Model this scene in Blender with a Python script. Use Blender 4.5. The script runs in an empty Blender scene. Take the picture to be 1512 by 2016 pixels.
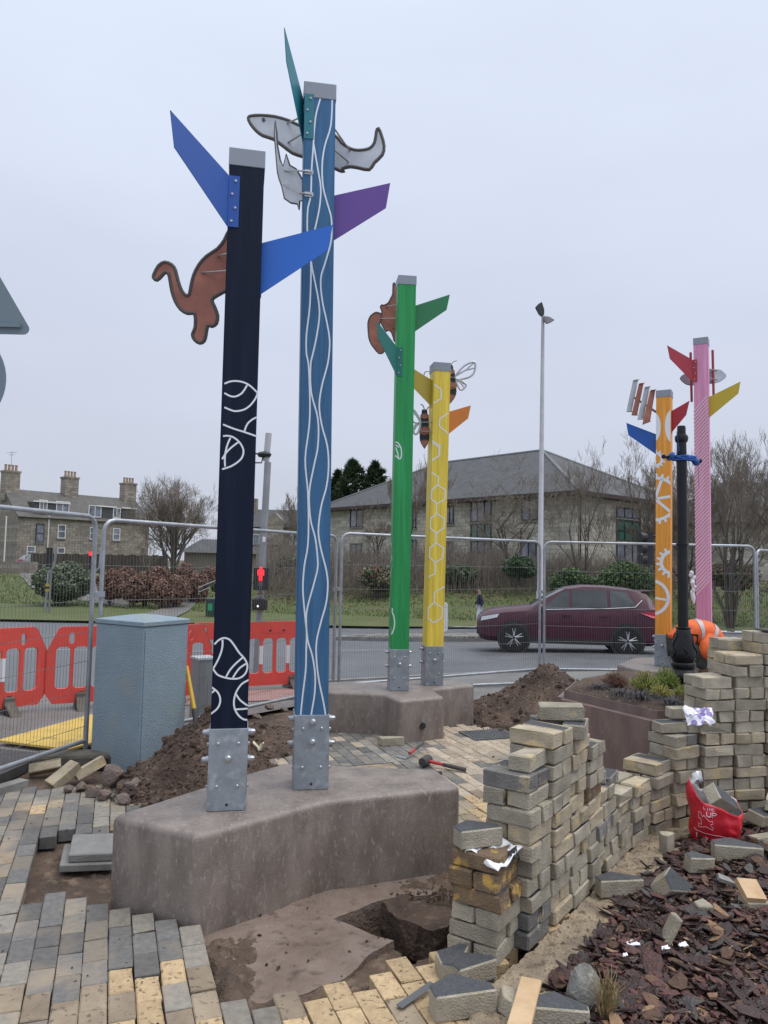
import bpy, bmesh, math, random
import numpy as np
from mathutils import Vector, Matrix, noise
from mathutils.geometry import tessellate_polygon

sc = bpy.context.scene
col = sc.collection
rad = math.radians
R = random.Random(7)

# ------------------------------------------------------------------ camera
F, CX, CY, CAM_H = 1456.0, 756.0, 1008.0, 1.8          # focal length in photo pixels, photo centre, eye height
PITCH, ROLL = rad(4.0), rad(1.1)
cam = bpy.data.cameras.new('camera')
cam.sensor_fit = 'VERTICAL'
cam.sensor_height = 32.0
cam.lens = 32.0 * F / 2016.0
cam.clip_start, cam.clip_end = 0.05, 3000
cam_ob = bpy.data.objects.new('camera', cam)
col.objects.link(cam_ob)
cam_ob.matrix_world = (Matrix.Translation((0, 0, CAM_H)) @ Matrix.Rotation(rad(90) + PITCH, 4, 'X')
                       @ Matrix.Rotation(ROLL, 4, 'Z'))
sc.camera = cam_ob

# ------------------------------------------------------------------ sky, sun, exposure (overcast winter day)
SUN_EL, SUN_AZ = rad(66), rad(95)
w = bpy.data.worlds.new('World'); sc.world = w; w.use_nodes = True
nt = w.node_tree; nt.nodes.clear()
N = nt.nodes.new; K = nt.links.new
out = N('ShaderNodeOutputWorld'); bg = N('ShaderNodeBackground')
sky = N('ShaderNodeTexSky'); sky.sky_type = 'NISHITA'; sky.sun_disc = False
sky.sun_elevation = SUN_EL; sky.sun_rotation = SUN_AZ; sky.air_density = 1.0; sky.dust_density = 3.0
skb = N('ShaderNodeVectorMath'); skb.operation = 'SCALE'; skb.inputs['Scale'].default_value = 0.09
tc = N('ShaderNodeTexCoord'); sep = N('ShaderNodeSeparateXYZ')
ramp = N('ShaderNodeValToRGB')                          # cloud deck: a little brighter overhead than at the horizon
ce = ramp.color_ramp.elements
ce[0].position = 0.0; ce[0].color = (0.50, 0.53, 0.61, 1)
ce[1].position = 1.0; ce[1].color = (1.30, 1.34, 1.42, 1)
e = ce.new(0.30); e.color = (0.55, 0.595, 0.715, 1)
e = ce.new(0.62); e.color = (0.67, 0.74, 0.875, 1)
mp = N('ShaderNodeMapping'); mp.inputs['Scale'].default_value = (1.2, 1.2, 3.2)
nz = N('ShaderNodeTexNoise'); nz.inputs['Scale'].default_value = 1.3; nz.inputs['Detail'].default_value = 5
nr = N('ShaderNodeMapRange'); nr.inputs['From Min'].default_value = 0.3; nr.inputs['From Max'].default_value = 0.7
nr.inputs['To Min'].default_value = 0.93; nr.inputs['To Max'].default_value = 1.06
cl = N('ShaderNodeVectorMath'); cl.operation = 'SCALE'
mx = N('ShaderNodeMix'); mx.data_type = 'RGBA'; mx.inputs['Factor'].default_value = 0.94
K(tc.outputs['Generated'], sep.inputs[0]); K(sep.outputs['Z'], ramp.inputs['Fac'])
K(tc.outputs['Generated'], mp.inputs['Vector']); K(mp.outputs['Vector'], nz.inputs['Vector'])
K(nz.outputs['Fac'], nr.inputs['Value']); K(ramp.outputs['Color'], cl.inputs[0]); K(nr.outputs['Result'], cl.inputs['Scale'])
K(sky.outputs['Color'], skb.inputs[0])
K(skb.outputs['Vector'], mx.inputs['A']); K(cl.outputs['Vector'], mx.inputs['B'])
K(mx.outputs['Result'], bg.inputs['Color']); bg.inputs['Strength'].default_value = 1.0
K(bg.outputs[0], out.inputs['Surface'])

sl = bpy.data.lights.new('sun', 'SUN'); sl.energy = 1.5; sl.angle = rad(50); sl.color = (1.0, 0.97, 0.93)
so = bpy.data.objects.new('sun', sl); col.objects.link(so)
so.rotation_euler = (rad(90) - SUN_EL, 0, rad(180) - SUN_AZ)

sc.view_settings.view_transform = 'Standard'; sc.view_settings.look = 'None'
sc.view_settings.exposure = 0.25; sc.view_settings.gamma = 1.0
sc.view_settings.use_curve_mapping = False
sc.cycles.use_denoising = True
sc.cycles.max_bounces = 6; sc.cycles.transparent_max_bounces = 12

# ------------------------------------------------------------------ measuring helpers (photo pixel -> place on site)
def ray(px, py):
    u = (px - CX) / F; v = -(py - CY) / F
    c, s = math.cos(ROLL), math.sin(ROLL)
    u2 = u * c - v * s; v2 = u * s + v * c
    return Vector((u2, math.cos(PITCH) - v2 * math.sin(PITCH), math.sin(PITCH) + v2 * math.cos(PITCH)))
EYE = Vector((0, 0, CAM_H))
def at(px, py, Y):
    r = ray(px, py); return EYE + r * (Y / r.y)
def gnd(px, py, z=0.0):
    r = ray(px, py); return EYE + r * ((z - CAM_H) / r.z)
def onplane(px, py, P, n):
    r = ray(px, py); return EYE + r * ((P - EYE).dot(n) / r.dot(n))
def proj(p):
    d = p - EYE
    yc = d.y * math.cos(PITCH) + d.z * math.sin(PITCH); vc = -d.y * math.sin(PITCH) + d.z * math.cos(PITCH)
    u2, v2 = d.x / yc, vc / yc
    c, s = math.cos(ROLL), math.sin(ROLL)
    return CX + (u2 * c + v2 * s) * F, CY - (-u2 * s + v2 * c) * F
def hz(x, y):
    """fall of the street away from the works site"""
    y0 = min(13, max(8, 10.5 + 0.45 * x)); t = y - y0
    if t <= 0: return 0.0
    z = -0.047 * t if t < 13 else -0.611 - 0.05 * (t - 13)
    return max(z, -1.2)
def inside(x, y, poly):
    r = False; j = len(poly) - 1
    for i in range(len(poly)):
        xi, yi = poly[i][:2]; xj, yj = poly[j][:2]
        if (yi > y) != (yj > y) and x < (xj - xi) * (y - yi) / (yj - yi) + xi: r = not r
        j = i
    return r
def fbm(x, y, z=0.0, o=4):
    return noise.fractal(Vector((x, y, z)), 1.0, 2.0, o)

# ------------------------------------------------------------------ mesh builder
class MB:
    def __init__(s): s.v = []; s.f = []; s.m = []
    def add(s, vs, fs, mi=0, T=None):
        o = len(s.v)
        s.v += [tuple(T @ Vector(v)) if T is not None else tuple(v) for v in vs]
        for f in fs: s.f.append([o + i for i in f]); s.m.append(mi)
        return s
    def box(s, c, d, rz=0, mi=0, T=None):
        x, y, z = d[0] / 2, d[1] / 2, d[2] / 2
        vs = [(-x,-y,-z),(x,-y,-z),(x,y,-z),(-x,y,-z),(-x,-y,z),(x,-y,z),(x,y,z),(-x,y,z)]
        M_ = Matrix.Translation(c) @ Matrix.Rotation(rz, 4, 'Z')
        if T is not None: M_ = T @ M_
        return s.add(vs, [(0,3,2,1),(4,5,6,7),(0,1,5,4),(1,2,6,5),(2,3,7,6),(3,0,4,7)], mi, M_)
    def prism(s, poly, z0, z1, mi=0, T=None):
        n = len(poly)
        vs = [(p[0], p[1], z0) for p in poly] + [(p[0], p[1], z1) for p in poly]
        fs = [list(range(n))[::-1], list(range(n, 2 * n))]
        fs += [(i, (i + 1) % n, n + (i + 1) % n, n + i) for i in range(n)]
        return s.add(vs, fs, mi, T)
    def slab(s, pts, nrm, th, mi=0):
        """planar outline pts (3D) given thickness th along nrm, centred"""
        n = len(pts); h = Vector(nrm).normalized() * th * 0.5
        vs = [Vector(p) + h for p in pts] + [Vector(p) - h for p in pts]
        tri = tessellate_polygon([[Vector(p) for p in pts]])
        fs = [tuple(t) for t in tri] + [tuple(n + i for i in t[::-1]) for t in tri]
        fs += [(i, n + i, n + (i + 1) % n, (i + 1) % n) for i in range(n)]
        return s.add(vs, fs, mi)
    def tube(s, pts, r, n=8, cap=True, mi=0, closed=False, T=None):
        pts = [Vector(p) for p in pts]; L = len(pts)
        rs = r if isinstance(r, (list, tuple)) else [r] * L
        vs = []; fs = []
        prev = None
        for i, p in enumerate(pts):
            if closed: d = pts[(i + 1) % L] - pts[i - 1]
            else: d = pts[min(i + 1, L - 1)] - pts[max(i - 1, 0)]
            if d.length < 1e-9: d = Vector((0, 0, 1))
            d.normalize()
            if prev is None:
                a = Vector((0, 0, 1)) if abs(d.z) < 0.9 else Vector((1, 0, 0))
                u = d.cross(a).normalized()
            else:
                u = (prev - d * prev.dot(d))
                u = u.normalized() if u.length > 1e-6 else d.orthogonal().normalized()
            prev = u; v = d.cross(u)
            for k in range(n):
                a = 2 * math.pi * k / n
                vs.append(p + (u * math.cos(a) + v * math.sin(a)) * rs[i])
        for i in range(L if closed else L - 1):
            j = (i + 1) % L
            for k in range(n):
                fs.append((i * n + k, i * n + (k + 1) % n, j * n + (k + 1) % n, j * n + k))
        if cap and not closed:
            fs.append(tuple(range(n))[::-1]); fs.append(tuple((L - 1) * n + k for k in range(n)))
        return s.add(vs, fs, mi, T)
    def lathe(s, prof, n=16, mi=0, T=None):
        vs = []; fs = []
        for r, z in prof:
            for k in range(n):
                a = 2 * math.pi * k / n; vs.append((r * math.cos(a), r * math.sin(a), z))
        for i in range(len(prof) - 1):
            for k in range(n):
                fs.append((i * n + k, i * n + (k + 1) % n, (i + 1) * n + (k + 1) % n, (i + 1) * n + k))
        fs.append(tuple(range(n))[::-1]); fs.append(tuple((len(prof) - 1) * n + k for k in range(n)))
        return s.add(vs, fs, mi, T)
    def mesh(s, name, mats, smooth=None):
        me = bpy.data.meshes.new(name)
        me.from_pydata([tuple(v) for v in s.v], [], s.f)
        for m in (mats if isinstance(mats, (list, tuple)) else [mats]): me.materials.append(m)
        if any(s.m): me.polygons.foreach_set('material_index', s.m)
        if smooth is not None:
            me.shade_smooth(); me.set_sharp_from_angle(angle=rad(smooth))
        me.update()
        return me
    def build(s, name, mats, parent=None, smooth=None, local=False):
        return link(s.mesh(name, mats, smooth), name, parent, local)

MW = {}
def link(me, name, parent=None, local=False):
    o = bpy.data.objects.new(name, me); col.objects.link(o)
    if parent is not None:
        o.parent = parent
        if not local and parent.name in MW: o.matrix_parent_inverse = MW[parent.name].inverted()
    return o
def tag(o, label, cat, group=None):
    o['label'] = label; o['category'] = cat
    if group: o['group'] = group
    return o
def struct(o): o['kind'] = 'structure'; return o
def stuff(o): o['kind'] = 'stuff'; return o
def thing(name, label, cat, loc=(0, 0, 0), rz=0.0, group=None):
    o = bpy.data.objects.new(name, None); col.objects.link(o)
    o.empty_display_size = 0.1
    o.location = loc; o.rotation_euler = (0, 0, rz)
    MW[o.name] = Matrix.Translation(loc) @ Matrix.Rotation(rz, 4, 'Z')
    return tag(o, label, cat, group)
def dup(root, loc, rz, label=None):
    """copy a thing that was built at the origin, with its parts and sub-parts"""
    r = root.copy(); col.objects.link(r); r.location = loc; r.rotation_euler = (0, 0, rz)
    if label: r['label'] = label
    for ch in list(root.children):
        c = ch.copy(); col.objects.link(c); c.parent = r
        for g in list(ch.children):
            d = g.copy(); col.objects.link(d); d.parent = c
    return r
def grid_sheet(name, x0, x1, y0, y1, nx, ny, zf, mat, smooth=True):
    xs = np.linspace(x0, x1, nx); ys = np.linspace(y0, y1, ny)
    vs = [(x, y, zf(x, y)) for y in ys for x in xs]
    fs = [(j * nx + i, j * nx + i + 1, (j + 1) * nx + i + 1, (j + 1) * nx + i) for j in range(ny - 1) for i in range(nx - 1)]
    me = bpy.data.meshes.new(name); me.from_pydata(vs, [], fs); me.materials.append(mat)
    if smooth: me.shade_smooth()
    return link(me, name)
def poly_sheet(name, poly, zf, mat, step=1.0):
    """flat-ish sheet over a polygon, subdivided so that it follows zf"""
    bm = bmesh.new()
    f = bm.faces.new([bm.verts.new((p[0], p[1], 0)) for p in poly])
    bmesh.ops.triangulate(bm, faces=[f])
    for _ in range(7):
        es = [e for e in bm.edges if e.calc_length() > step]
        if not es: break
        bmesh.ops.subdivide_edges(bm, edges=es, cuts=1)
        bmesh.ops.triangulate(bm, faces=bm.faces[:])
    for v in bm.verts: v.co.z = zf(v.co.x, v.co.y)
    bmesh.ops.recalc_face_normals(bm, faces=bm.faces[:])
    if sum(f.normal.z for f in bm.faces) < 0: bmesh.ops.reverse_faces(bm, faces=bm.faces[:])
    me = bpy.data.meshes.new(name); bm.to_mesh(me); bm.free(); me.materials.append(mat); me.shade_smooth()
    return link(me, name)

# ------------------------------------------------------------------ materials
MATS = {}
def M(name, c1, c2=None, rough=0.8, scale=4.0, detail=6, bump=0.0, bscale=60.0, metal=0.0, spec=0.4, rnd=0.0,
      island=0.0, stretch=None, lo=0.35, hi=0.65, c3=None, s3=30.0, t3=(0.62, 0.72), coat=0.0, emit=0.0, trans=0.0, rvar=0.0):
    m = bpy.data.materials.new(name); m.use_nodes = True; nt = m.node_tree
    b = nt.nodes['Principled BSDF']; N = nt.nodes.new; K = nt.links.new
    b.inputs['Roughness'].default_value = rough; b.inputs['Metallic'].default_value = metal
    b.inputs['Specular IOR Level'].default_value = spec
    if coat: b.inputs['Coat Weight'].default_value = coat; b.inputs['Coat Roughness'].default_value = 0.05
    if trans: b.inputs['Transmission Weight'].default_value = trans
    c1 = (*c1, 1)
    geo = N('ShaderNodeNewGeometry'); vec = geo.outputs['Position']
    if stretch:
        mp = N('ShaderNodeMapping'); mp.inputs['Scale'].default_value = stretch; K(vec, mp.inputs['Vector']); vec = mp.outputs['Vector']
    last = None
    if c2 is not None:
        nz = N('ShaderNodeTexNoise'); nz.inputs['Scale'].default_value = scale; nz.inputs['Detail'].default_value = detail
        nz.inputs['Roughness'].default_value = 0.62
        K(vec, nz.inputs['Vector'])
        mr = N('ShaderNodeMapRange'); mr.inputs['From Min'].default_value = lo; mr.inputs['From Max'].default_value = hi
        K(nz.outputs['Fac'], mr.inputs['Value'])
        mx = N('ShaderNodeMix'); mx.data_type = 'RGBA'; mx.inputs['A'].default_value = c1; mx.inputs['B'].default_value = (*c2, 1)
        K(mr.outputs['Result'], mx.inputs['Factor']); last = mx.outputs['Result']
        if rvar:
            rr = N('ShaderNodeMapRange'); rr.inputs['To Min'].default_value = rough; rr.inputs['To Max'].default_value = rough - rvar
            K(mr.outputs['Result'], rr.inputs['Value']); K(rr.outputs['Result'], b.inputs['Roughness'])
    if c3 is not None:
        n3 = N('ShaderNodeTexNoise'); n3.inputs['Scale'].default_value = s3; n3.inputs['Detail'].default_value = 4
        K(vec, n3.inputs['Vector'])
        m3 = N('ShaderNodeMapRange'); m3.inputs['From Min'].default_value = t3[0]; m3.inputs['From Max'].default_value = t3[1]
        K(n3.outputs['Fac'], m3.inputs['Value'])
        x3 = N('ShaderNodeMix'); x3.data_type = 'RGBA'; x3.inputs['B'].default_value = (*c3, 1)
        if last is None: x3.inputs['A'].default_value = c1
        else: K(last, x3.inputs['A'])
        K(m3.outputs['Result'], x3.inputs['Factor']); last = x3.outputs['Result']
    if rnd or island:
        src = N('ShaderNodeObjectInfo').outputs['Random'] if rnd else geo.outputs['Random Per Island']
        a = rnd or island
        rg = N('ShaderNodeMapRange'); rg.inputs['To Min'].default_value = 1 - a; rg.inputs['To Max'].default_value = 1 + a
        K(src, rg.inputs['Value'])
        sv = N('ShaderNodeVectorMath'); sv.operation = 'SCALE'; K(rg.outputs['Result'], sv.inputs['Scale'])
        if last is None: sv.inputs[0].default_value = c1[:3]
        else: K(last, sv.inputs[0])
        last = sv.outputs['Vector']
    if last is None: b.inputs['Base Color'].default_value = c1
    else: K(last, b.inputs['Base Color'])
    if bump:
        nb = N('ShaderNodeTexNoise'); nb.inputs['Scale'].default_value = bscale; nb.inputs['Detail'].default_value = 5
        K(vec, nb.inputs['Vector'])
        bp = N('ShaderNodeBump'); bp.inputs['Strength'].default_value = bump; bp.inputs['Distance'].default_value = 0.02
        K(nb.outputs['Fac'], bp.inputs['Height']); K(bp.outputs['Normal'], b.inputs['Normal'])
    if emit:
        b.inputs['Emission Color'].default_value = c1; b.inputs['Emission Strength'].default_value = emit
    MATS[name] = m
    return m

# ================================================================== MATERIAL LIBRARY
soil_m = M('soil', (0.115, 0.078, 0.058), (0.05, 0.035, 0.028), 0.95, 3.0, bump=1.0, bscale=45, c3=(0.19, 0.14, 0.105), s3=22, t3=(0.56, 0.74))
soil_dry_m = M('soil_dry', (0.155, 0.108, 0.078), (0.075, 0.053, 0.041), 0.95, 3.3, bump=1.0, bscale=65, c3=(0.25, 0.185, 0.13), s3=11, t3=(0.55, 0.75))
clod_m = M('clod', (0.125, 0.085, 0.062), (0.055, 0.04, 0.032), 0.95, 12.0, bump=0.8, bscale=90, island=0.4)
sand_m = M('sand_bed', (0.40, 0.32, 0.22), (0.22, 0.175, 0.13), 0.95, 5.0, bump=0.9, bscale=70, c3=(0.13, 0.10, 0.075), s3=18, t3=(0.55, 0.7))
asphalt_m = M('asphalt', (0.125, 0.13, 0.138), (0.085, 0.088, 0.094), 0.62, 0.7, bump=0.35, bscale=130, c3=(0.16, 0.165, 0.175), s3=60, t3=(0.5, 0.75), rvar=0.2)
footway_m = M('footway', (0.20, 0.195, 0.185), (0.125, 0.12, 0.115), 0.75, 1.1, bump=0.4, bscale=90, c3=(0.26, 0.25, 0.23), s3=35, t3=(0.55, 0.75), rvar=0.2)
kerb_m = M('kerb_concrete', (0.28, 0.275, 0.26), (0.17, 0.165, 0.155), 0.85, 3.0, bump=0.4, bscale=80, rnd=0.12)
grass_m = M('grass_ground', (0.075, 0.105, 0.03), (0.11, 0.125, 0.045), 0.95, 0.6, bump=0.6, bscale=30, c3=(0.12, 0.085, 0.045), s3=1.3, t3=(0.58, 0.7))
blade_m = M('grass_blade', (0.065, 0.11, 0.025), (0.12, 0.15, 0.045), 0.85, 0.7, island=0.35)
terrain_m = M('far_ground', (0.07, 0.085, 0.04), (0.09, 0.07, 0.05), 0.95, 0.15)
mat_grey = [M('paver_charcoal', (0.185, 0.178, 0.168), (0.125, 0.122, 0.117), 0.68, 30, bump=0.5, bscale=170, c3=(0.29, 0.235, 0.175), s3=2.2, t3=(0.50, 0.66), rnd=0.25),
            M('paver_grey', (0.29, 0.265, 0.225), (0.205, 0.187, 0.16), 0.7, 28, bump=0.5, bscale=170, c3=(0.33, 0.265, 0.19), s3=2.0, t3=(0.50, 0.66), rnd=0.22)]
mat_buff = [M('paver_buff', (0.58, 0.43, 0.25), (0.44, 0.32, 0.19), 0.85, 24, bump=0.5, bscale=170, c3=(0.17, 0.115, 0.075), s3=38, t3=(0.57, 0.68), rnd=0.14),
            M('paver_sandy', (0.36, 0.29, 0.205), (0.25, 0.195, 0.14), 0.85, 6, bump=0.5, bscale=150, c3=(0.14, 0.105, 0.08), s3=30, t3=(0.58, 0.7), rnd=0.18)]
mat_grey_s = [M('paver_charcoal_far', (0.185, 0.178, 0.168), (0.125, 0.122, 0.117), 0.8, 9, bump=0.45, bscale=160, c3=(0.25, 0.22, 0.175), s3=7, t3=(0.54, 0.72), island=0.25),
              M('paver_grey_far', (0.28, 0.258, 0.222), (0.20, 0.184, 0.16), 0.82, 8, bump=0.45, bscale=160, c3=(0.33, 0.28, 0.21), s3=6, t3=(0.54, 0.72), island=0.22)]
mat_buff_s = [M('paver_buff_far', (0.50, 0.415, 0.315), (0.40, 0.33, 0.25), 0.85, 7, bump=0.5, bscale=170, c3=(0.17, 0.115, 0.075), s3=30, t3=(0.58, 0.7), island=0.14),
              M('paver_sandy_far', (0.44, 0.37, 0.285), (0.345, 0.285, 0.22), 0.85, 6, bump=0.5, bscale=150, c3=(0.14, 0.105, 0.08), s3=30, t3=(0.58, 0.7), island=0.18)]
brick_ms = [M('stack_brick_grey', (0.44, 0.395, 0.31), (0.30, 0.268, 0.21), 0.88, 9, bump=0.6, bscale=110, c3=(0.48, 0.40, 0.25), s3=11, t3=(0.60, 0.68), rnd=0.16),
            M('stack_brick_buff', (0.50, 0.425, 0.305), (0.345, 0.29, 0.205), 0.88, 9, bump=0.6, bscale=110, c3=(0.56, 0.43, 0.23), s3=12, t3=(0.58, 0.66), rnd=0.15),
            M('stack_brick_dark', (0.25, 0.24, 0.22), (0.15, 0.146, 0.138), 0.85, 8, bump=0.6, bscale=110, c3=(0.42, 0.36, 0.25), s3=12, t3=(0.60, 0.68), rnd=0.18),
            M('stack_brick_brown', (0.235, 0.165, 0.10), (0.15, 0.105, 0.07), 0.9, 8, bump=0.7, bscale=100, c3=(0.55, 0.35, 0.10), s3=13, t3=(0.56, 0.66), rnd=0.1)]
face_dark_m = M('paver_dark_face', (0.075, 0.08, 0.088), (0.11, 0.115, 0.122), 0.7, 40, bump=0.8, bscale=240, c3=(0.30, 0.30, 0.30), s3=170, t3=(0.66, 0.74), rnd=0.2)
block_m = M('cast_concrete', (0.255, 0.212, 0.185), (0.15, 0.122, 0.105), 0.50, 3.8, spec=0.6, bump=0.25, bscale=110, stretch=(1.6, 1.6, 0.7), c3=(0.33, 0.29, 0.265), s3=32, t3=(0.55, 0.78), rvar=0.12)
planter_m = M('planter_concrete', (0.205, 0.142, 0.125), (0.13, 0.09, 0.082), 0.48, 3.0, spec=0.6, bump=0.2, bscale=120, stretch=(2.0, 2.0, 0.7), c3=(0.40, 0.34, 0.32), s3=28, t3=(0.64, 0.8))
footing_m = M('footing_concrete', (0.25, 0.195, 0.162), (0.16, 0.118, 0.094), 0.85, 3.5, bump=0.6, bscale=60, c3=(0.095, 0.068, 0.053), s3=12, t3=(0.55, 0.72))
steel_m = M('galvanised_steel', (0.36, 0.40, 0.44), (0.27, 0.305, 0.34), 0.42, 7, metal=0.55, spec=0.5, bump=0.08, bscale=40, c3=(0.47, 0.51, 0.54), s3=16, t3=(0.55, 0.75))
bolt_m = M('bolt_steel', (0.42, 0.44, 0.47), rough=0.33, metal=0.8)
tube_m = M('fence_tube', (0.42, 0.44, 0.47), (0.30, 0.32, 0.345), 0.42, 6, metal=0.55, spec=0.5, bump=0.05)
wire_m = M('fence_wire', (0.16, 0.165, 0.175), rough=0.5, metal=0.4)
cap_m = M('cap_grey', (0.26, 0.285, 0.325), rough=0.5, spec=0.5)
white_paint_m = M('white_paint', (0.74, 0.78, 0.82), rough=0.55)
rod_m = M('rod_steel', (0.36, 0.35, 0.34), rough=0.35, metal=0.8)
rim_m = M('panel_rim', (0.085, 0.075, 0.07), rough=0.6)
copper_m = M('copper_face', (0.42, 0.165, 0.11), (0.27, 0.10, 0.07), 0.42, 5, metal=0.25, spec=0.5)
silver_m = M('silver_face', (0.55, 0.57, 0.60), (0.42, 0.44, 0.47), 0.4, 7, metal=0.4, spec=0.5)
black_m = M('black_plastic', (0.025, 0.026, 0.028), rough=0.5)
rubber_m = M('rubber', (0.055, 0.055, 0.058), (0.09, 0.085, 0.08), 0.8, 8, bump=0.3)
red_m = M('barrier_red', (0.78, 0.085, 0.062), (0.66, 0.075, 0.058), 0.45, 3, bump=0.06, bscale=20, c3=(0.42, 0.13, 0.10), s3=5, t3=(0.6, 0.8))
band_m = M('reflective_band', (0.72, 0.74, 0.76), rough=0.4)
foot_m = M('recycled_rubber', (0.15, 0.135, 0.11), (0.09, 0.082, 0.07), 0.85, 6, bump=0.4, bscale=60)
cab_m = M('cabinet_paint', (0.26, 0.335, 0.39), (0.225, 0.295, 0.345), 0.62, 4, bump=0.55, bscale=85, c3=(0.27, 0.32, 0.32), s3=3.2, t3=(0.56, 0.72))
cab2_m = M('cabinet_grey', (0.21, 0.225, 0.235), rough=0.5)
lampblack_m = M('lamp_post_black', (0.010, 0.010, 0.012), (0.016, 0.016, 0.018), 0.38, 6, spec=0.3, bump=0.1, bscale=30)
galvpole_m = M('pale_pole', (0.50, 0.50, 0.52), (0.42, 0.42, 0.44), 0.5, 2, metal=0.2)
signback_m = M('sign_back', (0.17, 0.215, 0.245), rough=0.5, metal=0.2)
wood_m = M('raw_wood', (0.60, 0.43, 0.26), (0.46, 0.31, 0.175), 0.75, 6, stretch=(1, 1, 1), bump=0.2, bscale=50)
yellow_board_m = M('yellow_board', (0.66, 0.46, 0.10), (0.52, 0.36, 0.09), 0.6, 3, bump=0.15, bscale=40, c3=(0.30, 0.21, 0.08), s3=6, t3=(0.6, 0.75))
paper_m = M('white_paper', (0.80, 0.81, 0.84), rough=0.6)
purple_m = M('purple_print', (0.24, 0.19, 0.42), rough=0.6)
slate_m = M('slate_roof', (0.085, 0.088, 0.092), (0.055, 0.058, 0.062), 0.7, 1.3, bump=0.5, bscale=14, c3=(0.13, 0.13, 0.13), s3=6, t3=(0.55, 0.75))
window_glass_m = M('window_glass', (0.30, 0.32, 0.40), (0.10, 0.11, 0.13), 0.12, 0.7, spec=0.8)
frame_white_m = M('frame_white', (0.72, 0.72, 0.72), rough=0.5)
frame_dark_m = M('frame_dark', (0.045, 0.04, 0.04), rough=0.5)

def brick_wall_mat(name, c1, c2, mortar, bw, bh, xs):
    """coursed masonry for far walls: courses along a given horizontal direction"""
    m = M(name, c1, c2, 0.9, 2.0); nt = m.node_tree; b = nt.nodes['Principled BSDF']
    N = nt.nodes.new; K = nt.links.new
    geo = N('ShaderNodeNewGeometry'); dt = N('ShaderNodeVectorMath'); dt.operation = 'DOT_PRODUCT'
    dt.inputs[1].default_value = xs
    sp = N('ShaderNodeSeparateXYZ'); cb = N('ShaderNodeCombineXYZ')
    K(geo.outputs['Position'], dt.inputs[0]); K(geo.outputs['Position'], sp.inputs[0])
    K(dt.outputs['Value'], cb.inputs['X']); K(sp.outputs['Z'], cb.inputs['Y'])
    br = N('ShaderNodeTexBrick'); br.inputs['Scale'].default_value = 1.0
    br.inputs['Brick Width'].default_value = bw; br.inputs['Row Height'].default_value = bh
    br.inputs['Mortar Size'].default_value = bh * 0.06; br.inputs['Color1'].default_value = (1.15, 1.15, 1.15, 1)
    br.inputs['Color2'].default_value = (0.72, 0.72, 0.72, 1); br.inputs['Mortar'].default_value = (mortar, mortar, mortar, 1)
    K(cb.outputs[0], br.inputs['Vector'])
    src = b.inputs['Base Color'].links[0].from_socket
    mu = N('ShaderNodeMix'); mu.data_type = 'RGBA'; mu.blend_type = 'MULTIPLY'; mu.inputs['Factor'].default_value = 1.0
    K(src, mu.inputs['A']); K(br.outputs['Color'], mu.inputs['B']); K(mu.outputs['Result'], b.inputs['Base Color'])
    return m

# ================================================================== GROUND
PITS = [[(-1.93, 4.12), (-2.19, 4.93), (-1.9, 4.98), (-1.45, 5.02), (-1.25, 5.3), (-0.6, 5.2), (0.4, 5.1), (0.62, 4.85), (0.78, 4.45), (0.62, 4.0),
         (0.42, 3.64), (0.27, 3.56), (0.18, 3.50), (0.0, 3.40), (-0.2, 3.26), (-0.40, 3.17), (-0.6, 3.08), (-0.84, 3.71)]]
TRENCH = [(-0.235, 4.06), (0.11, 3.82), (0.18, 3.72), (0.36, 3.78), (0.52, 4.12), (0.40, 4.30), (0.02, 4.30)]
FOOTING = [(-0.90, 3.86), (-0.30, 4.45), (0.40, 4.70), (0.60, 4.55), (0.30, 4.36), (0.03, 4.29), (-0.225, 4.06), (0.09, 3.83), (-0.04, 3.70), (-0.09, 3.58), (-0.16, 3.47), (-0.34, 3.35), (-0.62, 3.22), (-0.80, 3.60)]
STACKLINE = [(0.50, 3.30), (0.74, 3.59), (0.90, 3.82), (1.06, 4.03), (1.37, 4.50), (1.76, 5.05), (2.18, 5.42), (2.95, 5.68)]
PAVE = [(-3.4, 2.3), (0.2, 2.3)] + STACKLINE[:7] + [(2.0, 6.0), (1.55, 6.6), (1.62, 8.1), (1.12, 8.55), (-0.5, 8.3),
        (-1.5, 7.8), (-1.2, 6.6), (-2.0, 6.0), (-2.82, 5.95), (-3.4, 5.2)]
BARK = [(0.62, 2.9), (0.674, 3.17), (0.889, 3.53), (1.19, 3.99), (1.556, 4.51), (1.96, 5.0), (2.3, 5.28), (3.4, 5.6), (4.2, 4.0), (3.4, 2.2), (0.9, 2.2)]

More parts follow.
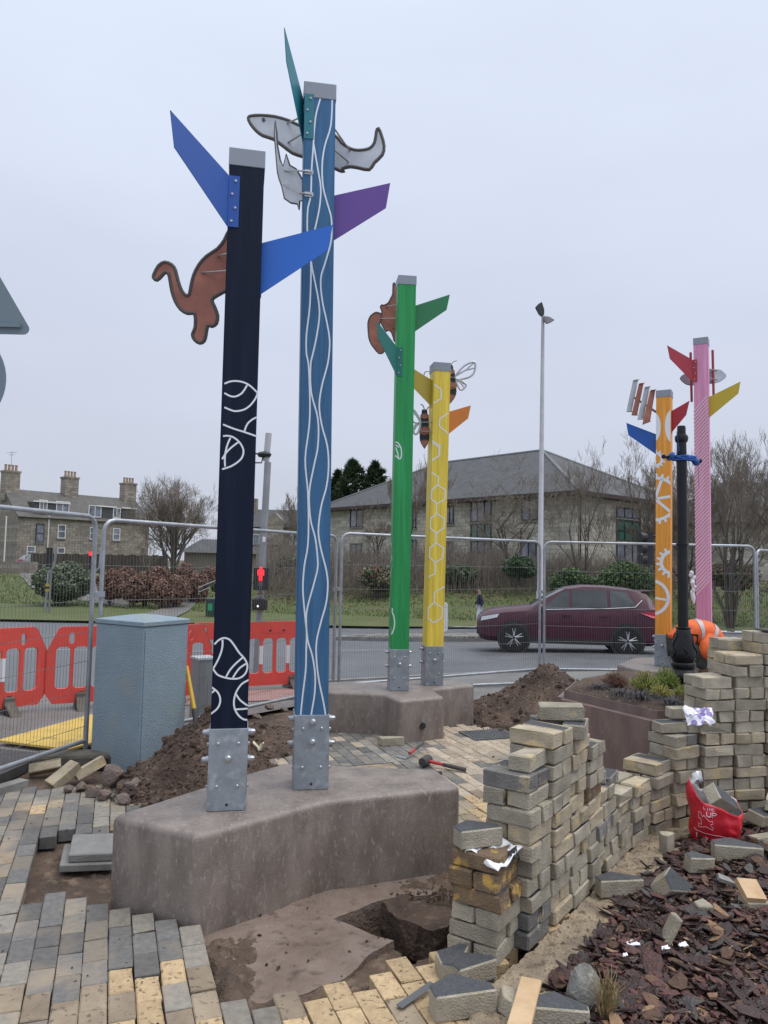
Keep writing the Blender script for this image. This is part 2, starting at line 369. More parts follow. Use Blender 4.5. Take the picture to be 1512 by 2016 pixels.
def dist_seg(x, y, poly):
    d = 9.0
    for i in range(len(poly)):
        ax, ay = poly[i][:2]; bx, by = poly[(i + 1) % len(poly)][:2]
        t = max(0, min(1, ((x - ax) * (bx - ax) + (y - ay) * (by - ay)) / ((bx - ax) ** 2 + (by - ay) ** 2 + 1e-9)))
        d = min(d, math.hypot(x - ax - t * (bx - ax), y - ay - t * (by - ay)))
    return d
def seg_d(x, y, a, b):
    t = max(0, min(1, ((x - a[0]) * (b[0] - a[0]) + (y - a[1]) * (b[1] - a[1])) / ((b[0] - a[0]) ** 2 + (b[1] - a[1]) ** 2)))
    return math.hypot(x - a[0] - t * (b[0] - a[0]), y - a[1] - t * (b[1] - a[1]))
def soil_z(x, y):
    n = fbm(x * 2.3, y * 2.3, 0.3, 5)
    if inside(x, y, TRENCH):
        return -0.13 - min(0.30, dist_seg(x, y, TRENCH) * 4.0) + n * 0.02
    if inside(x, y, PITS[0]):
        d = min(1, dist_seg(x, y, PITS[0]) / 0.12)
        lift = 0.075 * math.exp(-seg_d(x, y, (-0.60, 3.20), (-0.74, 3.72)) ** 2 / 0.022)    # spoil along the paving edge
        lift += 0.045 * math.exp(-seg_d(x, y, (-0.55, 3.16), (-0.02, 3.42)) ** 2 / 0.006)
        lift += 0.07 * math.exp(-((x - 0.42) ** 2 + (y - 4.47) ** 2) / 0.05)                # crumbled lump by the trench
        lift += 0.05 * math.exp(-seg_d(x, y, (-1.5, 4.05), (-1.05, 3.86)) ** 2 / 0.008)
        r_ = fbm(x * 9, y * 9, 2, 5)
        return -0.108 + n * 0.022 * d + lift * (.7 + .5 * r_) + abs(fbm(x * 16, y * 16, 2, 4)) * 0.02 + .010 * r_ * d
    if inside(x, y, PAVE): return -0.09
    g = hz(x, y)
    return g - 0.035 + n * 0.03 + abs(fbm(x * 11, y * 11, 5, 3)) * 0.012
ground = struct(grid_sheet('ground', -5.2, 5.2, 1.6, 11.0, 261, 236, lambda x, y: soil_z(x, y) - (.05 if inside(x, y, PITS[0]) else 0), soil_dry_m))
struct(grid_sheet('pit_soil', -2.24, 0.82, 3.02, 5.34, 240, 182, lambda x, y: soil_z(x, y) if inside(x, y, PITS[0]) else -.10, soil_dry_m))

FOOT = [(-30, 3), (-5.5, 5.6), (-3.05, 6.6), (-2.4, 7.7), (-1.0, 9.4), (1.0, 9.9), (3.0, 10.4), (7, 10.6), (30, 9), (30, 16.5), (8, 14.2), (2.2, 13.2), (-1.0, 11.7), (-9, 9.0), (-30, 3.6)]
footway = struct(poly_sheet('footway', FOOT, lambda x, y: hz(x, y) + 0.012, footway_m, 0.8))
KERB = [(30, 16.5), (8, 14.2), (2.2, 13.2), (-1.0, 11.7), (-9, 9.0), (-30, 3.6)]
ROAD = KERB + [(-90, 3.0), (-90, 62), (-24, 44.5), (-13, 40.5), (-3, 39.6), (4, 37.5), (14, 37.0), (60, 33), (60, 18)]
road = struct(poly_sheet('road', ROAD, lambda x, y: hz(x, y) - 0.10, asphalt_m, 2.2))
# kerb stones along the near footway
pts = []
for a, b in zip(KERB[1:-1], KERB[2:]):
    a = Vector((*a, 0)); b = Vector((*b, 0)); L = (b - a).length; n = int(L / 0.915)
    for i in range(n):
        if (a + (b - a) * (i / n)).x < -16: continue
        pts.append((a + (b - a) * (i / n), a + (b - a) * ((i + 0.99) / n)))
kerb = None
kerb_parent = footway
for a, b in pts:
    c = (a + b) / 2; d = b - a
    mb = MB(); mb.box((c.x, c.y, hz(c.x, c.y) - 0.04), (d.length, 0.13, 0.16), math.atan2(d.y, d.x))
    mb.build('kerb_stone', kerb_m, footway)
# road lettering / lines: give-way dashes and yellow edge line by the works
line_m = M('road_line_white', (0.55, 0.56, 0.56), (0.32, 0.325, 0.33), 0.7, 5)
yline_m = M('road_line_yellow', (0.56, 0.42, 0.10), (0.36, 0.29, 0.12), 0.7, 5)
def strip(name, pts, wd, mat, off, parent):
    mb = MB()
    for a, b in zip(pts[:-1], pts[1:]):
        a = Vector((*a, 0)); b = Vector((*b, 0)); d = (b - a).normalized(); nrm = Vector((-d.y, d.x, 0)) * wd / 2
        k = max(1, int((b - a).length / 1.5))
        for i in range(k):
            p = a + (b - a) * (i / k); q = a + (b - a) * ((i + 1) / k)
            v = [p - nrm, q - nrm, q + nrm, p + nrm]
            mb.add([(t.x, t.y, hz(t.x, t.y) + off) for t in v], [(0, 1, 2, 3)])
    return mb.build(name, mat, parent)
strip('yellow_line', [(-9.2, 9.35), (-1.15, 12.05), (2.1, 13.5), (8, 14.5)], 0.09, yline_m, -0.09, road)
for i in range(9):
    x = -14 + i * 4.2
    strip('lane_dash', [(x, 20.5 + 0.06 * x), (x + 2.0, 20.6 + 0.06 * x)], 0.11, line_m, -0.092, road)
# blister paving (reddish) by the barriers
tact_m = M('tactile_paving', (0.40, 0.24, 0.22), (0.30, 0.185, 0.17), 0.8, 3, bump=0.5, bscale=60)
mb = MB(); d = Vector((0.94, 0.34, 0)).normalized(); nn = Vector((-d.y, d.x, 0))
tact = struct(poly_sheet('tactile_paving', [(-2.4, 9.25), (-0.75, 9.95), (-1.1, 10.95), (-2.75, 10.35)], lambda x, y: hz(x, y) + 0.022, tact_m, 0.4))
bl = MB()
for i in range(26):
    for j in range(15):
        p = Vector((-2.36, 9.33, 0)) + d * (0.03 + i * 0.064) + nn * (0.03 + j * 0.066)
        bl.lathe([(0.022, 0), (0.012, 0.007)], 6, 0, Matrix.Translation((p.x, p.y, hz(p.x, p.y) + 0.02)))
stuff(bl.build('blister', tact_m, tact))

# traffic island with cobbles, its kerb and the far pavement
ISL = [(-1.6, 25.6), (1.0, 24.6), (10, 24.2), (18, 24.6), (18, 27.2), (9, 27.6), (1.0, 27.4), (-1.4, 26.6)]
mb = MB(); mb.prism(ISL, -2.0, 0.02)
vs = mb.v
mb.v = [(x, y, (hz(x, y) + 0.03) if z > 0 else hz(x, y) - 0.4) for x, y, z in vs]
island = struct(mb.build('traffic_island', kerb_m))
cob_m = M('cobble', (0.25, 0.245, 0.215), (0.16, 0.155, 0.135), 0.85, 5, bump=0.4, island=0.3)
mb = MB()
for i in range(120):
    for j in range(13):
        x = -1.2 + i * 0.155 + 0.07 * (j % 2); y = 24.9 + j * 0.19 + R.uniform(-.01, .01)
        if not inside(x, y, [(-1.2, 25.8), (1.0, 24.8), (10, 24.4), (17.8, 24.8), (17.8, 27.0), (9, 27.4), (1.0, 27.2), (-1.0, 26.5)]): continue
        z = hz(x, y) + 0.03 + R.uniform(-.008, .008)
        mb.box((x, y, z), (0.135, 0.165, 0.06), R.uniform(-.06, .06))
stuff(mb.build('cobble', cob_m, island))
farpave_m = M('far_pavement', (0.175, 0.165, 0.155), (0.13, 0.125, 0.118), 0.8, 0.8, bump=0.3)
FARK = [(-90, 62), (-24, 44.5), (-13, 40.5), (-3, 39.6), (4, 37.5), (14, 37.0), (60, 33)]
def bank_z(x, y):
    # bank behind the far pavement: flat verge, then rises to the building plateau
    yk = np.interp(x, [p[0] for p in FARK], [p[1] for p in FARK]) + 2.4
    t = y - yk
    if t < 0: return hz(x, y) + 0.02
    s = max(0.0, min(1.0, (t - 0.5) / 13.0)); s = s * s * (3 - 2 * s)
    top = 1.0 if x > -6 else (1.0 * max(0, (x + 16) / 10) + 0.35 * min(1, (-6 - x) / 10) if x > -16 else 0.35)
    return -1.15 + (top + 1.15) * s + 0.05 * fbm(x * 0.5, y * 0.5, 0, 3)
farpave = struct(poly_sheet('pavement', FARK + [(60, 35.6), (14, 39.6), (4, 40.1), (-3, 42.2), (-13, 43.1), (-24, 47.1), (-90, 64.6)], lambda x, y: hz(x, y) + 0.0, farpave_m, 3.0))
bank = struct(grid_sheet('grass_bank', -110, 110, 35.5, 125, 111, 91, bank_z, grass_m))
terrain = struct(grid_sheet('terrain', -900, 900, 124, 1500, 13, 9, lambda x, y: 0.6, terrain_m))
# worn diagonal path across the verge on the left
path = struct(poly_sheet('path', [gnd(*p, -0.9).to_tuple()[:2] for p in [(245, 1208), (345, 1207), (395, 1184), (360, 1181), (300, 1196)]], lambda x, y: bank_z(x, y) + 0.06, farpave_m, 0.8))
path2 = struct(poly_sheet('path', [gnd(*p, -0.9).to_tuple()[:2] for p in [(36, 1162), (60, 1170), (190, 1178), (250, 1190), (255, 1184), (190, 1170), (70, 1161), (40, 1156)]], lambda x, y: bank_z(x, y) + 0.06, farpave_m, 0.8))
# grass blades on the bank (one mass)
mb = MB()
for i in range(16000):
    x = R.uniform(-34, 30); yk = float(np.interp(x, [p[0] for p in FARK], [p[1] for p in FARK])) + 2.7
    y = yk + R.random() ** 1.3 * 12
    if any(inside(x, y, [gnd(*p, -0.9).to_tuple()[:2] for p in q]) for q in ([(245, 1208), (345, 1207), (395, 1184), (360, 1181), (300, 1196)],)): continue
    z = bank_z(x, y); a = R.uniform(0, 6.28); h = R.uniform(.07, .2); wd = R.uniform(.02, .05)
    dx, dy = math.cos(a) * wd, math.sin(a) * wd; lx, ly = R.uniform(-.08, .08), R.uniform(-.08, .08)
    mb.add([(x - dx, y - dy, z - .02), (x + dx, y + dy, z - .02), (x + lx, y + ly, z + h)], [(0, 1, 2)])
stuff(mb.build('grass_blades', blade_m)); 
bpy.data.objects['grass_blades']['label'] = 'short green and yellowed grass covering the far bank'
bpy.data.objects['grass_blades']['category'] = 'grass'

# ------------------------------------------------------------------ block paving
def brick_mesh(name, L, W, H, mats, seed, bev=0.006, jit=0.0025, topmat=False):
    rr = random.Random(seed); bm = bmesh.new()
    bmesh.ops.create_cube(bm, size=1.0)
    for v in bm.verts:
        v.co = Vector((v.co.x * L + rr.uniform(-jit, jit), v.co.y * W + rr.uniform(-jit, jit), v.co.z * H + rr.uniform(-jit, jit)))
    bmesh.ops.bevel(bm, geom=[e for e in bm.edges], offset=bev * rr.uniform(.7, 1.5), segments=1, affect='EDGES', profile=0.5)
    for v in bm.verts:
        v.co += Vector((rr.uniform(-1, 1), rr.uniform(-1, 1), rr.uniform(-1, 1))) * jit * 0.8
    for _ in range(rr.randrange(1, 5)):                     # knocked corners and edges
        sx, sy, sz = rr.choice((-1, 1)), rr.choice((-1, 1)), rr.choice((1, 1, -1))
        c = max(bm.verts, key=lambda v: v.co.x / L * sx * rr.uniform(.6, 1.2) + v.co.y / W * sy + v.co.z / H * sz)
        c.co -= Vector((sx, sy, sz)) * rr.uniform(.2, 1.0) * min(.012, bev * 2.2)
    if topmat:
        for f in bm.faces: f.material_index = 1 if f.normal.z > 0.8 else 0
    me = bpy.data.meshes.new(name); bm.to_mesh(me); bm.free()
    for m in (mats if isinstance(mats, (list, tuple)) else [mats]): me.materials.append(m)
    return me
CA, SA = math.cos(rad(20)), math.sin(rad(20))
PW, PL = 0.1075, 0.197
paving = thing('paving', '', '')
del paving['label'], paving['category']; struct(paving)
cands = []
BLOCK1 = [(-0.90, 3.80), (-1.43, 4.06), (-0.9, 4.85), (-0.65, 5.17), (0.39, 5.09), (0.51, 4.7), (-0.30, 4.38)]
for i in range(-40, 60):
    for j in range(-10, 50):
        u = i * PW; v = 2.0 + j * PL + (i % 2) * PL * 0.5 + R.uniform(-.004, .004)
        x = u * CA - v * SA; y = u * SA + v * CA
        if y < 2.35 or not inside(x, y, PAVE) or inside(x, y, PITS[0]): continue
        if dist_seg(x, y, PAVE) < 0.05 and x > 0.4: continue
        cands.append((x, y, i, j))
def px_size(x, y):
    a = proj(Vector((x, y, 0)))
    return a if -20 < a[0] < 1532 and a[1] < 2050 else None
cands.sort(key=lambda c: math.hypot(c[0], c[1]) if px_size(c[0], c[1]) else 99)
near_mesh = {}
def paver_tone(x, y, i, j):
    r = R.random(); n = fbm(x * 0.9, y * 0.9, 7, 2)
    if y < 4.3:
        edge = 3.62 - 0.34 * (x + 0.9) if x < -0.2 else 9
        if x > -0.65: buff = 0.93
        elif y < edge - 0.12: buff = 0.9 if x > -1.15 else 0.35 + n
        else: buff = 0.06
        if x < -1.5: buff = 0.14 + n * 0.4
    elif x < -0.6 and y < 6.2: buff = 0.10 + max(0, n) * 0.5
    else: buff = 0.85 if x > 0.42 + 0.06 * (7.5 - y) + n * 0.3 else 0.10
    if r < buff: return 'b', (0 if (R.random() < (0.85 if y < 4.2 and x > -1.1 else (0.5 if x > 0 else 0.05))) else 1)
    return 'g', (0 if R.random() < 0.62 else 1)
BIG, SMALL = 300, {}
cnt = 0
for x, y, i, j in cands:
    tone, k = paver_tone(x, y, i, j)
    lift = R.uniform(-.0025, .0025)
    if dist_seg(x, y, PITS[0]) < 0.13: lift += R.uniform(-.004, .004)
    if px_size(x, y) and cnt < BIG:
        key = (tone, k, R.randrange(3))
        if key not in near_mesh:
            near_mesh[key] = brick_mesh('paver', PL - 0.004, PW - 0.004, 0.08, (mat_buff if tone == 'b' else mat_grey)[k], hash(key[2]) + (tone == 'b') * 10 + k, 0.004, 0.0012)
        o = link(near_mesh[key], 'paver', paving, True)
        o.location = (x, y, -0.04 + lift); o.rotation_euler = (R.uniform(-.012, .012), R.uniform(-.012, .012), rad(110) + R.uniform(-.012, .012) + (math.pi if R.random() < .5 else 0))
        cnt += 1
    else:
        mbs = SMALL.setdefault((tone, k), MB())
        T = Matrix.Translation((x, y, -0.04 + lift)) @ Matrix.Rotation(rad(110) + R.uniform(-.01, .01), 4, 'Z') @ Matrix.Rotation(R.uniform(-.01, .01), 4, 'X')
        a, b, c, e_ = (PL - .005) / 2, (PW - .005) / 2, 0.04, 0.004
        mbs.add([(-a,-b,-c),(a,-b,-c),(a,b,-c),(-a,b,-c),(-a,-b,c-e_),(a,-b,c-e_),(a,b,c-e_),(-a,b,c-e_),(-a+e_,-b+e_,c),(a-e_,-b+e_,c),(a-e_,b-e_,c),(-a+e_,b-e_,c)],
                [(0,1,5,4),(1,2,6,5),(2,3,7,6),(3,0,4,7),(4,5,9,8),(5,6,10,9),(6,7,11,10),(7,4,8,11),(8,9,10,11)], 0, T)
for (tone, k), mbs in SMALL.items():
    stuff(mbs.build('paver_field', (mat_buff_s if tone == 'b' else mat_grey_s)[k], paving))
# sand brushed into and over the joints: low crumbs along the paving (one mass)
mb = MB()
for i in range(1500):
    x = R.uniform(-2.6, 1.6); y = R.uniform(2.7, 7.8)
    if not inside(x, y, PAVE) or inside(x, y, PITS[0]): continue
    if R.random() > 0.25 + 0.75 * max(0, fbm(x * 1.3, y * 1.3, 3, 2) + .2): continue
    s = R.uniform(.003, .010) * (1 + (R.random() < .04) * 1.2)
    T = Matrix.Translation((x, y, s * 0.3)) @ Matrix.Rotation(R.uniform(0, 6.28), 4, 'Z') @ Matrix.Diagonal((s, s * R.uniform(.5, 1), s * .6, 1))
    mb.add([(1,0,0),(-.6,.8,0),(-.7,-.8,0),(.1,.1,1)], [(0,1,3),(1,2,3),(2,0,3)], 0, T)
o = stuff(mb.build('loose_crumbs', clod_m)); tag(o, 'scattered crumbs of brown soil lying on the block paving', 'soil crumbs')

# concrete footing uncovered in the pit, broken edge over the trench
def rough_slab(name, poly, z0, z1, mat, amp, seed, step=.05):
    """broken concrete: prism with subdivided, slightly ragged faces"""
    mb = MB(); mb.prism(poly, z0, z1); me = mb.mesh(name, mat); bm = bmesh.new(); bm.from_mesh(me); bmesh.ops.triangulate(bm, faces=bm.faces[:])
    for _ in range(5):
        es = [e for e in bm.edges if e.calc_length() > step]
        if not es: break
        bmesh.ops.subdivide_edges(bm, edges=es, cuts=1); bmesh.ops.triangulate(bm, faces=bm.faces[:])
    for v in bm.verts:
        p = v.co.copy(); q = fbm(p.x * 7 + seed, p.y * 7, p.z * 7, 4)
        v.co += Vector((q, fbm(p.x * 7, p.y * 7 + seed, 3, 3), 0)) * amp + Vector((0, 0, fbm(p.x * 4, p.y * 4, seed, 4) * amp * .8))
    bm.to_mesh(me); bm.free(); me.shade_smooth(); me.set_sharp_from_angle(angle=rad(45)); return link(me, name)
footing = rough_slab('concrete_footing', FOOTING, -0.17, -0.080, footing_m, .012, 1)
tag(footing, 'buried slab of brown stained concrete uncovered in the pit before the two-post plinth', 'concrete slab')
lump = rough_slab('broken_slab', [(0.01, 4.33), (0.05, 4.20), (0.20, 4.04), (0.32, 4.00), (0.50, 4.15), (0.56, 4.32), (0.42, 4.42), (0.12, 4.42)], -0.28, -0.10, soil_m, .04, 4)
tag(lump, 'broken chunk of dark concrete with crumbled soil on it across the trench', 'concrete chunk')
mb = MB(); rr = random.Random(2)
for i in range(700):
    if rr.random() < .6: x, y = .33 + rr.gauss(0, .10), 4.33 + rr.gauss(0, .07)
    else: x, y = rr.uniform(-1.0, .6), rr.uniform(3.3, 4.7)
    if not inside(x, y, PITS[0]) or inside(x, y, BLOCK1) or (inside(x, y, TRENCH) and rr.random() < .8) or (inside(x, y, FOOTING) and rr.random() < .75): continue
    s = rr.uniform(.003, .012) * (1.8 if rr.random() < .06 else 1)
    T = Matrix.Translation((x, y, max(soil_z(x, y), -.078 if inside(x, y, FOOTING) else -9) + s * .2)) @ Matrix.Rotation(rr.uniform(0, 6.28), 4, 'Z') @ Matrix.Rotation(rr.uniform(0, 3), 4, 'X') @ Matrix.Diagonal((s * rr.uniform(.7, 1.4), s, s * .7, 1))
    mb.add([(1,0,-.3),(-.5,.9,-.3),(-.6,-.8,-.3),(.1,.1,1),(.6,.6,.3),(-.7,.1,.4)], [(0,4,3),(4,1,3),(1,5,3),(5,2,3),(2,0,3),(0,1,4),(1,2,5)], 0, T)
o = stuff(mb.build('pit_clods', clod_m)); tag(o, 'crumbs and clods of dark soil lying in the excavated pit', 'soil crumbs')

# ================================================================== CAST CONCRETE BASES
def block(name, poly, z0, z1, label, bev=0.038):
    mb = MB(); mb.prism(poly, z0, z1)
    # every vertical edge and the top rim are rounded
    me = mb.mesh(name, block_m); bm = bmesh.new(); bm.from_mesh(me)
    es = [e for e in bm.edges if not (abs(e.verts[0].co.z - z0) < 1e-4 and abs(e.verts[1].co.z - z0) < 1e-4)]
    bmesh.ops.bevel(bm, geom=es, offset=bev, segments=4, affect='EDGES', profile=0.5, clamp_overlap=True)
    bmesh.ops.recalc_face_normals(bm, faces=bm.faces[:])
    bm.to_mesh(me); bm.free(); me.shade_smooth(); me.set_sharp_from_angle(angle=rad(35))
    return tag(link(me, name), label, 'plinth')
TOP = 0.43
block('concrete_plinth', BLOCK1, -0.12, TOP, 'low angular concrete base carrying the dark navy and the wavy blue posts')
b2 = block('concrete_plinth', [(-0.62, 8.0), (0.03, 7.95), (0.19, 7.56), (0.67, 7.83), (0.57, 8.3), (1.09, 8.66), (0.86, 9.0), (0.06, 8.72), (-0.6, 8.65)], -0.1, TOP,
           'branching concrete base with a round hole carrying the green and yellow posts')
A3 = gnd(1214, 1307, TOP); B3 = gnd(1259, 1319, TOP)
block('concrete_plinth', [(A3.x, A3.y), (B3.x, B3.y), (B3.x + .75, B3.y + .10), (B3.x + 1.5, B3.y + .95), (B3.x + 1.3, B3.y + 1.6), (A3.x + .55, A3.y + .85)], -0.1, TOP,
      'pale concrete base carrying the orange and pink posts behind the planter')
# cast-in duct in the second base
P = gnd(829, 1424, 0.13); mb = MB()
mb.lathe([(0.034, -0.004), (0.034, 0.004)], 18, 0, Matrix.Translation((0.438, 7.686, 0.155)) @ Matrix.Rotation(rad(29.4), 4, 'Z') @ Matrix.Rotation(rad(90), 4, 'X'))
mb.build('duct_hole', black_m, b2)

# ================================================================== PAINTED POSTS
def clip_poly(poly, a, lo, hi):
    for sgn, lim in ((1, hi), (-1, -lo)):
        outp = []
        for i in range(len(poly)):
            p, q = poly[i], poly[(i + 1) % len(poly)]
            pi, qi = sgn * p[a] <= lim, sgn * q[a] <= lim
            if pi: outp.append(p)
            if pi != qi:
                t = (sgn * lim - p[a]) / (q[a] - p[a])
                outp.append((p[0] + (q[0] - p[0]) * t, p[1] + (q[1] - p[1]) * t))
        poly = outp
        if len(poly) < 3: return []
    return poly
def smooth_line(pts, n=4, closed=False):
    pts = [Vector((p[0], p[1])) for p in pts]
    if len(pts) < 3: return pts
    outp = []; L = len(pts)
    rng = L if closed else L - 1
    for i in range(rng):
        p0 = pts[(i - 1) % L] if (closed or i > 0) else pts[i]; p1 = pts[i]; p2 = pts[(i + 1) % L]
        p3 = pts[(i + 2) % L] if (closed or i + 2 < L) else p2
        for k in range(n):
            t = k / n
            outp.append(0.5 * ((2 * p1) + (p2 - p0) * t + (2 * p0 - 5 * p1 + 4 * p2 - p3) * t * t + (3 * p1 - p0 - 3 * p2 + p3) * t ** 3))
    if not closed: outp.append(pts[-1])
    return outp
class Post:
    W = 0.2
    def __init__(s, base, th, ztop, lean, color, label, rough_col=None, pc=None):
        s.b = Vector((base[0], base[1], TOP if len(base) < 3 else base[2])); s.th = rad(th); s.zt = ztop; s.lean = Vector((*lean, 0))
        s.root = thing('painted_post', label, 'signpost', s.b, s.th)
        s.ex = Vector((math.cos(s.th), math.sin(s.th), 0)); s.ey = Vector((-math.sin(s.th), math.cos(s.th), 0))
        s.mat = M('post_paint', color, tuple(c * 0.78 for c in color), 0.45, 3.0, stretch=(18, 18, 0.8), bump=0.2, bscale=6, spec=0.22, c3=tuple(min(1, c * 1.18 + .004) for c in color), s3=1.1, t3=(0.5, 0.75))
        z0 = s.b.z
        mb = MB(); s.sq(mb, z0 + 0.40, ztop - 0.105, 0.1); me = mb.mesh('timber', s.mat)
        bm = bmesh.new(); bm.from_mesh(me)
        bmesh.ops.bevel(bm, geom=[e for e in bm.edges if abs(e.verts[0].co.z - e.verts[1].co.z) > 1], offset=0.004, segments=2, affect='EDGES'); bm.to_mesh(me); bm.free()
        link(me, 'timber', s.root)
        mb = MB(); s.sq(mb, ztop - 0.104, ztop, 0.1045); o = mb.build('cap', cap_m, s.root)
        bv = o.modifiers.new('b', 'BEVEL'); bv.width = 0.003; bv.segments = 2
        mb = MB(); s.sq(mb, z0 + 0.001, z0 + 0.445, 0.1065); shoe = mb.build('steel_shoe', steel_m, s.root)
        bv = shoe.modifiers.new('b', 'BEVEL'); bv.width = 0.004; bv.segments = 2
        s.shoe = shoe
        T0 = Matrix.Translation(s.b) @ Matrix.Rotation(s.th, 4, 'Z')
        small, big = s.bolt(0.010, 0.012), s.bolt(0.019, 0.026, True)
        def put(me, lx, lz, face):
            R_ = {'f': Matrix.Translation((lx, -0.1065, lz)) @ Matrix.Rotation(rad(90), 4, 'X'),
                  'l': Matrix.Translation((-0.1065, lx, lz)) @ Matrix.Rotation(rad(-90), 4, 'Y'),
                  'r': Matrix.Translation((0.1065, lx, lz)) @ Matrix.Rotation(rad(90), 4, 'Y')}[face]
            o = link(me, 'bolt', shoe, True)
            o.matrix_basis = T0 @ R_
        for x in (-0.055, 0.055):
            for z in (0.365, 0.135): put(small, x, z, 'f')
        put(big, 0.0, 0.285, 'f')
        if pc: put(big, 0.0, 0.405, 'f')
        long_ = s.bolt(0.016, 0.042, True)
        for f in 'lr':
            for z in (0.405, 0.255): put(long_, 0.0, z, f)
            for z in (0.35, 0.12): put(small, -0.05, z, f)
        mb = MB(); mb.lathe([(0.008, -.001), (0.008, 0.0015)], 10, 0, T0 @ Matrix.Translation((0.0, -0.1068, 0.035)) @ Matrix.Rotation(rad(90), 4, 'X'))
        mb.build('drain_hole', black_m, shoe)
        s.T0 = T0
    def axis(s, z): return s.b + Vector((0, 0, z - s.b.z)) + s.lean * ((z - s.b.z) / (s.zt - s.b.z))
    def sq(s, mb, z0, z1, h):
        vs = []
        for z in (z0, z1):
            c = s.axis(z)
            vs += [c + s.ex * a * h + s.ey * b * h for a, b in ((-1, -1), (1, -1), (1, 1), (-1, 1))]
        mb.add(vs, [(3,2,1,0),(4,5,6,7),(0,1,5,4),(1,2,6,5),(2,3,7,6),(3,0,4,7)])
    _b = {}
    def bolt(s, r, h, nut=False):
        k = (r, h)
        if k not in Post._b:
            mb = MB()
            if nut: mb.lathe([(r * 1.25, 0), (r * 1.25, h * .3), (r, h * .32), (r, h * .7), (r * .7, h * .93), (r * .2, h)], 10)
            else: mb.lathe([(r, 0), (r, h * .7), (r * .6, h)], 6)
            Post._b[k] = mb.mesh('bolt', bolt_m, 30)
        return Post._b[k]
    def face(s, which='f'):
        """point, normal, across-axis of a long face"""
        n, e = {'f': (-s.ey, s.ex), 'l': (-s.ex, -s.ey), 'r': (s.ex, s.ey)}[which]
        ax = (s.axis(s.zt) - s.b).normalized()
        nn = e.cross(ax).normalized()
        if nn.dot(n) < 0: nn = -nn
        return s.b + n * 0.1, nn, e, ax
    def pix(s, pts, which='f'):
        P, n, e, ax = s.face(which)
        r = []
        for p in pts:
            q = onplane(p[0], p[1], P, n) - P; a_, b_, c_ = q.dot(e), q.dot(ax), ax.dot(e)
            v_ = (b_ - a_ * c_) / (1 - c_ * c_); r.append((a_ - v_ * c_, v_))
        return r
    def quads_to_mesh(s, polys, name, mat, which='f', off=0.0012, half=0.0985):
        P, n, e, ax = s.face(which); mb = MB()
        zmax = s.zt - 0.106 - s.b.z
        for pl in polys:
            pl = clip_poly(pl, 0, -half, half)
            if pl: pl = clip_poly(pl, 1, 0.446, zmax)
            if len(pl) < 3: continue
            v = [P + n * off + e * a + ax * b for a, b in pl]
            if (v[1] - v[0]).cross(v[2] - v[0]).dot(n) < 0: v = v[::-1]
            mb.add(v, [tuple(range(len(v)))])
        if mb.f: return mb.build(name, mat, s.root)
    def lines(s, polylines, wd, which='f', closed=(), mat=None, sm=4, name='painted_line'):
        """white lines painted on a face; points are photo pixels"""
        for idx, pl in enumerate(polylines):
            cl = idx in closed
            pts = smooth_line(s.pix(pl, which), sm, cl); pts = [Vector(p) for p in pts]
            L = len(pts); lf = []; rt = []
            for i in range(L):
                d = (pts[(i + 1) % L] if cl else pts[min(i + 1, L - 1)]) - (pts[i - 1] if cl else pts[max(i - 1, 0)])
                d = d.normalized() if d.length > 1e-9 else Vector((0, 1)); q = Vector((-d.y, d.x)) * wd / 2
                lf.append(pts[i] + q); rt.append(pts[i] - q)
            polys = []
            for i in range(L if cl else L - 1):
                j = (i + 1) % L
                polys.append([tuple(lf[i]), tuple(rt[i]), tuple(rt[j]), tuple(lf[j])])
            s.quads_to_mesh(polys, name, mat or white_paint_m, which, 0.0012 + 0.0003 * (idx % 3))
    def gear(s, cpx, rpx, ring, teeth, tooth, spokes=(), which='f', hub=0):
        (cu, cz), (eu, ez) = s.pix([cpx, (cpx[0], cpx[1] - rpx)], which)
        r = abs(ez - cz); polys = []; n = 48
        def pt(rr, a): return (cu + rr * math.cos(a), cz + rr * math.sin(a))
        for i in range(n):
            a, b = 2 * math.pi * i / n, 2 * math.pi * (i + 1) / n
            polys.append([pt(r * (1 - ring), a), pt(r, a), pt(r, b), pt(r * (1 - ring), b)])
        for i in range(teeth):
            a = 2 * math.pi * (i + .3) / teeth; w_ = 2 * math.pi / teeth * 0.27
            polys.append([pt(r * .99, a - w_), pt(r * (1 + tooth), a - w_ * .55), pt(r * (1 + tooth), a + w_ * .55), pt(r * .99, a + w_)])
        for a in spokes:
            a = rad(a); d = (-math.sin(a) * r * .06, math.cos(a) * r * .06); p, q = pt(0, a), pt(r * (1 - ring * .5), a)
            polys.append([(p[0] + d[0], p[1] + d[1]), (p[0] - d[0], p[1] - d[1]), (q[0] - d[0], q[1] - d[1]), (q[0] + d[0], q[1] + d[1])])
        s.quads_to_mesh(polys, 'painted_gear', white_paint_m, which)
    def fin(s, px, side, mat, mode, flange=None):
        """bent plate blade: px = root top, tip top, tip low, root low"""
        zr = s.pix([px[0]])[0][1] + s.b.z
        ly = -0.1 if mode == 'front' else -0.02
        root = s.axis(zr) + s.ex * side * 0.1 + s.ey * ly
        d = {'front': (side * .72, -.69), 'flat': (side * .995, -0.1), 'back': (side * .9, .43), 'deep': (side * .5, -.866)}[mode]
        d = s.ex * d[0] + s.ey * d[1]; n = Vector((-d.y, d.x, 0)).normalized()
        pts = [onplane(p[0], p[1], root, n) for p in px]
        ctr = (pts[0] + pts[3]) / 2
        off = (root - ctr); off = d * off.dot(d)                         # root edge sits on the post itself
        pts[0] += off; pts[3] += off
        mb = MB(); mb.slab(pts, n, 0.005); o = mb.build('fin', mat, s.root)
        # mounting flange
        z1, z0 = pts[0].z, pts[3].z
